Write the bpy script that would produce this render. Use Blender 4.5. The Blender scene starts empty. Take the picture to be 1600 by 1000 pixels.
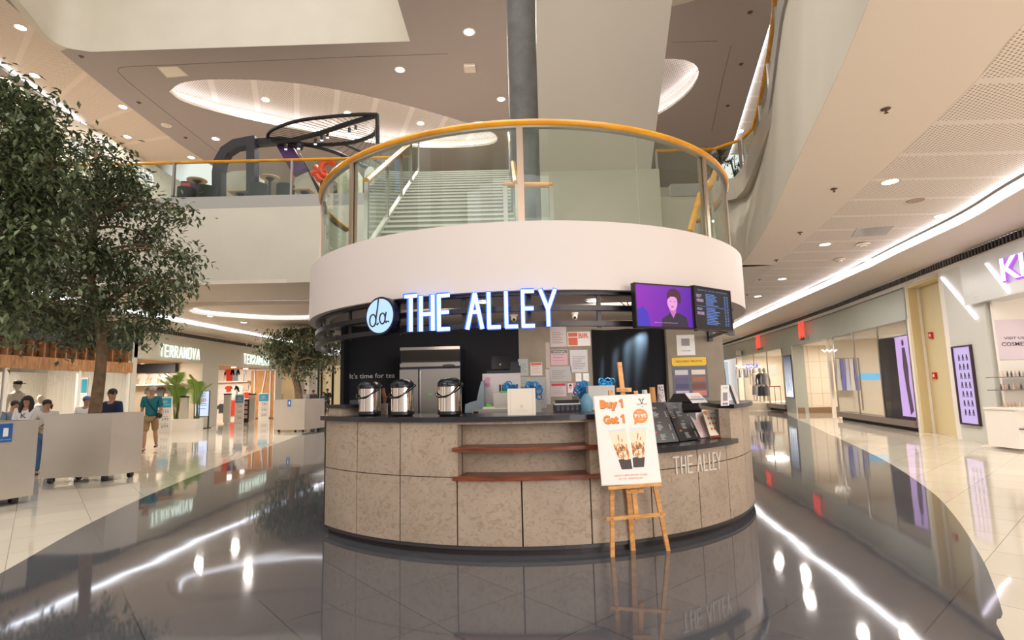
import bpy, bmesh, math, random
from mathutils import Vector, Matrix
from mathutils.geometry import tessellate_polygon
R = math.radians
random.seed(7)
sc = bpy.context.scene
COL = sc.collection

# ------------------------------------------------------------ camera, world, exposure
F, PT, RL, HC = 850.0, .1247, .0237, 1.5      # focal length in px of the 1600x1000 frame, pitch, roll, eye height
cd = bpy.data.cameras.new('camera')
cd.sensor_width = 36.0
cd.lens = F / 1600 * 36.0
cd.clip_start = .05
cd.clip_end = 300
cam = bpy.data.objects.new('camera', cd)
COL.objects.link(cam)
cam.matrix_world = Matrix.Translation((0, 0, HC)) @ Matrix.Rotation(math.pi / 2 + PT, 4, 'X') @ Matrix.Rotation(-RL, 4, 'Z')
sc.camera = cam

w = bpy.data.worlds.new('world')
sc.world = w
w.use_nodes = True
bg = w.node_tree.nodes['Background']
bg.inputs[0].default_value = (1.0, .96, .92, 1)
bg.inputs[1].default_value = .70
# invented bright and dark noise bands all round, added for reflections in shiny things
_nt = w.node_tree; _tc = _nt.nodes.new('ShaderNodeTexCoord'); _mp = _nt.nodes.new('ShaderNodeMapping'); _mp.inputs['Scale'].default_value = (7, 7, .6)
_ns = _nt.nodes.new('ShaderNodeTexNoise'); _ns.inputs['Scale'].default_value = 1.6; _ns.inputs['Detail'].default_value = 2; _rp = _nt.nodes.new('ShaderNodeValToRGB')
_rp.color_ramp.elements[0].position = .42; _rp.color_ramp.elements[0].color = (.30, .22, .17, 1); _rp.color_ramp.elements[1].position = .56; _rp.color_ramp.elements[1].color = (1.55, 1.5, 1.45, 1)
_nt.links.new(_tc.outputs['Generated'], _mp.inputs[0]); _nt.links.new(_mp.outputs[0], _ns.inputs['Vector']); _nt.links.new(_ns.outputs['Fac'], _rp.inputs[0]); _nt.links.new(_rp.outputs[0], bg.inputs[0])
sc.view_settings.view_transform = 'Standard'
sc.view_settings.look = 'None'
sc.view_settings.gamma = 1
sc.view_settings.exposure = 0.0
sc.view_settings.use_curve_mapping = False
sc.cycles.use_denoising = True
sc.cycles.max_bounces = 7
sc.cycles.diffuse_bounces = 4
sc.cycles.glossy_bounces = 4
sc.cycles.transparent_max_bounces = 16
sc.cycles.sample_clamp_indirect = 6
sc.cycles.caustics_reflective = False
sc.cycles.caustics_refractive = False

def area(name, loc, size, energy, color=(1, .93, .85), aim=None, shape='RECTANGLE', size_y=None, spread=None):
    d = bpy.data.lights.new(name, 'AREA')
    d.shape = shape
    d.size = size
    if shape == 'RECTANGLE':
        d.size_y = size_y or size
    d.energy = energy
    d.color = color
    if spread: d.spread = spread
    o = bpy.data.objects.new(name, d)
    o.location = loc
    if aim is not None:
        v = Vector(aim) - Vector(loc)
        o.rotation_euler = v.to_track_quat('-Z', 'Y').to_euler()
    COL.objects.link(o)
    return o

# added fill: an overhead panel over the atrium, two unseen panels behind the viewer
area('atrium_fill', (-2, 3, 16), 16, 1500, (1, .97, .94), (-2, 6, 0), size_y=14)
area('rear_fill', (0, -6, 5.5), 14, 490, (1, .97, .94), (0, 8, 2.2), size_y=5)
area('rear_fill', (7.5, -5, 2.2), 6, 520, (1, .95, .9), (5, 8, 4.4), size_y=3)  # added low panel, aimed up to brighten the right soffit
for gx, gy, e in ((-9, 19, 230), (-3, 22, 260), (4, 20, 230), (9, 24, 240), (-9, 31, 260), (6, 34, 260), (7.2, 9.2, 50), (8.0, 13.5, 60), (8.8, 17.5, 90), (6, 3.5, 90), (-3, 40, 260)):
    area('concourse_fill', (gx, gy, 4.4), .17, e * .8, (1, .95, .9), (gx, gy, 0), 'DISK')  # added ceiling discs without fittings, brightening the ground floor
for gx, gy, e in ():
    area('upper_light', (gx, gy, 11.0), 3, e * .8, (1, .92, .84), (gx, gy, 0))

# ------------------------------------------------------------ where things stand: a point of the photo on a known plane
def ray(x, y):
    a2 = (x - 800) / F; b2 = (500 - y) / F
    a = a2 * math.cos(RL) + b2 * math.sin(RL); b = -a2 * math.sin(RL) + b2 * math.cos(RL)
    return Vector((a, math.cos(PT) - b * math.sin(PT), math.sin(PT) + b * math.cos(PT)))
CAM = Vector((0, 0, HC))
def onz(x, y, z):
    d = ray(x, y); return CAM + d * ((z - HC) / d.z)
def ony(x, y, Y):
    d = ray(x, y); return CAM + d * (Y / d.y)
KC = Vector((.17, 8.09))                        # centre of the round kiosk
def oncyl(x, y, r, c=KC, far=False):
    d = ray(x, y)
    A = d.x ** 2 + d.y ** 2; B = -2 * (d.x * c[0] + d.y * c[1]); C = c[0] ** 2 + c[1] ** 2 - r * r
    D = max(B * B - 4 * A * C, 0)
    t = (-B + math.sqrt(D) * (1 if far else -1)) / (2 * A)
    return CAM + d * t
def onplane(x, y, p, n):
    d = ray(x, y); n = Vector(n); return CAM + d * ((Vector(p) - CAM).dot(n) / d.dot(n))
def onwall(x, y, p0, p1):                       # vertical plane through two plan points
    n = Vector((p1[1] - p0[1], -(p1[0] - p0[0]), 0)); return onplane(x, y, (p0[0], p0[1], 0), n)

# ------------------------------------------------------------ mesh builder
class MB:
    def __init__(s, M=None): s.v = []; s.f = []; s.uv = {}; s.M = M
    def add(s, vs, fs, uvs=None):
        o = len(s.v)
        M = s.M
        s.v += [tuple(M @ Vector(p)) if M is not None else tuple(p) for p in vs]
        for i, f in enumerate(fs):
            if uvs: s.uv[len(s.f)] = [uvs[k] for k in f]
            s.f.append(tuple(k + o for k in f))
        return s
    def box(s, x0, x1, y0, y1, z0, z1):
        return s.add([(x0, y0, z0), (x1, y0, z0), (x1, y1, z0), (x0, y1, z0), (x0, y0, z1), (x1, y0, z1), (x1, y1, z1), (x0, y1, z1)],
                     [(3, 2, 1, 0), (4, 5, 6, 7), (0, 1, 5, 4), (1, 2, 6, 5), (2, 3, 7, 6), (3, 0, 4, 7)])
    def poly(s, pts): return s.add(pts, [tuple(range(len(pts)))])
    def hexa(s, a, b):                           # two quads (lists of four points) joined into a solid
        return s.add(list(a) + list(b), [(3, 2, 1, 0), (4, 5, 6, 7), (0, 1, 5, 4), (1, 2, 6, 5), (2, 3, 7, 6), (3, 0, 4, 7)])
    def prism(s, pts, z0, z1):
        n = len(pts)
        lo = [(p[0], p[1], z0) for p in pts]; hi = [(p[0], p[1], z1) for p in pts]
        tri = tessellate_polygon([[Vector(p) for p in lo]])
        fs = [tuple(t) for t in tri] + [tuple(k + n for k in t) for t in tri]
        fs += [(i, (i + 1) % n, (i + 1) % n + n, i + n) for i in range(n)]
        return s.add(lo + hi, fs)
    def tube(s, path, r, n=8, cap=True, flat=1.0):
        P = [Vector(p) for p in path]
        rr = r if isinstance(r, (list, tuple)) else [r] * len(P)
        vs = []; up0 = None
        for i, p in enumerate(P):
            t = (P[min(i + 1, len(P) - 1)] - P[max(i - 1, 0)]).normalized()
            if up0 is None:
                up0 = Vector((0, 0, 1)) if abs(t.z) < .95 else Vector((1, 0, 0))
            a = t.cross(up0)
            if a.length < 1e-4: a = t.orthogonal()
            a.normalize(); b = a.cross(t).normalized(); up0 = b
            for k in range(n):
                an = 2 * math.pi * k / n
                vs.append(p + a * math.cos(an) * rr[i] + b * math.sin(an) * rr[i] * flat)
        fs = []
        for i in range(len(P) - 1):
            for k in range(n):
                fs.append((i * n + k, i * n + (k + 1) % n, (i + 1) * n + (k + 1) % n, (i + 1) * n + k))
        if cap: fs += [tuple(range(n))[::-1], tuple(range((len(P) - 1) * n, len(P) * n))]
        return s.add(vs, fs)
    def lathe(s, prof, c=(0, 0, 0), n=24, sx=1, sy=1, ring=False):   # prof: (r, z)
        vs = []; c = Vector(c)
        for r, z in prof:
            for k in range(n):
                a = 2 * math.pi * k / n
                vs.append((c.x + r * math.cos(a) * sx, c.y + r * math.sin(a) * sy, c.z + z))
        fs = []
        for i in range(len(prof) - 1):
            for k in range(n):
                fs.append((i * n + k, i * n + (k + 1) % n, (i + 1) * n + (k + 1) % n, (i + 1) * n + k))
        if ring: m = (len(prof) - 1) * n; fs += [(m + k, m + (k + 1) % n, (k + 1) % n, k) for k in range(n)]
        else: fs += [tuple(range(n))[::-1], tuple(range((len(prof) - 1) * n, len(prof) * n))]
        return s.add(vs, fs)
    def arc(s, c, r0, r1, a0, a1, z0, z1, n=None):     # ring sector; angle 0 faces the viewer (-y), positive to +x
        n = n or max(2, int(abs(a1 - a0) / R(3)) + 1)
        vs = []
        for i in range(n + 1):
            a = a0 + (a1 - a0) * i / n
            sx, sy = math.sin(a), -math.cos(a)
            for rr, z in ((r0, z0), (r1, z0), (r1, z1), (r0, z1)):
                vs.append((c[0] + rr * sx, c[1] + rr * sy, z))
        fs = []
        for i in range(n):
            for k in range(4):
                fs.append((i * 4 + k, i * 4 + (k + 1) % 4, (i + 1) * 4 + (k + 1) % 4, (i + 1) * 4 + k))
        if abs(abs(a1 - a0) - 2 * math.pi) > 1e-3: fs += [(3, 2, 1, 0), tuple(n * 4 + k for k in range(4))]
        return s.add(vs, fs)
    def sphere(s, c, rx, ry=None, rz=None, n=12, m=8):
        ry = ry or rx; rz = rz or rx; c = Vector(c); vs = [(c.x, c.y, c.z - rz)]
        for i in range(1, m):
            t = -math.pi / 2 + math.pi * i / m
            for k in range(n):
                a = 2 * math.pi * k / n
                vs.append((c.x + rx * math.cos(t) * math.cos(a), c.y + ry * math.cos(t) * math.sin(a), c.z + rz * math.sin(t)))
        vs.append((c.x, c.y, c.z + rz)); L = len(vs) - 1
        fs = [(0, 1 + (k + 1) % n, 1 + k) for k in range(n)]
        for i in range(m - 2):
            for k in range(n):
                fs.append((1 + i * n + k, 1 + i * n + (k + 1) % n, 1 + (i + 1) * n + (k + 1) % n, 1 + (i + 1) * n + k))
        fs += [(1 + (m - 2) * n + k, 1 + (m - 2) * n + (k + 1) % n, L) for k in range(n)]
        return s.add(vs, fs)
    def stroke(s, a, b, t, w0=0, w1=.002):       # flat bar between two (u, v) points
        a = Vector(a); b = Vector(b); d = (b - a).normalized(); n = Vector((-d.y, d.x)) * t / 2
        q = [a - n, b - n, b + n, a + n]
        return s.hexa([(p.x, p.y, w0) for p in q], [(p.x, p.y, w1) for p in q])
    def disc(s, u, v, ru, rv=None, w0=0, w1=.002, n=24):
        rv = rv or ru
        pts = [(u + ru * math.cos(2 * math.pi * k / n), v + rv * math.sin(2 * math.pi * k / n)) for k in range(n)]
        return s.prism(pts, w0, w1)
    def text(s, txt, u, v, h, w=None, w0=0, d=.002, bold=0, align='CENTER'):
        c = bpy.data.curves.new('txt', 'FONT'); c.body = txt; c.extrude = .0; c.offset = bold; c.resolution_u = 2
        o = bpy.data.objects.new('txt', c); COL.objects.link(o)
        dg = bpy.context.evaluated_depsgraph_get(); me = bpy.data.meshes.new_from_object(o.evaluated_get(dg))
        bpy.data.objects.remove(o); bpy.data.curves.remove(c)
        if len(me.vertices):
            xs = [q.co.x for q in me.vertices]; ys = [q.co.y for q in me.vertices]
            x0, x1, y0, y1 = min(xs), max(xs), min(ys), max(ys)
            sy = h / max(y1 - y0, 1e-6); sx = (w / (x1 - x0)) if w else sy
            cx = (x0 + x1) / 2 if align == 'CENTER' else x0
            vs = [((q.co.x - cx) * sx + u, (q.co.y - (y0 + y1) / 2) * sy + v, w0 + d) for q in me.vertices]
            s.add(vs, [tuple(p.vertices) for p in me.polygons])
        bpy.data.meshes.remove(me)
        return s
    def build(s, name, mat, parent=None, smooth=False, **kw):
        me = bpy.data.meshes.new(name)
        me.from_pydata(s.v, [], s.f)
        if s.uv:
            L = me.uv_layers.new(name='UVMap').data
            for p in me.polygons:
                if p.index in s.uv:
                    for k, li in enumerate(p.loop_indices): L[li].uv = s.uv[p.index][k]
        me.materials.append(mat)
        if not kw.pop('raw', False):
            bm = bmesh.new(); bm.from_mesh(me)
            bmesh.ops.recalc_face_normals(bm, faces=bm.faces)
            bm.to_mesh(me); bm.free()
        if smooth:
            me.shade_smooth()
            me.set_sharp_from_angle(angle=R(40))
        o = bpy.data.objects.new(name, me)
        COL.objects.link(o)
        if parent is not None: adopt(o, parent)
        for k, v_ in kw.items(): o[k] = v_
        return o

ROOTM = {}
def mw(o):
    m = Matrix.LocRotScale(o.location, o.rotation_euler, o.scale)
    return m if o.parent is None else mw(o.parent) @ o.matrix_parent_inverse @ m
def adopt(o, parent):
    o.parent = parent
    o.matrix_parent_inverse = mw(parent).inverted()
def thing(name, label, cat, loc=(0, 0, 0), group=None, rz=0):
    o = bpy.data.objects.new(name, None); o.empty_display_size = .1
    o.location = loc; o.rotation_euler = (0, 0, rz); COL.objects.link(o)
    o['label'] = label; o['category'] = cat
    if group: o['group'] = group
    return o
def tag(o, label, cat, group=None, kind=None):
    o['label'] = label; o['category'] = cat
    if group: o['group'] = group
    if kind: o['kind'] = kind
    return o
def struct(o): o['kind'] = 'structure'; return o
def clone(root, loc, rz=None, label=None, group=None, scale=None):
    def cp(o, par):
        c = o.copy(); COL.objects.link(c)
        if par is not None:
            c.parent = par; c.matrix_parent_inverse = o.matrix_parent_inverse
        for ch in KIDS.get(o.name, []): cp(ch, c)
        return c
    KIDS = {}
    for o in bpy.data.objects:
        if o.parent: KIDS.setdefault(o.parent.name, []).append(o)
    r = cp(root, None)
    r.location = loc
    if rz is not None: r.rotation_euler = (0, 0, rz)
    if scale: r.scale = (scale,) * 3
    if label: r['label'] = label
    if group: r['group'] = group
    return r
def frame(o, right, up):
    o = Vector(o); r = Vector(right).normalized(); u = Vector(up); u = (u - r * u.dot(r)).normalized(); n = r.cross(u)
    return Matrix(((r.x, u.x, n.x, o.x), (r.y, u.y, n.y, o.y), (r.z, u.z, n.z, o.z), (0, 0, 0, 1)))
def lerp(a, b, t): return a + (b - a) * t
def curve(pts, n=8):                              # Catmull-Rom through plan points
    P = [Vector(p) for p in pts]; P = [P[0] * 2 - P[1]] + P + [P[-1] * 2 - P[-2]]; out = []
    for i in range(1, len(P) - 2):
        for k in range(n):
            t = k / n; a, b, c, d = P[i - 1:i + 3]
            out.append(.5 * ((2 * b) + (c - a) * t + (2 * a - 5 * b + 4 * c - d) * t * t + (3 * b - a - 3 * c + d) * t ** 3))
    out.append(P[-2]); return out
def resample(pts, n):
    P = [Vector(p) for p in pts]; L = [0]
    for i in range(1, len(P)): L.append(L[-1] + (P[i] - P[i - 1]).length)
    out = []
    for k in range(n + 1):
        s_ = L[-1] * k / n; i = 1
        while i < len(L) - 1 and L[i] < s_: i += 1
        t = (s_ - L[i - 1]) / max(L[i] - L[i - 1], 1e-9); out.append(P[i - 1].lerp(P[i], t))
    return out
def offset(pts, d):                               # shift a plan line sideways, d > 0 to its right
    P = [Vector(p[:2]) for p in pts]; out = []
    for i in range(len(P)):
        t = (P[min(i + 1, len(P) - 1)] - P[max(i - 1, 0)]).normalized(); out.append(P[i] + Vector((t.y, -t.x)) * d)
    return out
def wallmesh(pts, z0, z1, th=.15):                # vertical wall along a plan line, th to the right
    P = [Vector(p[:2]) for p in pts]; Q = offset(P, th); m = MB(); n = len(P); vs = []
    for a, b in zip(P, Q): vs += [(a.x, a.y, z0), (b.x, b.y, z0), (b.x, b.y, z1), (a.x, a.y, z1)]
    fs = [(3, 2, 1, 0), tuple((n - 1) * 4 + k for k in range(4))]
    for i in range(n - 1):
        for k in range(4): fs.append((i * 4 + k, i * 4 + (k + 1) % 4, (i + 1) * 4 + (k + 1) % 4, (i + 1) * 4 + k))
    return m.add(vs, fs)
def ribbon(A, B, z, n=60, th=.0, zb=None):        # flat strip between two plan lines, uv in metres
    A = resample(A, n); B = resample(B, n); vs = []; uvs = []; L = 0; zb = z if zb is None else zb
    for i in range(n + 1):
        if i: L += ((A[i] - A[i - 1]).length + (B[i] - B[i - 1]).length) / 2
        W = (A[i] - B[i]).length
        vs += [(A[i].x, A[i].y, z), (B[i].x, B[i].y, zb)]; uvs += [(L, 0), (L, W)]
    return MB().add(vs, [(i * 2, i * 2 + 1, i * 2 + 3, i * 2 + 2) for i in range(n)], uvs)

# ------------------------------------------------------------ materials
def srgb(r, g, b):
    f = lambda c: (c / 255 / 12.92) if c / 255 <= .04045 else ((c / 255 + .055) / 1.055) ** 2.4
    return (f(r), f(g), f(b), 1)
MATS = {}
def mat(name, col, rough=.5, metal=0, emis=None, es=1, coat=0, ior=1.5, noise=0, nscale=8, bump=0, bscale=40, alpha=1, aniso=None):
    if name in MATS: return MATS[name]
    m = bpy.data.materials.new(name); m.use_nodes = True; nt = m.node_tree; b = nt.nodes['Principled BSDF']
    c = srgb(*col)
    b.inputs['Base Color'].default_value = c; b.inputs['Roughness'].default_value = rough; b.inputs['Metallic'].default_value = metal
    b.inputs['IOR'].default_value = ior; b.inputs['Coat Weight'].default_value = coat; b.inputs['Coat Roughness'].default_value = .05
    if emis: b.inputs['Emission Color'].default_value = srgb(*emis); b.inputs['Emission Strength'].default_value = es
    if noise or bump:
        tc = nt.nodes.new('ShaderNodeTexCoord')
    if noise:
        n = nt.nodes.new('ShaderNodeTexNoise'); n.inputs['Scale'].default_value = nscale; n.inputs['Detail'].default_value = 6
        nt.links.new(tc.outputs['Object'], n.inputs['Vector'])
        r = nt.nodes.new('ShaderNodeValToRGB'); k = noise
        r.color_ramp.elements[0].position = .3; r.color_ramp.elements[1].position = .7
        r.color_ramp.elements[0].color = tuple(x * (1 - k) for x in c[:3]) + (1,); r.color_ramp.elements[1].color = tuple(min(1, x * (1 + k)) for x in c[:3]) + (1,)
        nt.links.new(n.outputs['Fac'], r.inputs['Fac']); nt.links.new(r.outputs['Color'], b.inputs['Base Color'])
    if bump:
        n2 = nt.nodes.new('ShaderNodeTexNoise'); n2.inputs['Scale'].default_value = bscale; n2.inputs['Detail'].default_value = 4
        nt.links.new(tc.outputs['Object'], n2.inputs['Vector'])
        bp = nt.nodes.new('ShaderNodeBump'); bp.inputs['Strength'].default_value = bump; bp.inputs['Distance'].default_value = .01
        nt.links.new(n2.outputs['Fac'], bp.inputs['Height']); nt.links.new(bp.outputs['Normal'], b.inputs['Normal'])
    MATS[name] = m
    return m
def emit(name, col, s=1): return mat(name, (20, 20, 20), .6, emis=col, es=s)
def glass(name, tint=(235, 245, 240), refl=1.0):
    if name in MATS: return MATS[name]
    m = bpy.data.materials.new(name); m.use_nodes = True; nt = m.node_tree; nt.nodes.clear()
    o = nt.nodes.new('ShaderNodeOutputMaterial'); mx = nt.nodes.new('ShaderNodeMixShader'); t = nt.nodes.new('ShaderNodeBsdfTransparent'); g = nt.nodes.new('ShaderNodeBsdfGlossy')
    lw = nt.nodes.new('ShaderNodeLayerWeight'); pw_ = nt.nodes.new('ShaderNodeMath'); pw_.operation = 'POWER'; pw_.inputs[1].default_value = 5; nt.links.new(lw.outputs['Facing'], pw_.inputs[0])
    mu = nt.nodes.new('ShaderNodeMath'); mu.operation = 'MULTIPLY_ADD'; mu.inputs[1].default_value = .9 * refl; mu.inputs[2].default_value = .035 * refl
    t.inputs[0].default_value = srgb(*tint); g.inputs['Roughness'].default_value = .01
    nt.links.new(pw_.outputs[0], mu.inputs[0]); nt.links.new(mu.outputs[0], mx.inputs[0]); nt.links.new(t.outputs[0], mx.inputs[1]); nt.links.new(g.outputs[0], mx.inputs[2]); nt.links.new(mx.outputs[0], o.inputs[0])
    MATS[name] = m
    return m
def tilemat(name, col, grout, size=.72, rot=49, rough=.05, ior=1.6, wave=.02):
    m = bpy.data.materials.new(name); m.use_nodes = True; nt = m.node_tree; b = nt.nodes['Principled BSDF']
    tc = nt.nodes.new('ShaderNodeTexCoord'); mp = nt.nodes.new('ShaderNodeMapping'); mp.inputs['Rotation'].default_value = (0, 0, R(rot)); mp.inputs['Location'].default_value = (.3, .12, 0)
    br = nt.nodes.new('ShaderNodeTexBrick'); br.offset = 0; br.squash = 1
    br.inputs['Scale'].default_value = 1; br.inputs['Brick Width'].default_value = size; br.inputs['Row Height'].default_value = size
    br.inputs['Mortar Size'].default_value = .0035; br.inputs['Mortar Smooth'].default_value = .3; br.inputs['Bias'].default_value = 0
    c = srgb(*col)
    br.inputs['Color1'].default_value = tuple(x * .93 for x in c[:3]) + (1,); br.inputs['Color2'].default_value = tuple(x * 1.07 for x in c[:3]) + (1,); br.inputs['Mortar'].default_value = srgb(*grout)
    nt.links.new(tc.outputs['Object'], mp.inputs['Vector']); nt.links.new(mp.outputs[0], br.inputs['Vector']); nt.links.new(br.outputs['Color'], b.inputs['Base Color'])
    b.inputs['Roughness'].default_value = rough; b.inputs['IOR'].default_value = ior
    n = nt.nodes.new('ShaderNodeTexNoise'); n.inputs['Scale'].default_value = 1.3; n.inputs['Detail'].default_value = 1
    nt.links.new(tc.outputs['Object'], n.inputs['Vector'])
    bp = nt.nodes.new('ShaderNodeBump'); bp.inputs['Strength'].default_value = 1; bp.inputs['Distance'].default_value = wave * .1
    nt.links.new(n.outputs['Fac'], bp.inputs['Height']); nt.links.new(bp.outputs['Normal'], b.inputs['Normal'])
    MATS[name] = m
    return m
def perfmat(name, col, hole, stripe=1.0, band=.12, pitch=.045, phase=0):
    # perforated ceiling panels with plain bands between them, from the strip's own uv (metres)
    m = bpy.data.materials.new(name); m.use_nodes = True; nt = m.node_tree; b = nt.nodes['Principled BSDF']; b.inputs['Roughness'].default_value = .7
    L = nt.links.new
    uv = nt.nodes.new('ShaderNodeUVMap'); sp = nt.nodes.new('ShaderNodeSeparateXYZ'); L(uv.outputs[0], sp.inputs[0])
    def math_(op, a, b_=None):
        n = nt.nodes.new('ShaderNodeMath'); n.operation = op
        for i, x in enumerate((a, b_)):
            if x is None: continue
            if isinstance(x, (int, float)): n.inputs[i].default_value = x
            else: L(x, n.inputs[i])
        return n.outputs[0]
    rw = math_('FLOOR', math_('DIVIDE', sp.outputs[1], pitch))
    sh = math_('MULTIPLY', math_('MODULO', rw, 2), pitch / 2)
    fu = math_('SUBTRACT', math_('FRACT', math_('DIVIDE', math_('ADD', sp.outputs[0], sh), pitch)), .5)
    fv = math_('SUBTRACT', math_('FRACT', math_('DIVIDE', sp.outputs[1], pitch)), .5)
    d = math_('SQRT', math_('ADD', math_('MULTIPLY', fu, fu), math_('MULTIPLY', fv, fv)))
    dot = math_('LESS_THAN', d, .3)
    inb = math_('GREATER_THAN', math_('FRACT', math_('DIVIDE', math_('ADD', sp.outputs[0], phase), stripe)), band)
    mk = math_('MULTIPLY', dot, inb)
    mx = nt.nodes.new('ShaderNodeMix'); mx.data_type = 'RGBA'; L(mk, mx.inputs[0]); mx.inputs[6].default_value = srgb(*col); mx.inputs[7].default_value = srgb(*hole)
    L(mx.outputs[2], b.inputs['Base Color'])
    MATS[name] = m
    return m
def woodmat(name, c1, c2, rough=.4, scale=(1, 1, 14)):
    m = bpy.data.materials.new(name); m.use_nodes = True; nt = m.node_tree; b = nt.nodes['Principled BSDF']; b.inputs['Roughness'].default_value = rough
    tc = nt.nodes.new('ShaderNodeTexCoord'); mp = nt.nodes.new('ShaderNodeMapping'); mp.inputs['Scale'].default_value = scale
    n = nt.nodes.new('ShaderNodeTexNoise'); n.inputs['Scale'].default_value = 3; n.inputs['Detail'].default_value = 8; r = nt.nodes.new('ShaderNodeValToRGB')
    r.color_ramp.elements[0].position = .35; r.color_ramp.elements[1].position = .65
    r.color_ramp.elements[0].color = srgb(*c1); r.color_ramp.elements[1].color = srgb(*c2)
    nt.links.new(tc.outputs['Object'], mp.inputs[0]); nt.links.new(mp.outputs[0], n.inputs['Vector']); nt.links.new(n.outputs['Fac'], r.inputs[0]); nt.links.new(r.outputs[0], b.inputs['Base Color'])
    MATS[name] = m
    return m
M_dark = tilemat('dark_floor_tile', (80, 80, 84), (40, 38, 38), wave=.018, ior=1.85)
M_cream = tilemat('cream_floor_tile', (214, 203, 184), (150, 138, 120), wave=.018)
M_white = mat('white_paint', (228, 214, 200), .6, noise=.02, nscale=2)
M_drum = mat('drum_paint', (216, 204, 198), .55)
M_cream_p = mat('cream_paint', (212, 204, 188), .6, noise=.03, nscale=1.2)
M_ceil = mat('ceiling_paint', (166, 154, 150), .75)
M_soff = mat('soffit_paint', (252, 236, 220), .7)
M_kerb = mat('grey_kerb_stone', (172, 168, 162), .35)
M_steel = mat('brushed_steel', (176, 168, 158), .3, 1)
M_steel_d = mat('dark_steel', (90, 88, 90), .3, 1)
M_rail = woodmat('mustard_wood', (208, 136, 20), (236, 164, 36), .22, (1, 1, 6))
M_glass = glass('clear_glass', (243, 249, 245))
M_black = mat('black_matt', (18, 18, 22), .45)
M_blackp = mat('black_plastic', (20, 20, 22), .3)
M_col = mat('column_concrete', (92, 90, 86), .5, noise=.2, nscale=5)
M_conc = mat('kiosk_concrete', (150, 136, 120), .65, noise=.14, nscale=3, bump=.15)
M_led = emit('led_white', (232, 240, 255), 10)
M_led_strong = emit('led_white_strong', (240, 244, 255), 20)
M_led_soft = emit('led_white_soft', (240, 244, 255), 4)
M_down = emit('downlight_glow', (255, 246, 232), 14)
M_paper = mat('white_paper', (232, 226, 222), .5)
M_ink = mat('dark_ink', (40, 38, 40), .6)
M_navy = mat('navy_black_wall', (7, 7, 18), .8)
# ------------------------------------------------------------ plan lines of the mall
EDGE_R = curve([(1.5, .3), (2.86, 3.92), (3.36, 5.36), (3.85, 6.9), (4.35, 8.4), (4.85, 9.9), (5.45, 12.0), (5.75, 13.2)], 6)
EDGE_T = [p + Vector((max(0, (p.y - 7) / 6.2) * .42, 0)) for p in EDGE_R]   # right edge of the void
CORNER = [Vector((5.82, 13.7)), Vector((5.6, 14.1)), Vector((5.1, 14.25))]
PERF = curve([(2.6, -1), (3.7, 2), (4.37, 4.24), (4.79, 5.4), (5.52, 8.3), (6.4, 12), (7.5, 17.5), (9.3, 27), (12, 40)], 6)
COVE = curve([(5.2, -1), (6.5, 2), (7.2, 5), (7.84, 8), (8.4, 9.85), (8.85, 12.2), (9.5, 15.6), (11.3, 26.5), (14, 40)], 6)
WALLR = [Vector(p) for p in ((9.3, 1), (9.9, 6), (10.25, 10.6), (10.78, 13), (11.45, 16), (12.5, 20.9), (13.6, 27), (14.7, 34.5), (16, 44))]
WL = -14.85
ZC = 4.45      # ground floor ceiling
Z2 = 6.9       # upper floor
Z3 = 11.2      # upper ceiling

# floor: cream stone with the dark curved path laid into it
struct(MB().box(-24, 24, -8, 48, -.2, 0).build('floor', M_cream))
lb = curve([(-1.9, -4), (-3.0, 0), (-3.75, 2.6), (-4.5, 4.93), (-4.98, 6.27), (-5.26, 7.18), (-5.65, 8.65), (-6.3, 11.7), (-7.15, 16.47), (-7.75, 19.95), (-9, 27), (-12, 40)], 4)
rb = curve([(.2, -4), (1.6, 1.2), (2.78, 3.33), (3.08, 3.68), (3.48, 4.21), (3.93, 4.85), (4.79, 6.19), (5.67, 7.77), (7.08, 10.9), (9.2, 16.5), (12.3, 24.79), (13.6, 28)], 4)
struct(MB().prism(lb + rb[::-1], .0, .003).build('floor_inlay_path', M_dark))

# slab edge of the upper floor: cream fascia with a grey stone kerb on top
front = [Vector((x, lerp(14.4, 14.25, (x + 15) / 20))) for x in (-15.0, -12, -9, -6, -3, -2.2)]
stairR = [Vector((.05, 14.28)), Vector((2.5, 14.26))]
edge_right = EDGE_R + CORNER
struct(wallmesh(front, ZC + .012, 6.56, -.2).build('wall_fascia_left', M_cream_p))
top_line = EDGE_T + [Vector((6.25, 13.7)), Vector((6.0, 14.1)), Vector((5.4, 14.25))]
def loft(A, za, B, zb, th):
    A2, B2 = offset(A, th), offset(B, th); n_ = len(A); vs = []
    for a, b, c, d in zip(A, A2, B2, B): vs += [(a.x, a.y, za), (b.x, b.y, za), (c.x, c.y, zb), (d.x, d.y, zb)]
    return MB().add(vs, [(i * 4 + k, i * 4 + (k + 1) % 4, (i + 1) * 4 + (k + 1) % 4, (i + 1) * 4 + k) for i in range(n_ - 1) for k in range(4)])
tail = [Vector((2.5, 14.26)), Vector((-2.2, 14.27))]
struct(loft(edge_right + tail, ZC + .012, top_line + tail, 6.56, .2).build('wall_fascia_right', M_cream_p, smooth=True))
struct(wallmesh(front, 6.56, Z2, -.25).build('trim_kerb_left', M_kerb))
struct(wallmesh(offset(top_line + [Vector((4.4, 14.25))], -.04), 6.56, Z2, .3).build('trim_kerb_right', M_kerb, smooth=True))
# upper floor slabs
pol = [Vector((-15, 14.55))] + [Vector((5.0, 14.4))] + [Vector((5.95, 13.8))] + [p + Vector((.15, 0)) for p in EDGE_R[::-1]] + [Vector((12, .3)), Vector((17, 44)), Vector((-16, 44))]
struct(MB().prism(pol, 6.3, Z2 - .02).build('floor_upper', mat('upper_floor', (190, 180, 165), .25)))

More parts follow.
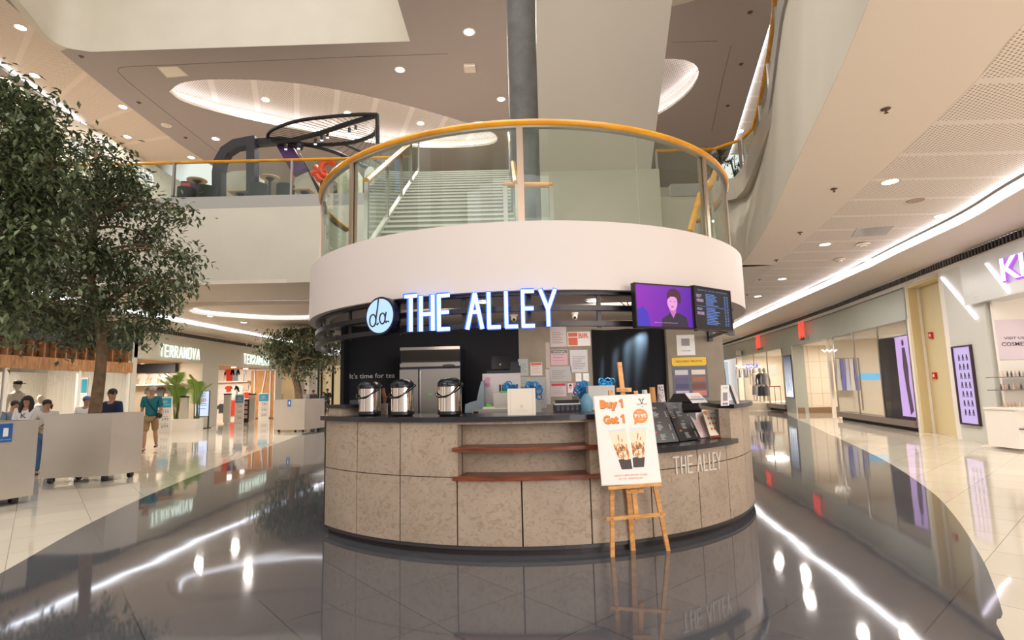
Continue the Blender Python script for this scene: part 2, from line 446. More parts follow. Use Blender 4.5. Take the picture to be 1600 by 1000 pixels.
# ground floor ceilings
struct(ribbon(offset(EDGE_R, -.003) + [Vector((5.85, 13.75))], [p for p in PERF if p.y < 13.8], ZC, 40).build('ceiling_soffit_right', M_soff))
M_perf = perfmat('perforated_panel', (250, 238, 226), (182, 160, 142), .95, .12, .05)
struct(ribbon(PERF, COVE, ZC + .12, 120).build('ceiling_perforated_right', M_perf))
struct(wallmesh(PERF, ZC - .0, ZC + .13, .01).build('ceiling_step_right', M_white))
struct(ribbon(offset(COVE, .12), [Vector((8.9, -1))] + WALLR[1:], ZC - .02, 80).build('ceiling_margin_right', M_white))
struct(wallmesh(offset(COVE, .10), ZC - .06, ZC + .1, .06).build('trim_cove_lip_right', M_white, smooth=True))
PM = [p for p in PERF if p.y > 12.9]
struct(MB().prism([Vector((-12.2, 14.35)), Vector((5.6, 14.3)), Vector((5.9, 13.5))] + PM + [Vector((-10.8, 40)), Vector((-11.4, 26))], ZC, ZC + .1).build('ceiling_middle', M_white))
LSTRIP = [Vector((-12.2, 14.35)), Vector((-11.4, 26)), Vector((-10.8, 40))]
LCOVE = [Vector((-13.7, 14.35)), Vector((-13.2, 26)), Vector((-12.8, 40))]
struct(ribbon(LSTRIP, LCOVE, ZC + .12, 40).build('ceiling_perforated_left', M_perf))
struct(ribbon(LCOVE, [Vector((-15, 14.35)), Vector((-15, 40))], ZC - .02, 20).build('ceiling_margin_left', M_white))
def cove_strip(name, pts, z, label, r=.028, m=None):
    o = MB().tube([(p.x, p.y, z) for p in pts], r, 6).build(name, m or M_led)
    return tag(o, label, 'light strip')
cove_strip('led_strip', [p for p in offset(COVE, .03) if p.y > 3.5], ZC + .05, 'long white cove light strip along the ceiling over the right hand shops', .02, M_led_strong)
cove_strip('led_strip', offset(LCOVE, .05), ZC + .05, 'white cove light strip in the ceiling in front of the left hand shops')

# upper ceiling, with two oval coffers
def oval(c, a, b, rot, n=48):
    ca, sa = math.cos(rot), math.sin(rot)
    return [Vector((c[0] + a * math.cos(t) * ca - b * math.sin(t) * sa, c[1] + a * math.cos(t) * sa + b * math.sin(t) * ca)) for t in [2 * math.pi * k / n for k in range(n)]]
def holed(poly, holes, z):
    loops = [[Vector((p[0], p[1], 0)) for p in poly]] + [[Vector((p[0], p[1], 0)) for p in h] for h in holes]
    flat = [p for l in loops for p in l]
    tri = tessellate_polygon(loops)
    return MB().add([(p.x, p.y, z) for p in flat], [tuple(t) for t in tri])
M_perf2 = perfmat('perforated_coffer', (222, 208, 198), (140, 124, 114), 1.3, .14, .07)
def coffer(pts, z, h, strip_label):
    n = len(pts); c = sum(pts, Vector((0, 0))) / n
    outer = [c + (p - c) * 1.10 for p in pts]
    # the lip's rim, the hidden shelf, the wall and the perforated panel
    rim = MB()
    vs = []
    for p, q in zip(pts, outer): vs += [(p.x, p.y, z), (p.x, p.y, z + .1), (q.x, q.y, z + .1), (q.x, q.y, z + h)]
    fs = []
    for i in range(n):
        j = (i + 1) % n
        for k in range(3): fs.append((i * 4 + k, i * 4 + k + 1, j * 4 + k + 1, j * 4 + k))
    struct(rim.add(vs, fs).build('ceiling_coffer_rim', M_white, smooth=True))
    top = MB(); tri = tessellate_polygon([[Vector((p.x, p.y, 0)) for p in outer]])
    top.add([(p.x, p.y, z + h) for p in outer], [tuple(t) for t in tri], [((p - c).x * .93 + (p - c).y * .36 + 20, -(p - c).x * .36 + (p - c).y * .93 + 20) for p in outer])
    struct(top.build('ceiling_coffer_panel', M_perf2))
    path = [(lerp(p.x, q.x, .35), lerp(p.y, q.y, .35), z + .13) for p, q in zip(pts, outer)]
    tag(MB().tube(path + [path[0]], .035, 6, cap=False).build('led_strip', M_led), strip_label, 'light strip')
def zp(x, y, z): q = onz(x, y, z); return Vector((q.x, q.y))
pl, pr, pt_, pb = zp(264, 145, Z3), zp(777, 212, Z3), zp(520, 140, Z3), zp(520, 208, Z3)
def fitoval(img, z):                              # outline of the opening seen from below, smoothed into a closed loop
    P = [zp(x, y, z) for x, y in img]; return [p for p in curve(P + [P[0]], 4)][:-1]
OV1 = fitoval([(264, 143), (290, 128), (360, 124), (470, 131), (600, 156), (700, 183), (760, 203), (777, 215), (765, 226), (700, 231), (600, 226), (480, 205), (360, 180), (290, 160)], Z3)
OV2 = fitoval([(960, 165), (985, 120), (1030, 95), (1065, 93), (1088, 103), (1090, 122), (1070, 150), (1030, 178), (990, 190), (965, 185)], Z3)
CUP = [(-2.66, 12.4), (-2.66, 14.15), (-12.7, 14.3)]
LCURVE2 = [zp(94, 80, Z3), zp(180, 150, Z3), zp(280, 225, Z3), zp(330, 258, Z3)]
perf_u = [zp(-60, -60, Z3), zp(3, 2, Z3)] + LCURVE2
cove_u = [zp(-60, 60, Z3), zp(0, 103, Z3), zp(75, 155, Z3), zp(150, 210, Z3), zp(232, 262, Z3)]
rr0 = [zp(1250, -80, Z3), zp(1215, 0, Z3), zp(1190, 80, Z3), zp(1150, 213, Z3), zp(1138, 245, Z3)]
upper = [Vector((-2.67, 11.9)), Vector((-2.67, 14.14)), Vector((-11.7, 14.27)), Vector((-12.2, 14.09))] + LCURVE2 + [Vector((-8, 40)), Vector((10, 40))] + rr0[::-1] + [Vector((5.5, 11.9))]
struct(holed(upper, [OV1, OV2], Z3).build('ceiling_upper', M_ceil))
struct(MB().box(-2.66, 6.0, 11.7, 11.9, Z3, Z3 + 1.5).build('trim_upper_edge', M_white))
coffer(OV1, Z3, .45, 'white light strip hidden in the rim of the large oval ceiling recess')
coffer(OV2, Z3, .45, 'white light strip hidden in the small oval ceiling recess beside the sloping slab')
# upper left perforated strip, cove and outer margin
n_ = len(perf_u)
struct(ribbon(perf_u, cove_u, Z3 + .1, 60).build('ceiling_perforated_upper_left', perfmat('perforated_upper', (226, 208, 192), (186, 164, 148), 1.9, .1, .06)))
ext = [p + Vector((-4.5, .5)) for p in cove_u]
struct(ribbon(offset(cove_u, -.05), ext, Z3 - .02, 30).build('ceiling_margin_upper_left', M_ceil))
cove_strip('led_strip', offset(cove_u, .05), Z3 + .04, 'long white cove light strip high in the upper left ceiling', .03, M_led_soft)
# upper right strip
re = [p + Vector((3.2, .2)) for p in rr0]
struct(ribbon(rr0, re, Z3 + .1, 40).build('ceiling_perforated_upper_right', M_perf))
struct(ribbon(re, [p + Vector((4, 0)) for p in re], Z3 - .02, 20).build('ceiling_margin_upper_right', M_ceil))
cove_strip('led_strip', offset(rr0, -.0), Z3 + .06, 'white cove light strip along the upper right ceiling beyond the handrail', .03)
# third floor fascia over the left balcony, turning towards the viewer
f3 = [Vector((-10.9, 8.5)), Vector((-11.9, 12.2)), Vector((-12.35, 13.6)), Vector((-12.2, 14.1)), Vector((-11.7, 14.28)), Vector((-2.66, 14.15))]
struct(wallmesh(curve(f3[:5], 4) + [f3[5]], Z3 + .012, Z3 + 4.2, -.2).build('wall_upper_fascia', M_cream_p, smooth=True))
struct(wallmesh([Vector((-2.66, 14.15)), Vector((-2.66, 11.9))], Z3 + .012, Z3 + 4, -.2).build('wall_upper_return', M_white))
# far and side walls of the upper floor
struct(MB().box(-16, 17, 39, 39.3, Z2, Z3 + .6).build('wall_upper_far', M_cream_p))
struct(MB().box(-15.3, -15.1, 12, 40, Z2, Z3 + .1).build('wall_upper_left', M_cream_p))
struct(MB().box(14.5, 14.8, 2, 40, Z2, Z3 + .1).build('wall_upper_right', M_white))
struct(MB().box(-15.3, 15, 43.6, 44, 0, ZC).build('wall_far', M_cream_p))

# column through the atrium
struct(MB().lathe([(.25, 0), (.25, 14)], (.28, 8.75, 0), 32).build('column', M_col, smooth=True))
# sloping white underside of the flight to the third floor
a0, a1 = ony(838, 271, 13.6), ony(1017, 266, 13.6)
b0, b1 = ony(838, -40, 10.2), ony(1056, -40, 10.2)
b0.z = b1.z = (b0.z + b1.z) / 2; a0.z = a1.z = (a0.z + a1.z) / 2
th = Vector((0, .25, .3))
struct(MB().hexa([a0, a1, b1, b0], [a0 + th, a1 + th, b1 + th, b0 + th]).build('slab_sloping', mat('slab_paint', (238, 228, 216), .65)))
# parapet block below it
c0 = ony(846, 268, 13.55); c1 = ony(1030, 268, 13.55)
struct(MB().box(c0.x - .3, c1.x, 13.55, 14.2, 3.2, c0.z).build('wall_parapet', M_cream_p))
# round landing of the flight above, at the top of the picture
q = onz(1058, -90, 10.3)
struct(MB().lathe([(1.9, 0), (2.0, .08), (2.0, 1.2)], (q.x, q.y, 10.3), 48).build('slab_round_landing', M_cream_p, smooth=True))
# ------------------------------------------------------------ the round kiosk
RS = 3.005
def stonemat():
    m = mat('travertine_stone', (176, 156, 136), .42, noise=.12, nscale=2.2)
    nt = m.node_tree; b = nt.nodes['Principled BSDF']; L = nt.links.new
    old = b.inputs['Base Color'].links[0].from_socket
    tc = nt.nodes.new('ShaderNodeTexCoord'); mp = nt.nodes.new('ShaderNodeMapping'); mp.inputs['Scale'].default_value = (1, 1, 1.5)
    n = nt.nodes.new('ShaderNodeTexNoise'); n.inputs['Scale'].default_value = 11; n.inputs['Detail'].default_value = 9; n.inputs['Distortion'].default_value = 2.2
    r = nt.nodes.new('ShaderNodeValToRGB'); r.color_ramp.elements[0].position = .5; r.color_ramp.elements[1].position = .66
    r.color_ramp.elements[0].color = (0, 0, 0, 1); r.color_ramp.elements[1].color = (1, 1, 1, 1)
    L(tc.outputs['Object'], mp.inputs[0]); L(mp.outputs[0], n.inputs['Vector']); L(n.outputs['Fac'], r.inputs[0])
    mu = nt.nodes.new('ShaderNodeMath'); mu.operation = 'MULTIPLY'; mu.inputs[1].default_value = .38; L(r.outputs[0], mu.inputs[0])
    mx = nt.nodes.new('ShaderNodeMix'); mx.data_type = 'RGBA'; L(mu.outputs[0], mx.inputs[0]); L(old, mx.inputs[6]); mx.inputs[7].default_value = srgb(122, 92, 62)
    L(mx.outputs[2], b.inputs['Base Color'])
    return m
M_stone = stonemat()
M_slab = mat('black_granite', (34, 32, 38), .25)
M_redwood = woodmat('red_brown_wood', (92, 40, 22), (140, 66, 38), .35, (2, 2, 30))
def ang(x, y, r=RS): p = oncyl(x, y, r); return math.atan2(p.x - KC[0], -(p.y - KC[1]))
ZSEAM = oncyl(625, 743, RS).z
kiosk = thing('kiosk_counter', 'round travertine clad tea kiosk counter with black top and red wooden ledges', 'counter', (KC[0], KC[1], 0))
AL, AR = ang(508, 740), R(118)
r0, r1 = ang(714.5, 700), ang(927, 700)
seams = [AL] + [ang(x, 800) for x in (557, 625, 714.5, 816, 924, 1019.5, 1095)] + [R(43.6), R(54.5), R(65.5), R(76.5), R(87), R(98), AR]
ZT, ZL = 1.2, None
pl_ = oncyl(1145, 686.5, 3.07); ZLEDGE = pl_.z      # top of the low ledge with the menus
ledge0, ledge1 = ang(940, 690), ang(1143, 690)
g = .0022
st = MB()
for i in range(len(seams) - 1):
    a, b = seams[i] + g, seams[i + 1] - g
    st.arc(KC, RS - .12, RS, a, b, .09, ZSEAM - g * 2)
    mid = (a + b) / 2
    def upper_piece(a, b, zt): st.arc(KC, RS - .12, RS, a, b, ZSEAM + g * 2, zt)
    if r0 - .01 < mid < r1 + .01: continue
    cuts = [c for c in (ledge0, ledge1) if a < c < b]
    ed = [a] + cuts + [b]
    for u, v in zip(ed, ed[1:]):
        m_ = (u + v) / 2
        zt = ZLEDGE - .05 if ledge0 < m_ < ledge1 else (1.225 if m_ > ledge1 else ZT)
        upper_piece(u, v, zt)
st.arc(KC, RS - .02, RS + .0, r0, r1, ZT - .025, ZT)
back_ = MB()
wa = []
st.build('stone_cladding', M_stone, kiosk)
# recess with its flat back, cheeks and soffit
rec = MB()
rec.arc(KC, RS - .30, RS - .26, r0, r1, ZSEAM, ZT)
rec.arc(KC, RS - .28, RS - .005, r0 - .012, r0, ZSEAM, ZT)
rec.arc(KC, RS - .28, RS - .005, r1, r1 + .012, ZSEAM, ZT)
rec.arc(KC, RS - .28, RS - .12, r0, r1, ZSEAM - .03, ZSEAM)
rec.build('recess_lining', M_stone, kiosk)
# inner core behind the cladding and the toe kick
core = MB().arc(KC, RS - .16, RS - .121, AL, r0, .05, 1.19).arc(KC, RS - .16, RS - .121, r0, r1, .05, ZSEAM - .03).arc(KC, RS - .36, RS - .301, r0, r1, .05, 1.19)
core.arc(KC, RS - .16, RS - .121, r1, ledge0, .05, 1.19).arc(KC, RS - .16, RS - .121, ledge0, ledge1, .05, ZLEDGE - .06).arc(KC, RS - .16, RS - .121, ledge1, AR, .05, 1.2)
core.build('inner_lining', mat('inner_lining', (70, 66, 64), .6), kiosk)
MB().arc(KC, RS - .14, RS - .005, AL, AR, .055, .088).build('base_trim', mat('base_trim', (58, 54, 54), .4), kiosk)
MB().arc(KC, RS - .2, RS - .05, AL, AR, .0, .055).build('toe_kick', mat('toe_kick', (40, 30, 28), .45), kiosk)
# black end strip on the cut left edge
MB().arc(KC, RS - .5, RS + .004, AL - .006, AL, .09, ZT).build('end_panel', mat('end_panel', (48, 40, 38), .4), kiosk)
# counter tops
MB().arc(KC, 2.35, 3.06, AL - .01, ledge0, ZT, ZT + .045).build('countertop', M_slab, kiosk)
MB().arc(KC, 2.62, 3.07, ledge0, ledge1 + .008, ZLEDGE - .05, ZLEDGE).build('menu_ledge', M_slab, kiosk)
def kp(r, a): return Vector((KC[0] + r * math.sin(a), KC[1] - r * math.cos(a)))
Pb_ = onz(1121, 631.5, 1.27); Pb_ = Vector((Pb_.x, Pb_.y))
ped = [kp(3.06, lerp(ledge1, R(75), k / 10)) for k in range(11)] + [kp(2.45, R(75)), kp(2.45, R(66)), Pb_]
MB().prism(ped, 1.225, 1.27).build('raised_top', M_slab, kiosk)
Pf_ = kp(RS - .1, ledge1); dn_ = (Pb_ - Pf_).normalized(); sd_ = Vector((dn_.y, -dn_.x)) * .05
MB().prism([Pf_ + sd_ * .2, Pb_ - dn_ * .04 + sd_ * .4, Pb_ - dn_ * .04 + sd_ * 1.4, Pf_ + sd_ * 1.2], ZLEDGE - .06, 1.225).build('pedestal_cheek', M_stone, kiosk)
MB().arc(KC, 2.3, 2.62, ledge0, ledge1, 1.1, 1.14).arc(KC, 2.58, 2.62, ledge0, ledge1, ZLEDGE - .1, 1.14).build('inner_counter', M_slab, kiosk)
for yy, nm in ((703, 0), (749, 1)):
    zz = oncyl(760, yy, RS + .03).z
    pa = KC + Vector((math.sin(r0 - .02), -math.cos(r0 - .02))) * (RS + .035); pb = KC + Vector((math.sin(r1 + .03), -math.cos(r1 + .03))) * (RS + .035)
    MB().arc(KC, RS - .27, RS + .045, r0 - .012, r1 + .02, zz - .014, zz + .02).build('ledge_shelf', M_redwood, kiosk)
# small raised stone block with a black lid at the left end
MB().arc(KC, 2.62, 2.98, AL + .0, AL + .1, ZT + .046, ZT + .13).build('end_block', M_stone, kiosk)
MB().arc(KC, 2.2, 3.0, AL - .02, AL + .14, ZT + .13, ZT + .165).build('end_block_lid', M_slab, kiosk)

# stroke lettering
GL = {'T': (.40, [((0, 1), (.40, 1)), ((.20, 1), (.20, 0))]),
      'H': (.34, [((.03, 0), (.03, 1)), ((.31, 0), (.31, 1)), ((.03, .47), (.31, .47))]),
      'E': (.30, [((.03, 0), (.03, 1)), ((0, .97), (.30, .97)), ((.03, .5), (.28, .5)), ((0, .03), (.30, .03))]),
      'A': (.42, [((.02, 0), (.22, 1)), ((.22, 1), (.40, 0)), ((.1, .47), (.31, .47))]),
      'L': (.28, [((.03, 0), (.03, 1)), ((0, .03), (.28, .03))]),
      'Y': (.42, [((.02, 1), (.215, .44)), ((.40, 1), (.205, .44)), ((.21, .48), (.21, 0))])}
def letters(x_px, y_top, y_bot, r, t, d, name_mat, parent, tilt=0):
    for ch, xa, xb in x_px:
        f_ = (xa - x_px[0][1]) / (x_px[-1][2] - x_px[0][1])
        yt = lerp(y_top[0], y_top[1], f_); yb = lerp(y_bot[0], y_bot[1], f_)
        pa = oncyl(xa, (yt + yb) / 2, r); pb = oncyl(xb, (yt + yb) / 2, r)
        zt, zb = oncyl((xa + xb) / 2, yt, r).z, oncyl((xa + xb) / 2, yb, r).z
        wd = (Vector((pb.x, pb.y)) - Vector((pa.x, pa.y))).length
        M = frame((pa.x, pa.y, zb), (pb.x - pa.x, pb.y - pa.y, 0), (0, 0, 1))
        h = zt - zb; gw, st_ = GL[ch]; mb = MB(M)
        for (u0, v0), (u1, v1) in st_: mb.stroke((u0 / gw * wd, v0 * h), (u1 / gw * wd, v1 * h), t, 0, d)
        yield ch, mb
LX = [('T', 633.5, 652), ('H', 656.5, 679), ('E', 684.5, 703), ('A', 729, 755), ('L', 762, 782), ('L', 789, 809), ('E', 815, 835), ('Y', 843, 869)]
M_neon = emit('sign_white_blue', (188, 222, 255), 2.1)
M_halo = emit('sign_blue_edge', (60, 110, 255), 1.6)
M_signb = mat('sign_black', (16, 18, 40), .35)
sign = thing('illuminated_sign', 'white and blue illuminated kiosk name letters mounted on the black louvres', 'sign', (KC[0], KC[1], 2.3))
for ch, mb in letters(LX, (463, 451), (518, 509), 3.07, .031, .02, None, sign): mb.build('letter', M_neon, sign)
for ch, mb in letters(LX, (462.5, 450.5), (518.5, 509.5), 3.02, .044, .045, None, sign): mb.build('letter_case', M_halo, sign)
logo = thing('logo_disc', 'round white and blue lit logo disc with script letters left of the kiosk name', 'sign', (KC[0], KC[1], 2.3))
p = oncyl(593.5, 493.5, 3.08); aa = math.atan2(p.x - KC[0], -(p.y - KC[1]))
Ml = frame(p, (math.cos(aa), math.sin(aa), 0), (0, 0, 1))
rl = .172
MB(Ml).disc(0, 0, rl * 1.12, w0=-.07, w1=-.001, n=40).build('disc_case', M_signb, logo)
MB(Ml).disc(0, 0, rl, w0=-.001, w1=.006, n=40).build('disc_face', emit('disc_glow', (176, 212, 255), 1.25), logo)
mb = MB(Ml)
def squig(mb, pts, r, z=.01): mb.tube([(u * 1.22 - .008, v * 1.12 + .008, z) for u, v in pts], r * 1.15, 6)
def ring(cx, cy, a, b, t0=0, t1=360, n=14): return [(cx + a * math.cos(R(t0 + (t1 - t0) * k / n)), cy + b * math.sin(R(t0 + (t1 - t0) * k / n))) for k in range(n + 1)]
squig(mb, ring(-.062, -.045, .034, .055, 60, 420), .007)
squig(mb, [(.0, .16), (-.012, .06), (-.026, -.02), (-.03, -.075), (-.012, -.088), (.0, -.07)], .007)
squig(mb, ring(.042, -.035, .03, .048, 60, 420), .007)
squig(mb, [(.082, .02), (.072, -.03), (.07, -.062), (.08, -.075), (.094, -.06)], .007)
mb.disc(.122, -.068, .008, w0=.006, w1=.014)
mb.build('script_letters', M_ink, logo)

# letters on the stone
small = MB()
SX = [('T', 1050.5, 1061), ('H', 1063, 1071), ('E', 1073, 1081), ('A', 1088, 1096), ('L', 1098, 1105), ('L', 1106.5, 1112), ('E', 1112.5, 1117.5), ('Y', 1118, 1125.5)]
for ch, mb in letters(SX, (714, 705), (741.5, 732.5), RS + .003, .014, .012, None, None): small.v and None; small.add(mb.v, mb.f)
small.build('name_lettering', mat('cream_lettering', (226, 216, 204), .5), kiosk)

# ------------------------------------------------------------ drum above the kiosk (the stair landing) and the louvre band
RD = 3.06
ZD0, ZD1 = 2.42, 3.1
DC = Vector((.2, 8.15))
struct(MB().arc(DC, RD - .25, RD, R(-180), R(180), ZD0, ZD1, 128).build('slab_landing_drum', M_drum, smooth=True))
struct(MB().lathe([(RD - .26, 0), (RD - .26, .06)], (DC[0], DC[1], ZD1 - .07), 64).build('floor_landing', M_kerb))
struct(MB().lathe([(RD - .26, 0), (RD - .26, .06)], (DC[0], DC[1], ZD0 + .04), 64).build('ceiling_kiosk', mat('kiosk_ceiling', (200, 188, 178), .7)))
lou = thing('louvre_band', 'dark curved metal louvre band hanging under the white drum of the kiosk', 'louvres', (KC[0], KC[1], 2.2))
M_lou = mat('louvre_metal', (58, 54, 54), .32, .7)
aL, aR_ = R(-92), R(62)
for y0, y1 in ((451.5, 459.5), (476.5, 484.5), (501, 509)):
    z1 = oncyl(900, y0, 2.93).z; z0 = oncyl(900, y1, 2.93).z
    MB().arc(KC, 2.86, 2.93, aL, aR_, z0, z1).build('louvre', M_lou, lou)
zb_ = oncyl(900, 509, 2.93).z
for a in (-88, -62, -44, -28, -13, 0, 14, 27, 40, 53):
    MB().arc(KC, 2.84, 2.86, R(a) - .007, R(a) + .007, zb_ - .01, ZD0 + .02).build('louvre_post', M_lou, lou)

# ------------------------------------------------------------ kiosk back walls
YB = 8.0
pa = ony(540, 600, YB); pb = ony(812, 600, YB); pc = ony(1041, 600, YB); pd = ony(1128, 600, YB)
struct(MB().box(pa.x, pb.x, YB, YB + .12, 0, 2.46).build('wall_kiosk_dark', M_navy))
struct(MB().box(pa.x, pa.x + .05, YB - .25, YB + .12, 0, 2.46).build('wall_kiosk_side', M_navy))
struct(MB().box(pb.x, pc.x + .02, YB - .02, YB + .12, 0, 2.46).build('wall_kiosk_concrete', M_conc))
struct(MB().box(pc.x, pd.x, YB - .14, YB + .4, 0, 2.46).build('pillar_kiosk', M_conc))
def onback(x, y, d=0): return ony(x, y, YB - d)
def fpx(x0, y0, x1, y1, Y):                       # frame on a plane facing the viewer; returns matrix, width, height
    a = ony(x0, y1, Y); b = ony(x1, y0, Y); c = (a + b) / 2
    return frame(c, (1, 0, 0), (0, 0, 1)), b.x - a.x, b.z - a.z
M_, w_, h_ = fpx(546.5, 582, 617, 592, YB - .001)
tag(MB(M_).text("It's time for tea", 0, 0, h_ * .95, w_).build('wall_lettering', mat('pale_lettering', (206, 200, 196), .5)), 'pale slogan lettering on the dark wall above the two airpots', 'lettering')
# black cloth pinned over a hatch
cl = MB(); tl, tr, bl, br_ = ony(924, 515, YB - .05), ony(1037.5, 512, YB - .05), ony(929, 640, YB - .05), ony(1043, 640, YB - .05)
nx, ny = 46, 16; vs = []
for j in range(ny + 1):
    for i in range(nx + 1):
        u, v = i / nx, j / ny
        p = tl.lerp(tr, u).lerp(bl.lerp(br_, u), v)
        p.y += .012 * math.sin(u * 38 + 2.5 * v) * (.3 + v) + .01 * math.sin(u * 9 + v * 5); p.z -= .012 * abs(math.sin(u * 6.3)) * (1 - v)
        vs.append(p)
cl.add(vs, [(j * (nx + 1) + i, j * (nx + 1) + i + 1, (j + 1) * (nx + 1) + i + 1, (j + 1) * (nx + 1) + i) for j in range(ny) for i in range(nx)])
tag(cl.build('black_cloth', mat('black_cloth', (12, 12, 17), .9), smooth=True), 'black cloth hung over the opening in the concrete back wall', 'cloth')

# kiosk lights: downlights in its ceiling, a spot on the cloth
def downlight(name, x, y, z, r, label, group=None, cat='ceiling light', es=None):
    q = onz(x, y, z); t = thing(name, label, cat, (q.x, q.y, z), group)
    MB().lathe([(r * .8, -.004), (r * 1.08, -.006), (r * 1.08, .004), (r * .8, .004)], (q.x, q.y, z), 24, ring=True).build('trim_ring', M_white, t)
    MB().lathe([(0.001, -.003), (r * .8, -.003), (r * .8, 0), (.001, 0)], (q.x, q.y, z), 24).build('lens', es or M_down, t)
    return t
downlight('downlight', 927, 470, ZD0 + .03, .09, 'round downlight in the kiosk ceiling behind the louvres, right of the sign')
downlight('downlight', 755, 472, ZD0 + .03, .08, 'round downlight in the kiosk ceiling behind the lit letters')
area('kiosk_fill', (-.9, 6.3, 2.38), .5, 20, (1, .9, .8), (-.9, 7.2, 1))  # added fill panels; the covered interior would stay dark without them
area('kiosk_fill', (1.2, 6.2, 2.38), .5, 26, (1, .9, .8), (1.2, 7.6, 1.2))
sp = bpy.data.lights.new('cloth_spot', 'SPOT'); sp.energy = 240; sp.color = (.55, .8, 1); sp.spot_size = R(52); sp.spot_blend = .8; sp.shadow_soft_size = .03
so = bpy.data.objects.new('cloth_spot', sp); so.location = ony(1020, 506, YB - .16); so.rotation_euler = (Vector((-.62, .2, -.9))).to_track_quat('-Z', 'Y').to_euler(); COL.objects.link(so)

# cameras under the kiosk ceiling
def dome_camera(x, y, Y, label):
    p = ony(x, y, Y); t = thing('security_camera', label, 'camera', p)
    MB().lathe([(.001, .05), (.05, .05), (.05, .035), (.036, .03), (.036, -.02), (.001, -.045)], p, 16).build('housing', M_white, t, smooth=True)
    MB().sphere((p.x, p.y - .03, p.z - .015), .018).build('lens', M_blackp, t, smooth=True)
    MB().tube([(p.x, p.y, p.z + .05), (p.x, p.y, 2.44)], .012).build('bracket', M_white, t)
dome_camera(898, 495, 6.9, 'white dome camera under the kiosk ceiling right of the lit name')
dome_camera(803, 498, 6.9, 'white dome camera under the kiosk ceiling behind the lit letters')

# ------------------------------------------------------------ screens
def tv(tl, tr, br, bl, r, label):
    A = oncyl(*tl, r); B = oncyl(*tr, r); C_ = oncyl(*br, r); D = oncyl(*bl, r)
    zt = (A.z + B.z) / 2; zb = (C_.z + D.z) / 2
    a = Vector(((A.x + D.x) / 2, (A.y + D.y) / 2, 0)); b = Vector(((B.x + C_.x) / 2, (B.y + C_.y) / 2, 0))
    c = (a + b) / 2; c.z = (zt + zb) / 2
    M = frame(c, b - a, (0, 0, 1)); W = (b - a).length; H = zt - zb
    t = thing('menu_screen', label, 'screen', c)
    MB(M).box(-W / 2, W / 2, -H / 2, H / 2, -.05, 0).build('casing', M_blackp, t)
    MB(M).box(-.05, .05, -.1, .1, -.26, -.05).build('wall_mount', M_black, t)
    bz = MB(M); e = .014
    for u0, u1, v0, v1 in ((-W / 2, W / 2, H / 2 - e, H / 2), (-W / 2, W / 2, -H / 2, -H / 2 + e * 1.3), (-W / 2, -W / 2 + e, -H / 2, H / 2), (W / 2 - e, W / 2, -H / 2, H / 2)): bz.box(u0, u1, v0, v1, 0, .008)
    bz.build('bezel', mat('bezel', (40, 20, 28), .3), t)
    return t, M, W, H
t1, Mt, W, H = tv((993, 442), (1083, 447.5), (1082, 515), (991, 512), 3.17, 'wall screen showing a smiling singer on a purple background')
def screenmat(name, c1, c2, s=1.0, horiz=True):
    m = bpy.data.materials.new(name); m.use_nodes = True; nt = m.node_tree; b = nt.nodes['Principled BSDF']; b.inputs['Base Color'].default_value = (0, 0, 0, 1); b.inputs['Roughness'].default_value = .3
    tc = nt.nodes.new('ShaderNodeTexCoord'); sp_ = nt.nodes.new('ShaderNodeSeparateXYZ'); r = nt.nodes.new('ShaderNodeValToRGB')
    r.color_ramp.elements[0].color = srgb(*c1); r.color_ramp.elements[1].color = srgb(*c2)
    nt.links.new(tc.outputs['Generated'], sp_.inputs[0]); nt.links.new(sp_.outputs[0 if horiz else 2], r.inputs[0]); nt.links.new(r.outputs[0], b.inputs['Emission Color']); b.inputs['Emission Strength'].default_value = s
    return m
MB(Mt).box(-W / 2 + .014, W / 2 - .014, -H / 2 + .018, H / 2 - .014, 0, .003).build('display', screenmat('purple_display', (150, 40, 190), (96, 30, 170), 1.0), t1)
def em(n, c): return emit('scr_' + n, c, 1.0)
e0 = .0035
def blob(M, pts, m, parent, name, z):
    MB(M).prism(pts, z, z + .0006).build(name, m, parent)
U = lambda u, v: ((u - .5) * W, (.5 - v) * H)       # 0..1 across, 0..1 down
blob(Mt, [U(.02, .96), U(.02, .6), U(.12, .52), U(.2, .62), U(.24, .96)], em('blue', (60, 40, 190)), t1, 'display_glow', e0)
blob(Mt, [U(.43, .96), U(.44, .78), U(.53, .7), U(.6, .62), U(.68, .62), U(.78, .66), U(.87, .74), U(.9, .96)], em('shirt', (40, 14, 50)), t1, 'singer_shirt', e0 + .0008)
blob(Mt, [U(.58, .6), U(.57, .5), U(.69, .5), U(.69, .62), U(.635, .76)], em('neck', (205, 110, 190)), t1, 'singer_neck', e0 + .0016)
hx, hy = .63, .4
blob(Mt, [U(hx + .088 * math.cos(R(a)), hy + .19 * math.sin(R(a))) for a in range(0, 360, 20)], em('face', (240, 160, 220)), t1, 'singer_face', e0 + .0024)
blob(Mt, [U(.545, .34), U(.55, .2), U(.6, .1), U(.68, .08), U(.76, .14), U(.79, .28), U(.77, .42), U(.735, .4), U(.72, .3), U(.66, .27), U(.6, .27)], em('hair', (70, 14, 40)), t1, 'singer_hair', e0 + .0032)
fm = MB(Mt)
for u, v, ru, rv in ((.60, .38, .014, .008), (.665, .385, .014, .008), (.627, .5, .022, .012)): fm.disc(*U(u, v), ru * W, rv * H, e0 + .0032, e0 + .0036, 10)
fm.build('singer_features', em('feat', (120, 40, 80)), t1)
MB(Mt).text('wherever the melody takes you now', *U(.5, .87), .012, W * .4, e0 + .004, 0).build('subtitle', emit('subt', (235, 225, 240), .9), t1)
t2, M2, W2, H2 = tv((1086, 447.5), (1144, 454), (1141, 516), (1084, 514), 3.19, 'black menu screen with blue price lines beside the singer screen')
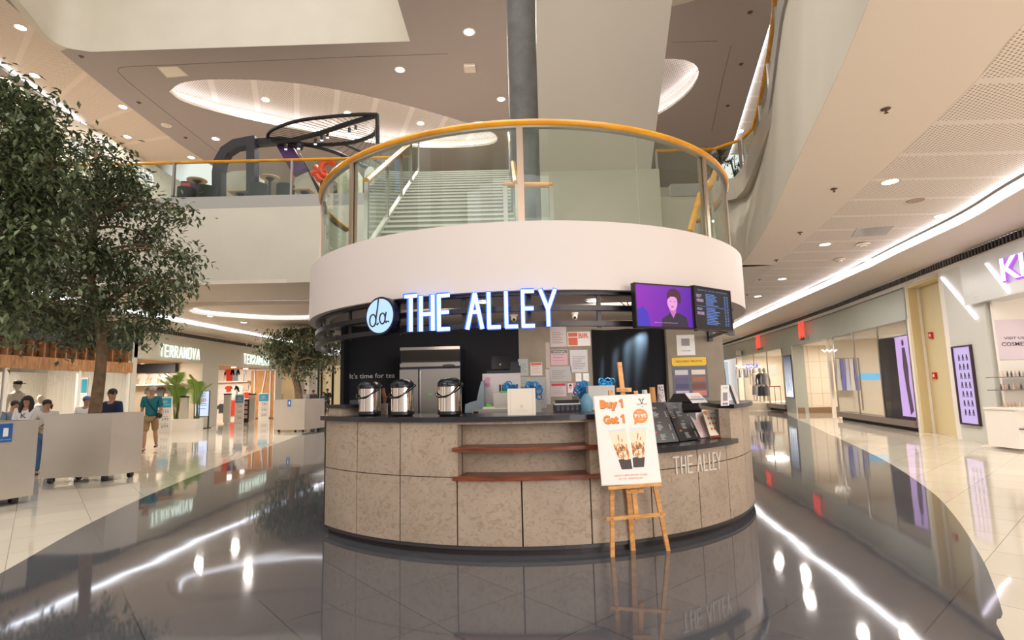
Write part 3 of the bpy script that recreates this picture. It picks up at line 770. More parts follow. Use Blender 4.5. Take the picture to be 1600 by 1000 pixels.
MB(M2).box(-W2 / 2 + .014, W2 / 2 - .014, -H2 / 2 + .018, H2 / 2 - .014, 0, .003).build('display', emit('night_display', (12, 14, 26), .7), t2)
lines = MB(M2)
V = lambda u, v: ((u - .5) * W2, (.5 - v) * H2)
lines.text('BREWED TEA   MILK TEA   FRESH FRUIT TEA', *V(.5, .09), .012, W2 * .78, .0034, 0)
random.seed(3)
for k in range(20):
    v = .17 + k * .037
    if k == 8: lines.stroke(V(.06, v), V(.94, v + .01), .003, .003, .004); continue
    L = random.uniform(.2, .36)
    lines.stroke(V(.3, v), V(.3 + L, v + .006), H2 * .016, .003, .004)
    lines.stroke(V(.8, v + .01), V(.84, v + .01), H2 * .013, .003, .004); lines.stroke(V(.87, v + .01), V(.91, v + .01), H2 * .013, .003, .004)
lines.build('menu_lines', emit('menu_blue', (110, 150, 230), .9), t2)
cups_ = MB(M2)
for v in (.3, .6):
    for k in range(5): cups_.stroke(V(.08 + k * .036, v), V(.08 + k * .036, v + .07), W2 * .024, .003, .004)
cups_.build('menu_pictures', emit('menu_pics', (190, 150, 190), .9), t2)
lb_ = MB(M2)
for v in (.2, .23, .26, .52, .55): lb_.stroke(V(.06, v), V(.06 + random.uniform(.08, .16), v), H2 * .012, .003, .004)
lb_.build('menu_headings', emit('menu_head', (200, 205, 225), .8), t2)
# bracket under the screens
b0_ = ony(1109, 527, 7.84); b1_ = oncyl(1135, 517, 3.05)
br2 = thing('screen_bracket', 'black steel arm holding the menu screen to the concrete pillar', 'bracket', b0_)
MB().tube([b0_, (b1_.x, b1_.y, b1_.z)], .022, 8).build('arm', M_black, br2)
MB().box(b0_.x - .03, b0_.x + .03, 7.8, 7.86, b0_.z - .06, b0_.z + .14).build('wall_plate', M_black, br2)
cb = MB()
for dx in (0, .05):
    P = [ony(975 + dx * 120, 462, 6.3), ony(970 + dx * 200, 472, 6.2), ony(978 + dx * 100, 480, 6.1), ony(986, 478 + dx * 80, 5.8)]
    cb.tube(P, .006, 6)
tag(cb.build('screen_cable', M_black), 'black cables looping from the kiosk ceiling to the screens', 'cable')
# ------------------------------------------------------------ landing balustrade on the drum
bal = thing('glass_balustrade', 'curved glass balustrade with mustard wooden handrail on the white drum above the kiosk', 'balustrade', (DC[0], DC[1], ZD1))
RG = 2.93
ZR = oncyl(822, 192, RG, DC).z
ga = [R(a) for a in (-100, -79, -60, -46.5, -32.5, -14, 2, 20.5, 33, 49, 66, 84, 100)]
def dang(x, y, r=RG): p = oncyl(x, y, r, DC); return math.atan2(p.x - DC[0], -(p.y - DC[1]))
PA = [dang(550, 330), dang(814, 300), dang(1104, 330)]
JA = [R(-100), dang(527.5, 330), PA[0], dang(586, 330), dang(654, 330), PA[1], dang(997, 300), PA[2], R(84), R(100)]
for a, b in zip(JA, JA[1:]):
    MB().arc(DC, RG - .012, RG, a + .003, b - .003, ZD1 - .0, ZR - .03).build('glass_panel', M_glass, bal)
MB().tube([(DC[0] + RG * math.sin(a), DC[1] - RG * math.cos(a), ZR) for a in [R(-101 + k * 202 / 80) for k in range(81)]], .046, 10, flat=.85).build('handrail', M_rail, bal, smooth=True)
MB().arc(DC, RG - .03, RG + .02, R(-100), R(100), ZR - .055, ZR - .035).build('rail_channel', M_steel, bal)
M_post = mat('brass_grey_post', (176, 152, 132), .3, .8)
for a in PA + [R(-74), R(72)]:
    MB().arc(DC, RG - .05, RG - .015, a - .011, a + .011, ZD1, ZR - .03).arc(DC, RG + .003, RG + .02, a - .011, a + .011, ZD1, ZR - .03).build('post', M_post, bal)
    
# ------------------------------------------------------------ stairs from the landing to the upper floor
xs0, xs1 = -2.05, .02
n = 22; y0s, y1s = 6.75, 13.3; rise = (Z2 - ZD1) / n; run = (y1s - y0s) / n
stairs = thing('staircase', 'pale grey stone staircase rising from the round landing to the upper floor', 'stairs', (-1, y0s, ZD1))
M_step = mat('stair_stone', (168, 164, 156), .35); M_nose = mat('stair_nosing', (218, 214, 202), .3)
stp = MB(); nos = MB()
for k in range(n):
    y = y0s + k * run; z = ZD1 + (k + 1) * rise
    xa = lerp(-1.80, -2.28, k / n); xb = lerp(.1, .0, k / n)
    stp.box(xa, xb, y, y + run + .3, z - rise - .02, z - .0)
    nos.box(xa, xb, y - .025, y + .03, z - .03, z + .004)
stp.box(-2.28, 0, y1s, 14.2, Z2 - .4, Z2)
stp.build('steps', M_step, stairs); nos.build('nosings', M_nose, stairs)
st_ = MB()
for xa, xb in ((-1.80, -2.28),):
    q = [Vector((xa, y0s, ZD1 - .1)), Vector((xb, y1s, Z2 - .1)), Vector((xb, y1s, Z2 + .16)), Vector((xa, y0s, ZD1 + .22))]
    st_.hexa(q, [p + Vector((-.08, 0, 0)) for p in q])
st_.build('stringer', M_nose, stairs)
def stair_rail(P0, P1, label, h=.95, posts=4, side=0, zlift=.18):
    t = thing('stair_balustrade', label, 'balustrade', P0)
    P0, P1 = Vector(P0), Vector(P1)
    up = Vector((0, 0, 1))
    a, b = P0 + up * h, P1 + up * h
    MB().tube([a, b], .045, 10).build('handrail', M_rail, t, smooth=True)
    for k in range(posts):
        f0, f1 = k / posts, (k + 1) / posts
        q = [P0.lerp(P1, f0 + .004) + up * zlift, P0.lerp(P1, f1 - .004) + up * zlift, P0.lerp(P1, f1 - .004) + up * (h - .03), P0.lerp(P1, f0 + .004) + up * (h - .03)]
        MB().hexa(q, [p + Vector((.012, 0, 0)) for p in q]).build('glass_panel', M_glass, t)
    for k in range(posts + 1):
        p = P0.lerp(P1, k / posts); MB().box(p.x - .02, p.x + .03, p.y - .03, p.y + .03, p.z - .05, p.z + h - .02).build('post', M_steel, t)
    return t
sl = stair_rail((-1.84, 6.75, ZD1 + .1), (-2.30, 13.3, Z2 + .1), 'glass balustrade with sloping wooden handrail on the left side of the stairs', 1.0, 4)
stair_rail((.10, 6.95, ZD1 + .1), (.03, 13.3, Z2 + .1), 'glass balustrade with sloping wooden handrail on the right side of the stairs beside the column', 1.0, 4)
# short guard at the back of the landing
ga_, gb_ = ony(787, 289, 7.35), ony(863, 289, 7.35)
gd = thing('guard_rail', 'short glass guard with flat wooden rail behind the centre post of the landing', 'guard rail', ((ga_.x + gb_.x) / 2, 7.35, ZD1))
MB().tube([ga_, gb_], .04, 10).build('handrail', M_rail, gd, smooth=True)
MB().box(ga_.x + .04, gb_.x - .04, 7.345, 7.355, ZD1 + .04, ga_.z - .03).build('glass_panel', M_glass, gd)
for x in (ga_.x + .02, gb_.x - .02): MB().box(x - .03, x + .03, 7.32, 7.38, ZD1 - .02, ga_.z - .02).build('post', M_steel, gd)
# handrail of the flight that goes down on the right of the landing
pr = [ony(1118, 268, 7.6), ony(1110, 290, 7.3), ony(1098, 300, 7.1), ony(1094, 304, 7.0), ony(1078, 362, 6.6)]
dn = thing('guard_rail', 'wooden handrail bending down at the right end of the landing', 'guard rail', (pr[3].x, pr[3].y, ZD1))
MB().tube([p for p in pr], .04, 10).build('handrail', M_rail, dn, smooth=True)
for p in (pr[1], pr[3]): MB().box(p.x - .015, p.x + .015, p.y - .015, p.y + .015, ZD1 - .02, p.z).build('post', M_steel, dn)

# ------------------------------------------------------------ balustrades of the upper floor
def balustrade(line, z, posts, label, h=1.1, glass_z=0):
    t = thing('glass_balustrade', label, 'balustrade', (line[0].x, line[0].y, z))
    MB().tube([(p.x, p.y, z + h) for p in line], .045, 8).build('handrail', M_rail, t, smooth=True)
    L = [0]
    for i in range(1, len(line)): L.append(L[-1] + (line[i] - line[i - 1]).length)
    def at(s):
        i = 1
        while i < len(L) - 1 and L[i] < s: i += 1
        return line[i - 1].lerp(line[i], (s - L[i - 1]) / max(L[i] - L[i - 1], 1e-9))
    for k in range(posts):
        sub = [at(L[-1] * (k + f / 6) / posts) for f in range(7)]
        wallmesh(sub, z + .0, z + h - .03, .012).build('glass_panel', M_glass, t)
    for k in range(posts + 1):
        p = at(L[-1] * k / posts); MB().box(p.x - .028, p.x + .028, p.y - .05, p.y + .02, z - .02, z + h - .02).build('post', M_steel, t)
    return t
HU = ony(300, 251, 14.35).z - Z2
xsl = [ony(x, 300, 14.42).x for x in (-100, 86, 275, 471, 640)]
balustrade([Vector((x, 14.46)) for x in (xsl[0], xsl[2], xsl[4])], Z2, 4, 'long glass balustrade with wooden handrail along the cafe terrace on the upper left', HU)
er = offset(EDGE_T, .1)
balustrade(er + [Vector((6.25, 13.75))], Z2, 8, 'glass balustrade with wooden handrail running along the right edge of the void', HU)
balustrade([Vector((6.2, 13.9)), Vector((5.7, 14.42)), Vector((4.1, 14.42))], Z2, 2, 'short glass balustrade with wooden handrail in front of the upper plants on the right', HU)

# ------------------------------------------------------------ cafe terrace upstairs
YC = 15.4
M_up = mat('charcoal_fabric', (44, 46, 46), .85); M_tt = mat('light_wood_top', (196, 164, 128), .5); M_rock = mat('grey_plaster', (196, 188, 172), .7, noise=.1, nscale=2)
def cafe_table(x, ztop_px, Y, r, label, square=False):
    p = ony(x, ztop_px, Y); t = thing('cafe_table', label, 'table', (p.x, Y, Z2))
    if square: MB().box(p.x - r, p.x + r, Y - r, Y + r, p.z - .03, p.z).build('table_top', M_tt, t)
    else: MB().lathe([(r - .01, -.04), (r, -.03), (r, -.01), (r - .01, 0)], p, 28).build('table_top', M_tt, t)
    MB().lathe([(.04, Z2 - p.z + .02), (.04, -.12), (.14, -.04)], p, 12).build('stem', M_blackp, t)
    MB().lathe([(.22, 0), (.22, .02), (.04, .03)], (p.x, Y, Z2), 20).build('foot', M_blackp, t)
cafe_table(308, 281, 15.6, .28, 'round high cafe table nearest the purple menu stand')
cafe_table(422, 277, 15.6, .28, 'round high cafe table between two dark tub chairs')
cafe_table(376, 302, 15.2, .26, 'low square cafe table in front of the grey plaster arch', True)
cafe_table(476, 299, 15.2, .26, 'low square cafe table behind the balustrade post near the orange sculpture', True)
def tub_chair(x0, x1, ytop, Y, label):
    a = ony(x0, ytop, Y); b = ony(x1, ytop, Y); c = (a + b) / 2; r = (b.x - a.x) / 2; h = c.z - Z2
    t = thing('tub_chair', label, 'chair', (c.x, Y, Z2))
    MB().lathe([(r * .86, .08), (r * .9, h * .55), (r * .86, h * .6)], (c.x, Y, Z2), 24).build('seat', M_up, t, smooth=True)
    MB().arc((c.x, Y), r * .82, r, R(-115), R(115), Z2 + .08, Z2 + h, 22).build('backrest', M_up, t, smooth=True)
    for s1 in (-1, 1):
        for s2 in (-1, 1): MB().lathe([(.02, 0), (.02, .08)], (c.x + s1 * r * .55, Y + s2 * r * .55, Z2), 8).build('leg', M_blackp, t)
tub_chair(279, 305, 295, 15.0, 'dark tub chair left of the round high table by the purple menu stand')
tub_chair(310, 338, 293, 15.0, 'dark tub chair right of the round high table by the purple menu stand')
tub_chair(390, 418, 289, 15.0, 'dark tub chair behind the black arch post')
tub_chair(433, 460, 290, 15.0, 'dark tub chair at the middle of the terrace, right of the second high table')
tub_chair(501, 527, 286, 15.0, 'dark tub chair under the orange sculpture')
# purple menu stand
M_, w_, h_ = fpx(281, 282, 315, 314, 15.9)
ms = thing('menu_stand', 'purple menu stand with white drink title behind the upper balustrade', 'sign', (M_.translation.x, 15.9, Z2))
MB(M_).box(-w_ / 2, w_ / 2, -h_ / 2, h_ / 2, -.03, 0).build('panel', mat('dark_purple', (64, 34, 84), .5), ms)
MB(M_).text('Cold Brew', 0, -.02, .1, w_ * .82).build('title', M_paper, ms)
MB(M_).box(-w_ * .46, -w_ * .05, h_ * .18, h_ * .4, 0, .004).build('red_badge', mat('red_badge', (196, 58, 48), .5), ms)
# grey plaster humps
def hump(pts, Y, d, label):
    P = [ony(x, y, Y) for x, y in pts]; f = [Vector((p.x, Y, max(p.z, Z2))) for p in P]
    b_ = [p + Vector((0, d, 0)) for p in f]; n_ = len(f)
    m = MB(); tri = tessellate_polygon([[Vector((p.x, p.z, 0)) for p in f]])
    m.add(f + b_, [tuple(t) for t in tri] + [tuple(k + n_ for k in t) for t in tri] + [(i, (i + 1) % n_, (i + 1) % n_ + n_, i + n_) for i in range(n_)])
    tag(m.build('plaster_hump', M_rock), label, 'partition')
hump([(338, 316), (338, 290), (345, 276), (360, 268), (390, 266), (402, 272), (402, 316)], 16.4, .5, 'grey plaster arch wall behind the black arch post')
hump([(452, 312), (462, 275), (474, 266), (484, 267), (500, 290), (510, 312)], 16.4, .5, 'pale plaster hump wall left of the orange sculpture')
hump([(512, 312), (512, 275), (520, 262), (535, 256), (548, 258), (560, 268), (560, 312)], 16.8, .5, 'tan plaster arch wall right of the orange sculpture')
# black leaf shaped canopy on an arch
cn = thing('leaf_canopy', 'black steel leaf shaped canopy with wires on an arched post above the cafe', 'canopy', (ony(390, 316, 15.2).x, 15.2, Z2))
def ribbon3(pts, wdt, th, Y): # polyline bar with square section in the frontal plane
    m = MB(); P = [ony(x, y, Y) for x, y in pts]
    vs = []
    for i in range(len(P)):
        d = (P[min(i + 1, len(P) - 1)] - P[max(i - 1, 0)]).normalized(); nrm = Vector((-d.z, 0, d.x)) * wdt / 2
        for q in (P[i] - nrm, P[i] + nrm, P[i] + nrm + Vector((0, th, 0)), P[i] - nrm + Vector((0, th, 0))): vs.append(q)
    n_ = len(P) - 1
    return m.add(vs, [(i * 4 + k, i * 4 + (k + 1) % 4, (i + 1) * 4 + (k + 1) % 4, (i + 1) * 4 + k) for i in range(n_) for k in range(4)] + [(3, 2, 1, 0), tuple(n_ * 4 + k for k in range(4))])
M_char = mat('charcoal_steel', (46, 44, 50), .45)
ribbon3([(338, 316), (338, 268), (341, 250), (350, 234), (365, 224), (390, 219), (398, 218)], .27, .3, 15.2).build('arch', M_char, cn)
ribbon3([(391, 316), (391, 218)], .24, .3, 15.18).build('post', M_char, cn)
ribbon3([(390, 222), (440, 218), (470, 226)], .2, .2, 15.3).build('beam', M_black, cn)
pw = [ony(x, y, 15.5) for x, y in ((432, 228), (452, 222), (478, 262), (457, 272))]
MB().hexa(pw, [p + Vector((0, .25, 0)) for p in pw]).build('purple_panel', mat('purple_panel', (78, 36, 96), .5), cn)
pw = [ony(x, y, 15.6) for x, y in ((466, 236), (478, 262), (505, 304), (498, 304), (474, 268))]
MB().hexa(pw[:4], [p + Vector((0, .2, 0)) for p in pw[:4]]).build('panel_edge', M_black, cn)
# leaf rims: outer, midrib, lower; in 3d the leaf leans towards the viewer
def cp(x, y, Y): return ony(x, y, Y)
rim1 = [cp(418, 222, 15.4), cp(420, 208, 15.2), cp(436, 198, 14.9), cp(470, 188, 14.6), cp(520, 182, 14.3), cp(560, 179, 14.1), cp(590, 179, 14.0)]
mid = [cp(418, 222, 15.4), cp(455, 219, 15.2), cp(500, 208, 14.8), cp(545, 193, 14.4), cp(590, 180, 14.0)]
rim2 = [cp(440, 222, 15.4), cp(490, 226, 15.5), cp(540, 224, 15.3), cp(575, 215, 15.0), cp(588, 204, 14.6), cp(590, 180, 14.0)]
rim3 = [cp(445, 222, 15.4), cp(490, 228, 15.6), cp(530, 240, 16.0), cp(565, 258, 16.5), cp(600, 270, 16.8)]
rim4 = [cp(540, 226, 15.3), cp(570, 240, 16), cp(595, 255, 16.5)]
for nm, P, r in (('rim', rim1, .05), ('midrib', mid, .07), ('rim', rim2, .06), ('rim', rim3, .07), ('rim', rim4, .05)): MB().tube(curve(P, 5), r, 8).build(nm, M_black, cn, smooth=True)
MB().tube([rim1[-1], cp(590, 224, 14.1)], .06, 8).build('drop_post', M_black, cn)
def along(P, t): P = curve(P, 5); f = t * (len(P) - 1); i = min(int(f), len(P) - 2); return P[i].lerp(P[i + 1], f - i)
wr = MB()
for k in range(26):
    t = (k + .5) / 26; wr.tube([along(rim1, t), along(mid, min(1, t * .8 + .2))], .008, 4, cap=False)
    wr.tube([along(mid, t), along(rim2, t)], .008, 4, cap=False)
    if k % 2: wr.tube([along(rim2, t), along(rim3, t)], .008, 4, cap=False)
w_o = wr.build('wires', M_black, cn); w_o['kind'] = 'stuff'
for x, y in ((512, 212), (503, 216), (493, 222), (556, 201), (546, 205), (447, 230), (467, 229)):
    p = ony(x, y - 5, 14.9)
    h_ob = MB().lathe([(.045, -.16), (.045, 0)], p, 10).build('spot_head', M_black, cn)
    MB().lathe([(.001, -.165), (.035, -.165), (.035, -.15), (.001, -.15)], p, 10).build('spot_lens', M_down, h_ob)
# orange sculpture
os_ = MB(); o_ = ony(505, 268, 15.3)
def oz(x, y): return ony(x, y, 15.3)
os_.tube([oz(522, 255), oz(514, 252), oz(504, 256), oz(501, 266), oz(505, 274), oz(514, 278), oz(508, 284), oz(500, 281), oz(495, 274)], .1, 8)
os_.tube([oz(486, 272), oz(496, 270), oz(510, 268)], .09, 8); os_.tube([oz(492, 260), oz(500, 268)], .08, 8)
tag(os_.build('orange_sculpture', mat('orange_gloss', (232, 74, 26), .3), smooth=True), 'orange twisted sculpture standing behind the upper glass balustrade', 'sculpture')
M_, w_, h_ = fpx(569, 260, 587, 290, 15.0)
wb = thing('oval_sign', 'white oval standing sign seen through the landing glass', 'sign', (M_.translation.x, 15.0, Z2))
MB(M_).disc(0, 0, w_ / 2, h_ / 2, -.03, 0).build('board', M_paper, wb); MB().tube([(M_.translation.x, 15.03, Z2), (M_.translation.x, 15.03, M_.translation.z)], .02).build('stem', M_blackp, wb)
# lit blue-white panel on the far shop upstairs
M_, w_, h_ = fpx(617, 236, 629, 279, 17)
zb__ = Z2 - M_.translation.z
tag(MB(M_).box(-w_ / 2, w_ / 2, zb__, h_ / 2, -.05, 0).build('lit_panel', emit('lit_panel_blue', (150, 170, 235), .9)), 'tall pale blue lit advertising panel beyond the top of the stairs', 'light box')
# shop sign letters on the upper left wall
def wallsign(txt, x0, y0, x1, y1, label, X=-15.09, m=None):
    a = onplane(x0, (y0 + y1) / 2, (X, 0, 0), (1, 0, 0)); b = onplane(x1, (y0 + y1) / 2, (X, 0, 0), (1, 0, 0))
    zt = onplane((x0 + x1) / 2, y0, (X, 0, 0), (1, 0, 0)).z; zb = onplane((x0 + x1) / 2, y1, (X, 0, 0), (1, 0, 0)).z
    M = frame(((a.x + b.x) / 2, (a.y + b.y) / 2, (zt + zb) / 2), (0, 1, 0), (0, 0, 1))
    return tag(MB(M).text(txt, 0, 0, zt - zb, abs(b.y - a.y), bold=.01).build('shop_sign', m or M_led2), label, 'sign')
M_led2 = emit('sign_white', (236, 236, 255), 1.6)
wallsign('LACO', 216, 266, 240, 286, 'white lit letters on the upper left wall, showing beyond the tree')
wallsign('NER', 112, 226, 137, 250, 'short white lit sign on the upper left wall, half hidden by the tree crown')


# ------------------------------------------------------------ ceiling fittings
M_grey = mat('grille_grey', (176, 150, 138), .6)
UP = [(733, 50, .17, 'above the column, topmost of all'), (625, 109, .16, 'left of the column, above the oval ceiling recess'), (783, 155, .15, 'close to the left side of the grey column')]
def lamp(x, y, z, r, label, e, group=None):
    t = downlight('downlight', x, y, z, r, label, group)
    q = onz(x, y, z); area('downlight_light', (q.x, q.y, z - .012), r * 1.5, e, (1, .95, .88), (q.x, q.y, 0), 'DISK')
    return t
for x, y, r, tx in UP: lamp(x, y, Z3, r, 'round ceiling downlight ' + tx, 230)
for x, y, tx in ((415, 156, 'left one inside the large oval recess'), (543, 177, 'middle one inside the large oval recess, over the leaf canopy'), (657, 193, 'right one inside the large oval recess')):
    lamp(x, y, Z3 + .43, .15, 'round downlight, ' + tx, 120)
for x, y, tx in ((32, 43, 'in the upper left corner of the ceiling strip'), (54, 118, 'above the left tree top'), (192, 167, 'left of the oval recess on the panelled strip'), (199, 214, 'right above the second tree top'), (299, 246, 'low on the panelled strip near the rail')):
    lamp(x, y, Z3 + .1, .15, 'round downlight ' + tx, 60)
lamp(337, 217, Z3, .15, 'round downlight between the oval recess and the panelled strip', 90)
lamp(1157, 205, Z3 + .1, .14, 'round downlight over the plants beyond the right handrail', 90)
GR = [(1391, 284, 'nearest and largest on the right hand ceiling'), (1471, 337, 'nearest to the long light strip over the yellow recess'), (1289, 382, 'beside the edge of the right soffit, third from the viewer'), (1354, 406, 'near the light strip, left of the square panel'), (1222, 436, 'next to the soffit edge, before the singer screen'), (1281, 450, 'small far one near the light strip on the right'), (1241, 466, 'tiny far one near the light strip, third from the far end'), (1184, 463, 'tiny far one by the edge of the right soffit')]
for x, y, tx in GR: lamp(x, y, ZC + .12, .14, 'round downlight ' + tx, 50)
for x, y, tx in ((329, 494, 'left of the ground floor oval recess'), (381, 504, 'on the ground floor ceiling above the second lit shop name')): lamp(x, y, ZC, .14, 'flat looking downlight ' + tx, 60)
def sprinkler(x, y, z, label, r=.05):
    q = onz(x, y, z); t = thing('sprinkler', label, 'sprinkler', q)
    MB().lathe([(r, -.004), (r * .8, -.012), (.001, -.012)], q, 14).build('rosette', mat('sprinkler_bronze', (96, 62, 44), .5), t)
    MB().lathe([(.009, -.045), (.009, -.01)], q, 8).lathe([(.022, -.05), (.022, -.045)], q, 10).build('head', mat('sprinkler_bronze', (96, 62, 44), .5), t)
for x, y, tx in ((1384, 170, 'nearest and largest, on the right soffit'), (1303, 295, 'second from the viewer on the right soffit'), (1250, 363, 'third from the viewer on the right soffit'), (1213, 406, 'fourth from the viewer on the right soffit'), (1187, 436, 'fifth from the viewer on the right soffit'), (1167, 460, 'farthest on the right soffit, near the drum')):
    sprinkler(x, y, ZC - .001, 'small bronze ceiling sprinkler, ' + tx)
for x, y, tx in ((1172, 19, 'top right of the upper ceiling'), (1158, 100, 'above the bend of the right handrail'), (1137, 165, 'lowest on the upper ceiling right of the sloping slab'), (127, 88, 'by the corner of the upper left fascia'), (217, 160, 'left of the oval recess'), (290, 215, 'between oval recess and cafe handrail')):
    sprinkler(x, y, Z3, 'small dark ceiling sprinkler ' + tx, .07)
def detector(x, y, z, label, r=.13):
    q = onz(x, y, z); t = thing('smoke_detector', label, 'smoke detector', q)
    MB().lathe([(.001, -.07), (r * .5, -.07), (r * .55, -.04), (r, -.035), (r, 0)], q, 20).build('housing', M_white, t, smooth=True)
detector(260, 195, Z3, 'round white detector on the upper ceiling left of the oval recess', .17)
detector(1311, 405, ZC + .1, 'white dome detector on the right hand ceiling, farther one')
detector(1349, 381, ZC + .1, 'white dome detector on the right hand ceiling, nearer one')
q = onz(734, 104, Z3); tag(MB().box(q.x - .17, q.x + .17, q.y - .17, q.y + .17, Z3 - .1, Z3 - .0).build('ceiling_box', M_white), 'square white box on the upper ceiling left of the column', 'ceiling box')
q = onz(1431, 313, ZC + .12); tag(MB().lathe([(.001, -.012), (.13, -.012), (.14, 0)], q, 24).build('ceiling_speaker', M_grey), 'round beige speaker grille on the right hand perforated ceiling', 'speaker')
P = [onz(x, y, Z3 - .01) for x, y in ((246, 105), (277, 104), (294, 118), (261, 121))]
hp = thing('access_panel', 'square access hatch with a pale frame in the upper left ceiling', 'hatch', P[0])
MB().hexa(P, [p + Vector((0, 0, .01)) for p in P]).build('panel', mat('hatch_panel', (232, 222, 204), .3), hp)
for a, b in zip(P, P[1:] + P[:1]): MB().tube([a, b], .02, 4).build('frame_strip', M_white, hp)
P = [onz(x, y, ZC + .11) for x, y in ((1339, 357), (1398, 353), (1384, 367), (1330, 371))]
tag(MB().hexa(P, [p + Vector((0, 0, .01)) for p in P]).build('access_panel', mat('grey_hatch', (190, 182, 178), .15)), 'square shiny hatch in the right hand perforated ceiling', 'hatch')
# second oval coffer in the ground floor ceiling on the left
OV3 = fitoval([(284, 479), (300, 473), (350, 470), (420, 469), (500, 469), (560, 472), (575, 480), (560, 489), (500, 494), (430, 495), (350, 490), (300, 485)], ZC)
vsr = MB()
c3 = sum(OV3, Vector((0, 0))) / len(OV3)
P2 = [c3 + (p - c3) * .93 for p in OV3]; n3 = len(OV3)
rg = MB().add([(p.x, p.y, ZC - .14) for p in OV3] + [(p.x, p.y, ZC - .14) for p in P2] + [(p.x, p.y, ZC - .02) for p in P2] + [(p.x, p.y, ZC - .02) for p in OV3],
              [(k * n3 + i, k * n3 + (i + 1) % n3, ((k + 1) % 4) * n3 + (i + 1) % n3, ((k + 1) % 4) * n3 + i) for k in range(4) for i in range(n3)])
struct(rg.build('ceiling_ring', M_white, smooth=True))
tag(MB().tube([(lerp(c3.x, p.x, .96), lerp(c3.y, p.y, .96), ZC - .03) for p in P2 + [P2[0]]], .03, 6, cap=False).build('led_strip', M_led_soft), 'white light strip inside the flat oval ring of the ground floor ceiling', 'light strip')

# fine joints in the upper ceiling and in the kerb stone
def joint(pts, z, name='trim_ceiling_joint'):
    P = [onz(x, y, z) for x, y in pts]
    struct(MB().tube([(p.x, p.y, z) for p in P], .009, 4).build(name, mat('ceiling_joint', (120, 104, 92), .7)))  # thin dark seam line
joint([(345, 242), (300, 207), (240, 160), (196, 124), (184, 112), (186, 106), (200, 104), (320, 99), (520, 90), (700, 84)], Z3)
joint([(1142, 72), (1128, 130), (1112, 205)], Z3)
joint([(1050, 66), (1085, 65), (1122, 64)], Z3)
jk = MB()
for x in (307, 349, 388, 428, 466, 505):
    p = ony(x, 322, 14.3); jk.box(p.x - .008, p.x + .008, 14.355, 14.42, 6.57, Z2 - .005)
struct(jk.build('trim_kerb_joints', mat('kerb_joint', (120, 116, 112), .5)))
# ------------------------------------------------------------ right hand shops
def wy(Y):
    for a, b in zip(WALLR, WALLR[1:]):
        if a.y <= Y <= b.y: return a.lerp(b, (Y - a.y) / (b.y - a.y))
    return WALLR[-1].copy()
def wseg(Ya, Yb): return [wy(Ya)] + [p.copy() for p in WALLR if Ya < p.y < Yb] + [wy(Yb)]
M_hm = mat('grey_green_panel', (172, 174, 162), .35, noise=.04, nscale=.6)
M_beige = mat('beige_wall', (236, 222, 202), .55)
M_yel = mat('pale_yellow_wall', (214, 196, 152), .6)
M_shopw = mat('shop_white', (238, 230, 220), .55)
M_slot = mat('vent_dark', (34, 32, 32), .6)
M_red = mat('alarm_red', (190, 24, 26), .4)
struct(wallmesh(wseg(1.2, 43.9), 4.26, ZC - .03, .15).build('wall_right_top', M_slot))
sl_ = MB()
for p, q in zip(resample(wseg(3, 34), 260), resample(offset(wseg(3, 34), -.02), 260)):
    sl_.box(p.x - .03, p.x + .02, p.y - .012, p.y + .012, 4.27, 4.42)
vg = tag(sl_.build('vent_grille', mat('vent_fin', (120, 116, 112), .5)), 'long dark ventilation grille running above the right hand shop fronts', 'vent', kind='stuff')
struct(wallmesh(wseg(1.2, 43.9), 4.14, 4.27, .22).build('wall_right_band', M_shopw))
struct(wallmesh(wseg(15.5, 43.9), 3.2, 4.15, .3).build('wall_right_fascia', M_hm))
struct(wallmesh(offset(wseg(15.55, 40), -.012), 4.10, 4.125, .01).build('trim_fascia_line', mat('dark_line', (96, 92, 88), .5)))
# pillar between, yellow recess, white pillar
struct(wallmesh(wseg(15.35, 15.6), 0, 4.15, .5).build('pillar_white', M_shopw))
pA, pB = wy(15.36), wy(13.75)
struct(MB().prism([pA, pA + Vector((1.0, .25)), pB + Vector((1.0, .25)), pB], 0, .01).build('floor_recess', M_cream))
struct(MB().box(pA.x - .02, pA.x + .5, 15.3, 15.4, 0, 4.15).build('wall_recess_left', M_yel))
struct(wallmesh(offset(wseg(13.6, 15.4), .3), 0, 4.1, .1).build('wall_recess_back', M_yel))
struct(wallmesh(wseg(13.7, 15.4), 4.05, 4.2, .6).build('wall_recess_soffit', M_yel))
struct(wallmesh(wseg(13.55, 13.75), 0, 4.2, .5).build('pillar_recess_edge', M_shopw))
for x, y, nm, tx in ((1456, 524, 'fire_alarm_sounder', 'red fire alarm sounder, the upper of two red boxes on the yellow recess wall'), (1462, 587, 'fire_call_point', 'red fire call point, the lower of two red boxes on the yellow recess wall')):
    rl_ = offset([pB, pA], .3); q = onwall(x, y, rl_[0], rl_[1])
    d_ = Vector((pA.x - pB.x, pA.y - pB.y, 0)).normalized(); M = frame(q, d_, (0, 0, 1))
    if (M.to_3x3() @ Vector((0, 0, 1))).x > 0: M = frame(q, -d_, (0, 0, 1))
    t = thing(nm, tx, 'fire alarm', q)
    MB(M).box(-.08, .08, -.09, .09, -.0, .05).build('housing', M_red, t)
    MB(M).box(-.035, .035, -.03, .04, .05, .056).build('face', M_paper, t)
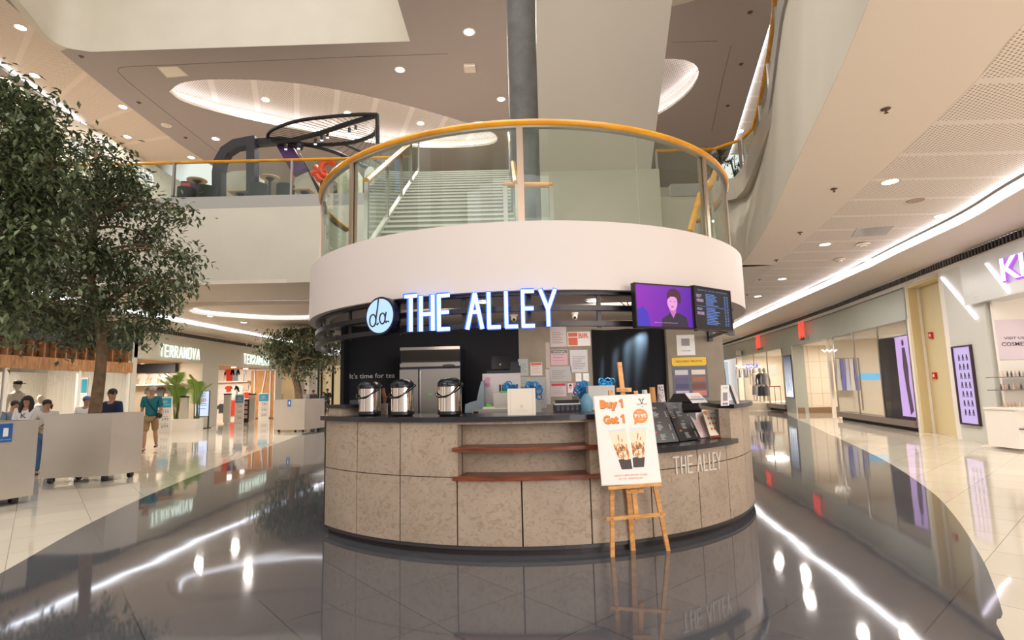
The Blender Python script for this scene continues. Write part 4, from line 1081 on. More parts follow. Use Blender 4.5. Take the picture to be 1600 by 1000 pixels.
# white pillar with a lit advert
struct(wallmesh(wseg(12.08, 13.55), 0, 4.15, .6).build('pillar_advert', mat('pillar_grey', (206, 204, 194), .4)))
def wframe(Ya, Yb, z0, z1, out=.01):
    a, b = wy(Yb), wy(Ya); c = (a + b) / 2; d = (b - a); n = Vector((-d.y, d.x)).normalized()
    n = n if n.x < 0 else -n
    o = Vector((c.x + n.x * out, c.y + n.y * out, (z0 + z1) / 2)); M = frame(o, (d.x, d.y, 0), (0, 0, 1))
    if (M.to_3x3() @ Vector((0, 0, 1))).x > 0: M = frame(o, (-d.x, -d.y, 0), (0, 0, 1))
    return M, d.length, z1 - z0
M_, w_, h_ = wframe(12.72, 13.42, .42, 2.22)
ad = thing('light_box', 'tall violet lit advert box in a dark frame on the pillar beside the cosmetics shop', 'light box', M_.translation)
fr_ = MB(M_)
for u0, u1, v0, v1 in ((-w_ / 2 - .03, w_ / 2 + .03, h_ / 2, h_ / 2 + .04), (-w_ / 2 - .03, w_ / 2 + .03, -h_ / 2 - .04, -h_ / 2), (-w_ / 2 - .03, -w_ / 2, -h_ / 2, h_ / 2), (w_ / 2, w_ / 2 + .03, -h_ / 2, h_ / 2)): fr_.box(u0, u1, v0, v1, -.01, .05)
fr_.build('frame', mat('plum_frame', (60, 36, 44), .35), ad)
MB(M_).box(-w_ / 2, w_ / 2, -h_ / 2, h_ / 2, -.01, .012).build('lit_face', emit('violet_face', (206, 184, 236), 1.0), ad)
fg = MB(M_); random.seed(11)
for r_ in range(7):
    for c_ in range(3):
        u = -w_ * .22 + c_ * w_ * .22; v = h_ * .36 - r_ * h_ * .12; hh = h_ * .1; ww = w_ * .17
        fg.disc(u, v + hh * .3, ww * .2, ww * .22, .013, .015, 10); fg.stroke((u - ww * .25, v - hh * .4), (u - ww * .1, v + hh * .22), ww * .22, .013, .015); fg.stroke((u + ww * .25, v - hh * .4), (u + ww * .1, v + hh * .22), ww * .22, .013, .015); fg.stroke((u - ww * .3, v), (u + ww * .3, v + hh * .02), ww * .16, .013, .015)
fgo = fg.build('figure_grid', mat('grid_ink', (56, 44, 62), .5), ad); fgo['kind'] = 'stuff'
# cosmetics shop: header, strips, sign, interior
struct(wallmesh(offset(wseg(1.2, 12.5), -.15), 3.15, 4.16, .5).build('wall_cosmetics_header', mat('header_metal', (206, 206, 202), .3)))
def wstrip(a, b, label):
    l_ = offset([wy(10.7), wy(12.5)], -.17); P0 = onwall(*a, l_[0], l_[1]); P1 = onwall(*b, l_[0], l_[1])
    tag(MB().tube([P0, P1], .028, 6).build('led_strip', emit('strip_violet_white', (250, 236, 255), 4)), label, 'light strip')
wstrip((1541, 412), (1576, 457), 'short slanting white light strip on the cosmetics shop header')
P0 = onplane(1471, 434, (wy(13).x - .03, 13, 0), Vector((-(wy(12.1).y - wy(13.6).y), wy(12.1).x - wy(13.6).x, 0))); P1 = onplane(1525, 498, (wy(13).x - .03, 13, 0), Vector((-(wy(12.1).y - wy(13.6).y), wy(12.1).x - wy(13.6).x, 0)))
tag(MB().tube([P0, P1], .028, 6).build('led_strip', emit('strip_violet_white', (250, 236, 255), 4)), 'long slanting white light strip above the violet lit advert box', 'light strip')
M_, w_, h_ = wframe(9.3, 11.0, 3.42, 3.93, .19)
kk = thing('shop_sign', 'purple and white lit shop letters cut by the right edge of the picture', 'sign', M_.translation)
MB(M_).text('KIKO', 0, 0, h_ * .94, w_, w0=.03, d=.03, bold=.02).build('lit_letters', emit('kiko_white', (236, 226, 255), 2.2), kk)
MB(M_).text('KIKO', -.02, -.015, h_, w_ * 1.02, w0=.0, d=.02, bold=.045).build('letter_edges', emit('kiko_purple', (164, 60, 226), 1.6), kk)
# interior of the cosmetics shop
struct(MB().box(10.2, 17, 3, 12.2, .0, .02).build('floor_cosmetics', M_shopw))
struct(MB().box(10.6, 17, 11.9, 11.96, 0, 3.4).build('wall_cosmetics_end', M_shopw))
struct(MB().box(13.4, 13.5, 3, 12.1, 0, 3.4).build('wall_cosmetics_back', M_shopw))
struct(MB().box(10.4, 17, 3, 12.1, 3.3, 3.4).build('ceiling_cosmetics', M_shopw))
area('cosmetics_light', (12, 9.6, 3.25), 1.6, 36, (1, .96, .95), (12, 9.6, 0))
YK = 11.88
M_, w_, h_ = fpx(1563, 498, 1640, 562, YK)
cp_ = thing('wall_poster', 'pale lilac poster with dark capitals inside the cosmetics shop', 'poster', M_.translation)
MB(M_).box(-w_ / 2, w_ / 2, -h_ / 2, h_ / 2, -.02, 0).build('panel', mat('lilac_panel', (220, 204, 212), .5), cp_)
MB(M_).text('VISIT US AT KIKO', .02, .03 * 1, .055, w_ * .8, w0=.001, bold=.01).text('COSMETICS.COM', .04, -.1, .085, w_ * .95, w0=.001, bold=.02).build('caption', mat('lilac_ink', (74, 56, 78), .5), cp_)
cab = thing('display_counter', 'white cosmetics display counter with drawers under the shelves at the right edge', 'counter', ony(1600, 690, YK - .3))
a = ony(1570, 650, YK - .5)
MB().box(a.x, a.x + 2.2, YK - .75, YK - .02, .05, .82).build('body', M_shopw, cab)
MB().box(a.x + .02, a.x + 2.2, YK - .8, YK - .76, .44, .455).build('drawer_gap', M_slot, cab)
MB().box(a.x - .02, a.x + 2.2, YK - .82, YK - .02, .82, .86).build('counter_top', M_shopw, cab)
random.seed(5)
for r_, (yy, cc) in enumerate(((584, (44, 34, 34)), (604, (96, 60, 44)), (632, (40, 34, 36)), (560 + 96, (50, 40, 40)))):
    zsh = ony(1580, yy, YK - .15).z
    tag(MB().box(a.x + .12, a.x + 2.2, YK - .35, YK - .02, zsh - .08, zsh - .06).build('wall_shelf', mat('shelf_grey', (120, 114, 112), .4)), 'thin grey shelf of cosmetics, %s from the top, at the right edge' % ('first', 'second', 'third', 'fourth')[r_], 'shelf') if r_ < 3 else None
    if r_ >= 3: continue
    for k in range(14):
        x = a.x + .2 + k * .085; col = random.choice((cc, (196, 150, 118), (226, 190, 160), (60, 44, 44)))
        o = MB().lathe([(.016, 0), (.016, .08), (.008, .085), (.008, .12)], (x, YK - .28, zsh - .06), 8).build('cosmetic_bottle', mat('cosm%d' % (sum(col)), col, .3))
        tag(o, 'small cosmetic bottle on the %s shelf of the shop at the right edge' % ('upper', 'middle', 'lower')[r_], 'bottle', 'cosmetic bottles on the %s shelf' % ('upper', 'middle', 'lower')[r_])

# clothes shop with red signs: windows, entrance wall, lit advert, mannequins
def hmsign(Yc, z0, z1, label):
    # red letters standing off the fascia, seen almost edge on
    a = wy(Yc); d = (wy(Yc - .5) - wy(Yc + .5)).normalized(); n = Vector((-d.y, d.x)); n = n if n.x < 0 else -n
    M = frame((a.x + n.x * .16, a.y + n.y * .16, (z0 + z1) / 2), (d.x, d.y, 0), (0, 0, 1)); H = z1 - z0
    t = thing('shop_sign', label, 'sign', M.translation)
    mb = MB(M); tk = .04
    for st in (((-.62, -.5), (-.5, .5)), ((-.3, -.5), (-.18, .5)), ((-.58, 0), (-.22, .03)), ((.12, -.5), (.22, .5)), ((.22, .5), (.34, -.1)), ((.34, -.1), (.5, .5)), ((.5, .5), (.5, -.5))):
        mb.stroke((st[0][0] * H * .8, st[0][1] * H), (st[1][0] * H * .8, st[1][1] * H), tk, 0, .03)
    mb.text('&', -.03 * H, -.12 * H, .26 * H, w0=.0, d=.03, bold=.01)
    mb.build('red_letters', emit('hm_red', (255, 70, 48), 1.5), t)
    for u in (-.5, -.2, .2, .5): MB(M).box(u * H * .8 - .01, u * H * .8 + .01, -H * .62, -H * .4, -.15, .0).build('stand_off', M_steel, t)
hmsign(31.0, 3.42, 4.15, 'red lit shop sign on the right, the farther of two')
hmsign(24.2, 3.42, 4.15, 'red lit shop sign on the right, the nearer of two')
Yw = 26.2
eA = wy(Yw)
struct(MB().box(eA.x, 17.5, Yw, Yw + .1, .0, 3.22).build('wall_entrance', M_beige))
struct(MB().box(eA.x + .02, 17.5, Yw - .06, Yw, 0, .26).build('baseboard_entrance', mat('brown_base', (140, 112, 84), .5)))
ln = MB()
for x in (1266, 1284): q = ony(x, 600, Yw - .004); ln.box(q.x - .01, q.x + .01, Yw - .006, Yw, .3, 3.2)
for y in (565, 590, 615): q = ony(1270, y, Yw - .004); ln.box(eA.x + .1, 17.3, Yw - .006, Yw, q.z - .008, q.z + .008)
struct(ln.build('trim_entrance_joints', mat('joint_line', (206, 186, 158), .6)))
j0, j1 = ony(1296, 600, 22.4), ony(1326, 600, 22.4)
struct(MB().box(j0.x, j0.x + .12, 22.3, 22.4, 0, 3.22).box(j0.x + .25, 15.2, 22.3, 22.4, 0, 3.22).build('wall_jamb', M_beige))
struct(MB().prism(offset(wseg(15.6, 36), .25) + [Vector((19.5, 36)), Vector((19.5, 15.6))], 3.2, 3.26).build('ceiling_clothes_shop', M_shopw))
struct(MB().box(11.6, 19.5, 15.45, 15.6, 0, 3.2).build('wall_clothes_near', M_shopw))
struct(MB().box(19.3, 19.5, 15.6, 36, 0, 3.2).build('wall_clothes_back', M_shopw))
struct(MB().box(14.7, 19.5, 35.8, 36, 0, 3.2).build('wall_clothes_far', M_beige))
for x, y, e in ((15, 24, 90), (14.6, 19, 190), (16.5, 30.5, 330), (16, 34, 160)): area('shop_light', (x, y, 3.1), 1, e, (1, .93, .84), (x, y, 0))
# ad pillar
struct(wallmesh(wseg(26.2, 27.7), 0, 3.2, .5).build('pillar_clothes', M_hm))
M_, w_, h_ = wframe(26.5, 27.5, .75, 2.75)
ad2 = thing('light_box', 'tall blue and white lit advert on the pillar between the red signs', 'light box', M_.translation)
MB(M_).box(-w_ / 2 - .04, w_ / 2 + .04, -h_ / 2 - .04, h_ / 2 + .04, -.01, .02).build('frame', mat('dark_frame', (50, 52, 60), .4), ad2)
MB(M_).box(-w_ / 2, w_ / 2, -h_ / 2, h_ / 2, .02, .03).build('lit_face', screenmat('ice_face', (255, 255, 255), (60, 70, 90), 1.1, False), ad2)
fig = MB(M_); random.seed(4)
for k in range(16):
    u = random.uniform(-.4, .4) * w_; v = random.uniform(-.3, .4) * h_; fig.stroke((u, v), (u + random.uniform(-.1, .1) * w_, v - random.uniform(.15, .35) * h_), .03, .031, .033)
fo = fig.build('ice_streaks', emit('ice_blue', (120, 170, 225), .9), ad2); fo['kind'] = 'stuff'
# windows (glass, dark sill)
for k, (Ya, Yb, z0, z1, mj) in enumerate(((27.8, 35.2, .35, 3.2, 3), (15.6, 21.4, .30, 3.2, 3))):
    sg = wseg(Ya, Yb)
    wn = MB(); struct(wallmesh(sg, z0, z1, .012).build('window_%d' % (k + 1), glass('shop_glass_clear', (246, 247, 247), 1.0)))
    struct(wallmesh(offset(sg, -.08), .12, z0, .5).build('trim_sill', mat('sill_stone', (120, 104, 96), .3)))
    struct(wallmesh(offset(sg, .1), .0, .13, .4).build('trim_sill_base', M_slot))
    for f in range(mj + 1):
        p = resample(sg, mj)[f]; struct(MB().box(p.x - .012, p.x + .03, p.y - .02, p.y + .02, z0, z1).build('trim_mullion', M_steel))
# dark screen wall and lit figure screen inside the nearer window
q0, q1 = wy(15.75), wy(17.9)
struct(wallmesh(offset([q0, q1], .12), .3, 2.8, .08).build('wall_window_backing', mat('window_black', (14, 18, 44), .08)))
M_, w_, h_ = wframe(15.8, 16.6, .4, 2.75, -.08)
sc3 = thing('display_screen', 'tall violet display screen with a standing model behind the shop window', 'screen', M_.translation)
MB(M_).box(-w_ / 2, w_ / 2, -h_ / 2, h_ / 2, -.02, .0).build('lit_face', emit('violet_screen', (228, 184, 250), 1.2), sc3)
fm = MB(M_)
fm.disc(.06, h_ * .42, .07, .1, .001, .003, 16).prism([(-.02, h_ * .36), (.16, h_ * .36), (.24, h_ * .1), (.2, -h_ * .1), (.3, -h_ * .42), (.1, -h_ * .48), (.0, -h_ * .15), (-.06, h_ * .1)], .001, .003)
fm.build('model_figure', mat('figure_dark', (96, 70, 104), .5), sc3)
tag(MB().box(13.9, 14.9, 22.27, 22.3, 1.5, 1.75).build('lit_panel', emit('cyan_lit', (120, 210, 255), 1.2)), 'small cyan lit panel seen in the nearer clothes shop window', 'light box')

def garment(p, w, h, col, name, label, group, flip=1, sleeves=True):
    m = MB(); x, y, z = p
    pts = [(-.5, .82), (-.2, 1), (-.08, .96), (.08, .96), (.2, 1), (.5, .82), (.62, .5), (.46, .44), (.36, .66), (.34, 0), (-.34, 0), (-.36, .66), (-.46, .44), (-.62, .5)]
    if not sleeves: pts = [(-.3, 1), (.3, 1), (.34, .6), (.5, 0), (-.5, 0), (-.34, .6)]
    f = [Vector((x + u * w, y, z + v * h)) for u, v in pts]; n_ = len(f); tri = tessellate_polygon([[Vector((q.x, q.z, 0)) for q in f]])
    mid = Vector((0, .06, 0))
    m.add(f + [q + mid for q in f], [tuple(t) for t in tri] + [tuple(k + n_ for k in t) for t in tri] + [(i, (i + 1) % n_, (i + 1) % n_ + n_, i + n_) for i in range(n_)])
    o = m.build(name, mat('cloth_%d_%d_%d' % col, col, .8)); return tag(o, label, 'clothes', group)
# rails of clothes in the farther window
random.seed(8)
for row, (y0_, y1_, yp) in enumerate(((548, 555, 0), (577, 590, 0))):
    tag(MB().tube([ony(1150, y0_ - 1, 34.8), ony(1190, y0_ - 1, 34.8)], .02).build('clothes_rail', M_steel), ('upper' if row == 0 else 'lower') + ' clothes rail at the back of the far clothes shop window', 'rail')
    for k in range(9):
        p = ony(1152 + k * 4.2, y1_, 34.7); col = random.choice(((238, 230, 222), (208, 196, 184), (196, 200, 206), (120, 116, 118)))
        garment(p, .14, (ony(1170, y0_, 34.7).z - p.z), col, 'hanging_garment', 'pale garment on the %s rail of the far clothes shop window' % ('upper' if row == 0 else 'lower'), 'garments on the %s rail of the far window' % ('upper' if row == 0 else 'lower'), sleeves=False)
zz = [ony(1150 + k * 4, 571 + (k % 2) * 3, 34.6) for k in range(11)]
tag(MB().tube(zz, .03, 6).build('zigzag_light', emit('warm_tube', (255, 244, 224), 3)), 'zigzag white light tube over the clothes in the far shop window', 'light')
M_, w_, h_ = fpx(1166, 568, 1184, 576, 34.4)
tag(MB(M_).text('DENIM', 0, 0, h_, w_, bold=.03).build('neon_sign', emit('neon_violet', (90, 80, 255), 2.5)), 'small blue violet neon word in the far clothes shop window', 'sign')
zz = [ony(1305 + k * 4, 544 + (k % 2) * 3, 21.0) for k in range(7)]
tag(MB().tube([(p.x, 21.9, p.z) for p in zz], .025, 6).build('zigzag_light', emit('warm_tube', (255, 244, 224), 3)), 'zigzag white light tube in the nearer shop window', 'light')
for k in range(5):
    p = ony(1313 + k * 7, 610, 21.9); garment(p, .18, 1.25, ((238, 230, 222), (120, 120, 200), (214, 214, 236))[k % 3], 'hanging_garment', 'long garment hanging in the nearer clothes shop window', 'garments in the nearer window', sleeves=False)
pA_, pB_ = ony(1308, 610, 21.93), ony(1346, 610, 21.93)
tag(MB().tube([(pA_.x, 21.93, pA_.z + 1.27), (pB_.x, 21.93, pA_.z + 1.27)], .02).box(pA_.x - .02, pA_.x + .02, 21.91, 21.95, .3, pA_.z + 1.27).box(pB_.x - .02, pB_.x + .02, 21.91, 21.95, .3, pA_.z + 1.27).build('clothes_rail', M_steel), 'clothes rail carrying long garments in the nearer shop window', 'rail')
# mannequins
def mannequin(x, ytop, ybot, Y, top, bottom, label, cap=None, parent=None):
    a = ony(x, ytop, Y); b = ony(x, ybot, Y); h = a.z - b.z; c = Vector((a.x, Y, b.z))
    t = thing('mannequin', label, 'mannequin', c)
    skin = mat('mannequin_skin', (236, 214, 190), .4)
    MB().sphere((c.x, Y, c.z + h * .93), h * .058, h * .062, h * .075).lathe([(h * .03, h * .84), (h * .028, h * .88)], c, 10).build('head', skin, t, smooth=True)
    MB().lathe([(h * .085, h * .5), (h * .075, h * .6), (h * .1, h * .74), (h * .105, h * .8), (h * .04, h * .85)], c, 14, sy=.6).build('top', top, t, smooth=True)
    for s in (-1, 1):
        MB().tube([(c.x + s * h * .105, Y, c.z + h * .79), (c.x + s * h * .14, Y - .01, c.z + h * .62), (c.x + s * h * .13, Y - .06, c.z + h * .47)], [h * .03, h * .024, h * .018], 8).build('arm', top, t, smooth=True)
        MB().tube([(c.x + s * h * .045, Y, c.z + h * .5), (c.x + s * h * .05, Y, c.z + h * .27), (c.x + s * h * .055, Y, c.z + .02)], [h * .05, h * .036, h * .022], 8).build('leg', skin, t, smooth=True)
    if bottom: MB().lathe([(h * .12, h * .16), (h * .1, h * .4), (h * .075, h * .55)], c, 14, sy=.6).build('skirt', bottom, t, smooth=True)
    MB().lathe([(.18, -.02), (.18, 0), (.02, .01)], c, 16).build('base', M_steel, t)
    return t
tag(MB().box(ony(1172, 630, 31.5).x, 17.5, 30.6, 33.6, .0, .36).build('display_plinth', M_beige), 'low beige plinth under the mannequins in the far clothes shop window', 'plinth')
M_w = mat('cream_cloth', (224, 212, 200), .8); M_dk = mat('navy_cloth', (58, 62, 78), .8); M_gy = mat('grey_cloth', (140, 136, 136), .8)
mannequin(1178, 575, 625, 32.4, M_w, M_gy, 'leftmost mannequin in cream top in the far clothes shop window')
mannequin(1187, 575, 627, 31.8, M_dk, M_dk, 'middle mannequin in dark navy coat in the far clothes shop window')
mannequin(1194, 575, 627, 31.4, M_gy, M_dk, 'rightmost mannequin in grey jacket in the far clothes shop window')
for x in (1201, 1210, 1219):
    p = ony(x, 604, 30.2); t = thing('barrier_post', 'slim steel barrier post, %s of three beside the mannequins' % {1201: 'leftmost', 1210: 'middle', 1219: 'rightmost'}[x], 'barrier', (p.x, p.y, .0))
    MB().lathe([(.02, 0), (.02, p.z)], (p.x, p.y, 0), 10).build('pole', M_steel, t); MB().lathe([(.15, 0), (.15, .02)], (p.x, p.y, 0), 16).build('base', M_steel, t)
MBt = MB(); pa_, pb_ = ony(1201, 604, 30.2), ony(1219, 604, 30.2)
tag(MBt.box(pa_.x, pb_.x, 30.19, 30.21, pa_.z - .03, pa_.z + .03).build('barrier_tape', M_red), 'red barrier tape stretched between the steel posts', 'barrier')
M_, w_, h_ = fpx(1202, 570, 1213, 586, 35.75)
tag(MB(M_).box(-w_ / 2, w_ / 2, -h_ / 2, h_ / 2, -.05, 0).build('lit_panel', emit('warm_lit', (255, 244, 214), 1.5)), 'small warm lit panel behind the barrier tape', 'light box')
# far shop beyond
M_, w_, h_ = fpx(1122, 543, 1132, 551, 43.55)
tag(MB(M_).box(-w_ / 2, w_ / 2, -h_ / 2, h_ / 2, -.05, 0).build('lit_panel', emit('aqua_lit', (170, 226, 236), 1.0)), 'small pale blue hanging sign beyond the clothes shop', 'sign')
M_, w_, h_ = fpx(1127, 565, 1137, 622, 43.55)
po = thing('light_box', 'tall poster of a woman in dark clothes far behind the kiosk pillar', 'poster', M_.translation)
MB(M_).box(-w_ / 2, w_ / 2, -h_ / 2, h_ / 2, -.05, 0).build('panel', emit('poster_pale', (206, 222, 230), .8), po)
MB(M_).prism([(-.08, h_ * .32), (.08, h_ * .32), (.12, 0), (.08, -h_ * .4), (-.06, -h_ * .4), (-.12, 0)], .001, .003).disc(0, h_ * .36, .07, .09, .001, .003, 12).build('figure', mat('figure_navy', (44, 50, 70), .6), po)

# ------------------------------------------------------------ left hand shops (wall at x = WL)
def lw(Ya, Yb, z0, z1, th=.4, m=None, nm='wall_left', out=0): return struct(MB().box(WL - th, WL + out, Ya, Yb, z0, z1).build(nm, m or M_white))
M_ter = mat('terranova_panel', (206, 200, 184), .5)
lw(-2, 44, 4.32, 4.47, .3, M_white, 'wall_left_top')
lw(8, 44, 4.16, 4.32, .3, M_slot, 'wall_left_vent')
sl_ = MB()
for k in range(150): sl_.box(WL - .02, WL + .03, 14 + k * .16, 14.03 + k * .16, 4.17, 4.31)
tag(sl_.build('vent_grille', mat('vent_fin', (120, 116, 112), .5)), 'long dark ventilation grille above the left hand shop fronts', 'vent', kind='stuff')
lw(21.3, 35.0, 3.05, 4.16, .5, M_ter, 'wall_left_fascia')
lw(21.2, 21.5, 0, 4.16, .6, M_ter, 'pillar_left_first')
lw(26.06, 27.5, 0, 3.06, .6, M_ter, 'pillar_left_second')
lw(34.2, 35.0, 0, 3.06, .6, M_ter, 'pillar_left_third')
lw(35.0, 44, 3.5, 4.16, .4, M_ter, 'wall_left_far_fascia')
lw(40.0, 41.2, 0, 3.6, .4, M_shopw, 'pillar_left_fourth')
def leftsign(Y0, Y1, z0, z1, label):
    t = thing('shop_sign', label, 'sign', (WL, (Y0 + Y1) / 2, z0))
    M = frame((WL + .02, (Y0 + Y1) / 2, (z0 + z1) / 2), (0, 1, 0), (0, 0, 1)); m = MB(M); W = Y1 - Y0; H = z1 - z0
    G = dict(GL); G['R'] = (.34, [((.03, 0), (.03, 1)), ((.03, .97), (.28, .93)), ((.28, .93), (.28, .58)), ((.28, .55), (.03, .5)), ((.14, .5), (.32, 0))]); G['N'] = (.36, [((.03, 0), (.03, 1)), ((.03, 1), (.33, 0)), ((.33, 0), (.33, 1))]); G['O'] = (.36, [((.03, .08), (.03, .92)), ((.33, .08), (.33, .92)), ((.03, .97), (.33, .97)), ((.03, .03), (.33, .03))]); G['V'] = (.40, [((.02, 1), (.2, 0)), ((.2, 0), (.38, 1))])
    adv = W / 9.0
    for i, ch in enumerate('TERRANOVA'):
        gw, ss = G[ch]; k = adv * .74 / gw; u0 = -W / 2 + i * adv + adv * .1
        mm = MB(M)
        for (a_, b_), (c_, d_) in ss: mm.stroke((u0 + a_ * k, (b_ - .5) * H), (u0 + c_ * k, (d_ - .5) * H), .055, .02, .032)
        mm.build('letter', emit('green_white', (236, 255, 240), 1.7), t)
leftsign(22.75, 25.75, 3.18, 3.68, 'white lit shop name over the left entrance with the palm')
leftsign(29.9, 33.2, 3.2, 3.72, 'white lit shop name over the right entrance with the wood panel')
# interiors
M_wd = woodmat('panel_wood', (176, 120, 62), (206, 150, 86), .5, (6, 6, .8)); M_tim = woodmat('timber_beam', (150, 104, 62), (190, 140, 92), .6, (1, 5, 1))
struct(MB().box(-20.5, -14.9, 21.25, 34.3, 3.06, 3.14).build('ceiling_left_shops', M_tim))
struct(MB().box(-20.5, -14.9, 26.05, 26.15, 0, 3.06).build('wall_left_shop_end', mat('plank_beige', (206, 190, 166), .6)))
struct(MB().box(-20.5, -14.9, 34.1, 34.2, 0, 3.06).build('wall_left_shop_far', M_shopw))
struct(MB().box(-20.6, -20.5, 8, 48, 0, 3.4).build('wall_left_shops_back', M_shopw))
for x, y, e in ((-16.5, 24.2, 120), (-17, 30.8, 170), (-16.4, 17.5, 380), (-16, 38, 60), (-16, 44, 60)): area('shop_light', (x, y, 2.84), .9, e, (1, .9, .78), (x, y + .8, 0))
# wood panel and its white bars in the second opening
M_, w_, h_ = fpx(390, 577, 431, 653, 33.9)
wp = thing('wood_panel', 'wide orange brown wood panel behind white bars in the right shop entrance', 'panel', (M_.translation.x, 33.9, 0))
MB(M_).box(-w_ / 2, w_ / 2, -h_ / 2, h_ / 2, -.1, 0).build('board', M_wd, wp)
for a_, b_ in (((-.34, -.5), (-.34, .5)), ((.3, -.5), (.3, .5)), ((-.04, -.02), (.12, .5)), ((.49, -.5), (.49, .5)), ((-.5, .49), (.5, .49))): MB(M_).stroke((a_[0] * w_, a_[1] * h_), (b_[0] * w_, b_[1] * h_), .07, 0, .06).build('white_bar', M_shopw, wp)
def shelf_row(x0, x1, y, Y, label, m=None):
    a, b = ony(x0, y, Y), ony(x1, y, Y)
    tag(MB().box(a.x, b.x, Y - .35, Y + .1, a.z - .03, a.z + .03).build('wall_shelf', m or M_shopw), label, 'shelf'); return a.z
shelf_row(214, 290, 602, 25.9, 'long white shelf in the left shop entrance')
shelf_row(341, 390, 597, 33.9, 'upper white shelf in the right shop entrance')
cols = [(238, 228, 218), (214, 58, 34), (150, 158, 170), (236, 232, 226), (220, 200, 180), (240, 236, 230), (66, 70, 80)]
random.seed(2)
for k, (x, y, h, w, c) in enumerate(((345, 596, 20, .5, 0), (358, 596, 21, .55, 1), (367, 595, 20, .5, 2), (376, 596, 21, .5, 3), (346, 625, 20, .5, 3), (357, 612, 9, .4, 1), (366, 622, 20, .5, 5), (374, 618, 18, .55, 3), (384, 610, 16, .45, 4), (362, 650, 25, .45, 1), (346, 645, 14, .5, 6), (385, 622, 9, .4, 1))):
    a = ony(x, y, 34.02); zt = ony(x, y - h, 34.02).z
    garment(a, w, zt - a.z, cols[c], 'hanging_garment', '%s garment displayed in the right shop entrance' % ('white', 'red', 'grey blue', 'off white', 'beige', 'bright white', 'dark')[c], 'garments in the right shop entrance, %s' % ('white', 'red', 'grey blue', 'off white', 'beige', 'bright white', 'dark')[c])
for k, x in enumerate((222, 233, 241, 250, 258, 266, 274, 281)):
    a = ony(x, 622 if k % 2 else 600, 25.98); zt = ony(x, (622 if k % 2 else 600) - 17, 25.98).z
    garment(a, .42, zt - a.z, ((236, 226, 214), (120, 104, 96), (206, 196, 186), (86, 78, 76))[k % 4], 'hanging_garment', '%s garment displayed in the left shop entrance' % ('cream', 'brown', 'sand', 'dark brown')[k % 4], 'garments in the left shop entrance, %s' % ('cream', 'brown', 'sand', 'dark brown')[k % 4])
tag(MB().box(ony(214, 575, 25.9).x, ony(276, 575, 25.9).x, 25.8, 26, ony(214, 583, 25.9).z, ony(214, 569, 25.9).z).build('dark_display_band', mat('dark_band', (40, 38, 40), .5)), 'dark band high on the back of the left shop entrance', 'panel')
for x, y in ((224, 569), (249, 570), (365, 574), (384, 576)):
    q = onz(x, y, 3.05); tag(MB().lathe([(.001, -.02), (.12, -.02), (.12, .01)], q, 14).build('shop_downlight', M_down), 'small round downlight over the shop entrance at the left, %s' % {224: 'leftmost', 249: 'second from left', 365: 'third from left', 384: 'rightmost'}[x], 'ceiling light')
# security gates and price stands
def inner(x, y):                                  # standing just inside the shop line
    q = onplane(x, y, (-14.55, 0, 0), (1, 0, 0)); return Vector((q.x, q.y, 0))
def gate(x0, x1, y0, y1, label):
    a = inner((x0 + x1) / 2, y1); Y = a.y; w = ony(x1, y1, Y).x - ony(x0, y1, Y).x; h = ony((x0 + x1) / 2, y0, Y).z
    t = thing('security_gate', label, 'security gate', a)
    MB().box(a.x - w / 2, a.x + w / 2, Y - .06, Y + .06, .12, h - .06).build('panel', mat('gate_grey', (202, 196, 182), .4), t)
    MB().box(a.x - w * .32, a.x + w * .32, Y - .07, Y + .07, 0, .14).build('foot', mat('gate_grey', (202, 196, 182), .4), t)
    MB().box(a.x - w / 2 - .01, a.x + w / 2 + .01, Y - .07, Y + .07, h - .06, h).build('cap', M_blackp, t)
gate(280, 292, 619, 670, 'grey security gate beside the palm in the left shop entrance')
gate(349, 359, 615, 661, 'grey security gate, left one in the right shop entrance')
gate(388, 398, 615, 655, 'grey security gate, right one in the right shop entrance')
def price_stand(x0, x1, y0, y1, label, col=(46, 160, 200), dark=False):
    a = inner((x0 + x1) / 2, y1); Y = a.y; w = ony(x1, y1, Y).x - ony(x0, y1, Y).x; h = ony((x0 + x1) / 2, y0, Y).z
    t = thing('price_stand', label, 'sign', a); M = frame((a.x, Y, h / 2), (1, 0, 0), (0, 0, 1))
    MB(M).box(-w / 2, w / 2, -h / 2, h / 2, -.05, 0).build('board', M_blackp if dark else mat('stand_white', (236, 228, 220), .5), t)
    if not dark:
        MB(M).box(-w * .46, w * .46, h * .2, h * .46, 0, .004).build('blue_header', mat('header_blue_%d' % col[0], col, .5), t)
        MB(M).text('NEW', 0, h * .36, h * .06, w * .4, w0=.005).text('COLLECTION', 0, h * .28, h * .05, w * .7, w0=.005).build('header_words', M_paper, t)
        m = MB(M); 
        for k, s_ in enumerate(('299', '599', '699')): m.text(s_, w * .08, h * (.08 - k * .2), h * .075, w * .5, w0=.002); m.stroke((-w * .3, h * (.15 - k * .2)), (w * .3, h * (.15 - k * .2)), h * .008, 0, .002)
        m.build('prices', mat('price_grey', (110, 112, 122), .5), t)
    else:
        m = MB(M)
        for k in range(4): m.box(-w * .3, w * .3, h * (.28 - k * .2), h * (.42 - k * .2), 0, .004)
        m.build('pictures', mat('picture_pink', (176, 150, 150), .5), t)
price_stand(244, 266, 620, 674, 'white and blue price stand in front of the left shop entrance', (30, 160, 196))
price_stand(366, 380, 616, 657, 'white price stand with blue top between the security gates', (90, 150, 186))
price_stand(379, 388, 624, 657, 'narrow black poster stand beside the price stand between the gates', dark=True)
price_stand(403, 419, 614, 653, 'white price stand with blue top in front of the wood panel', (40, 160, 206))
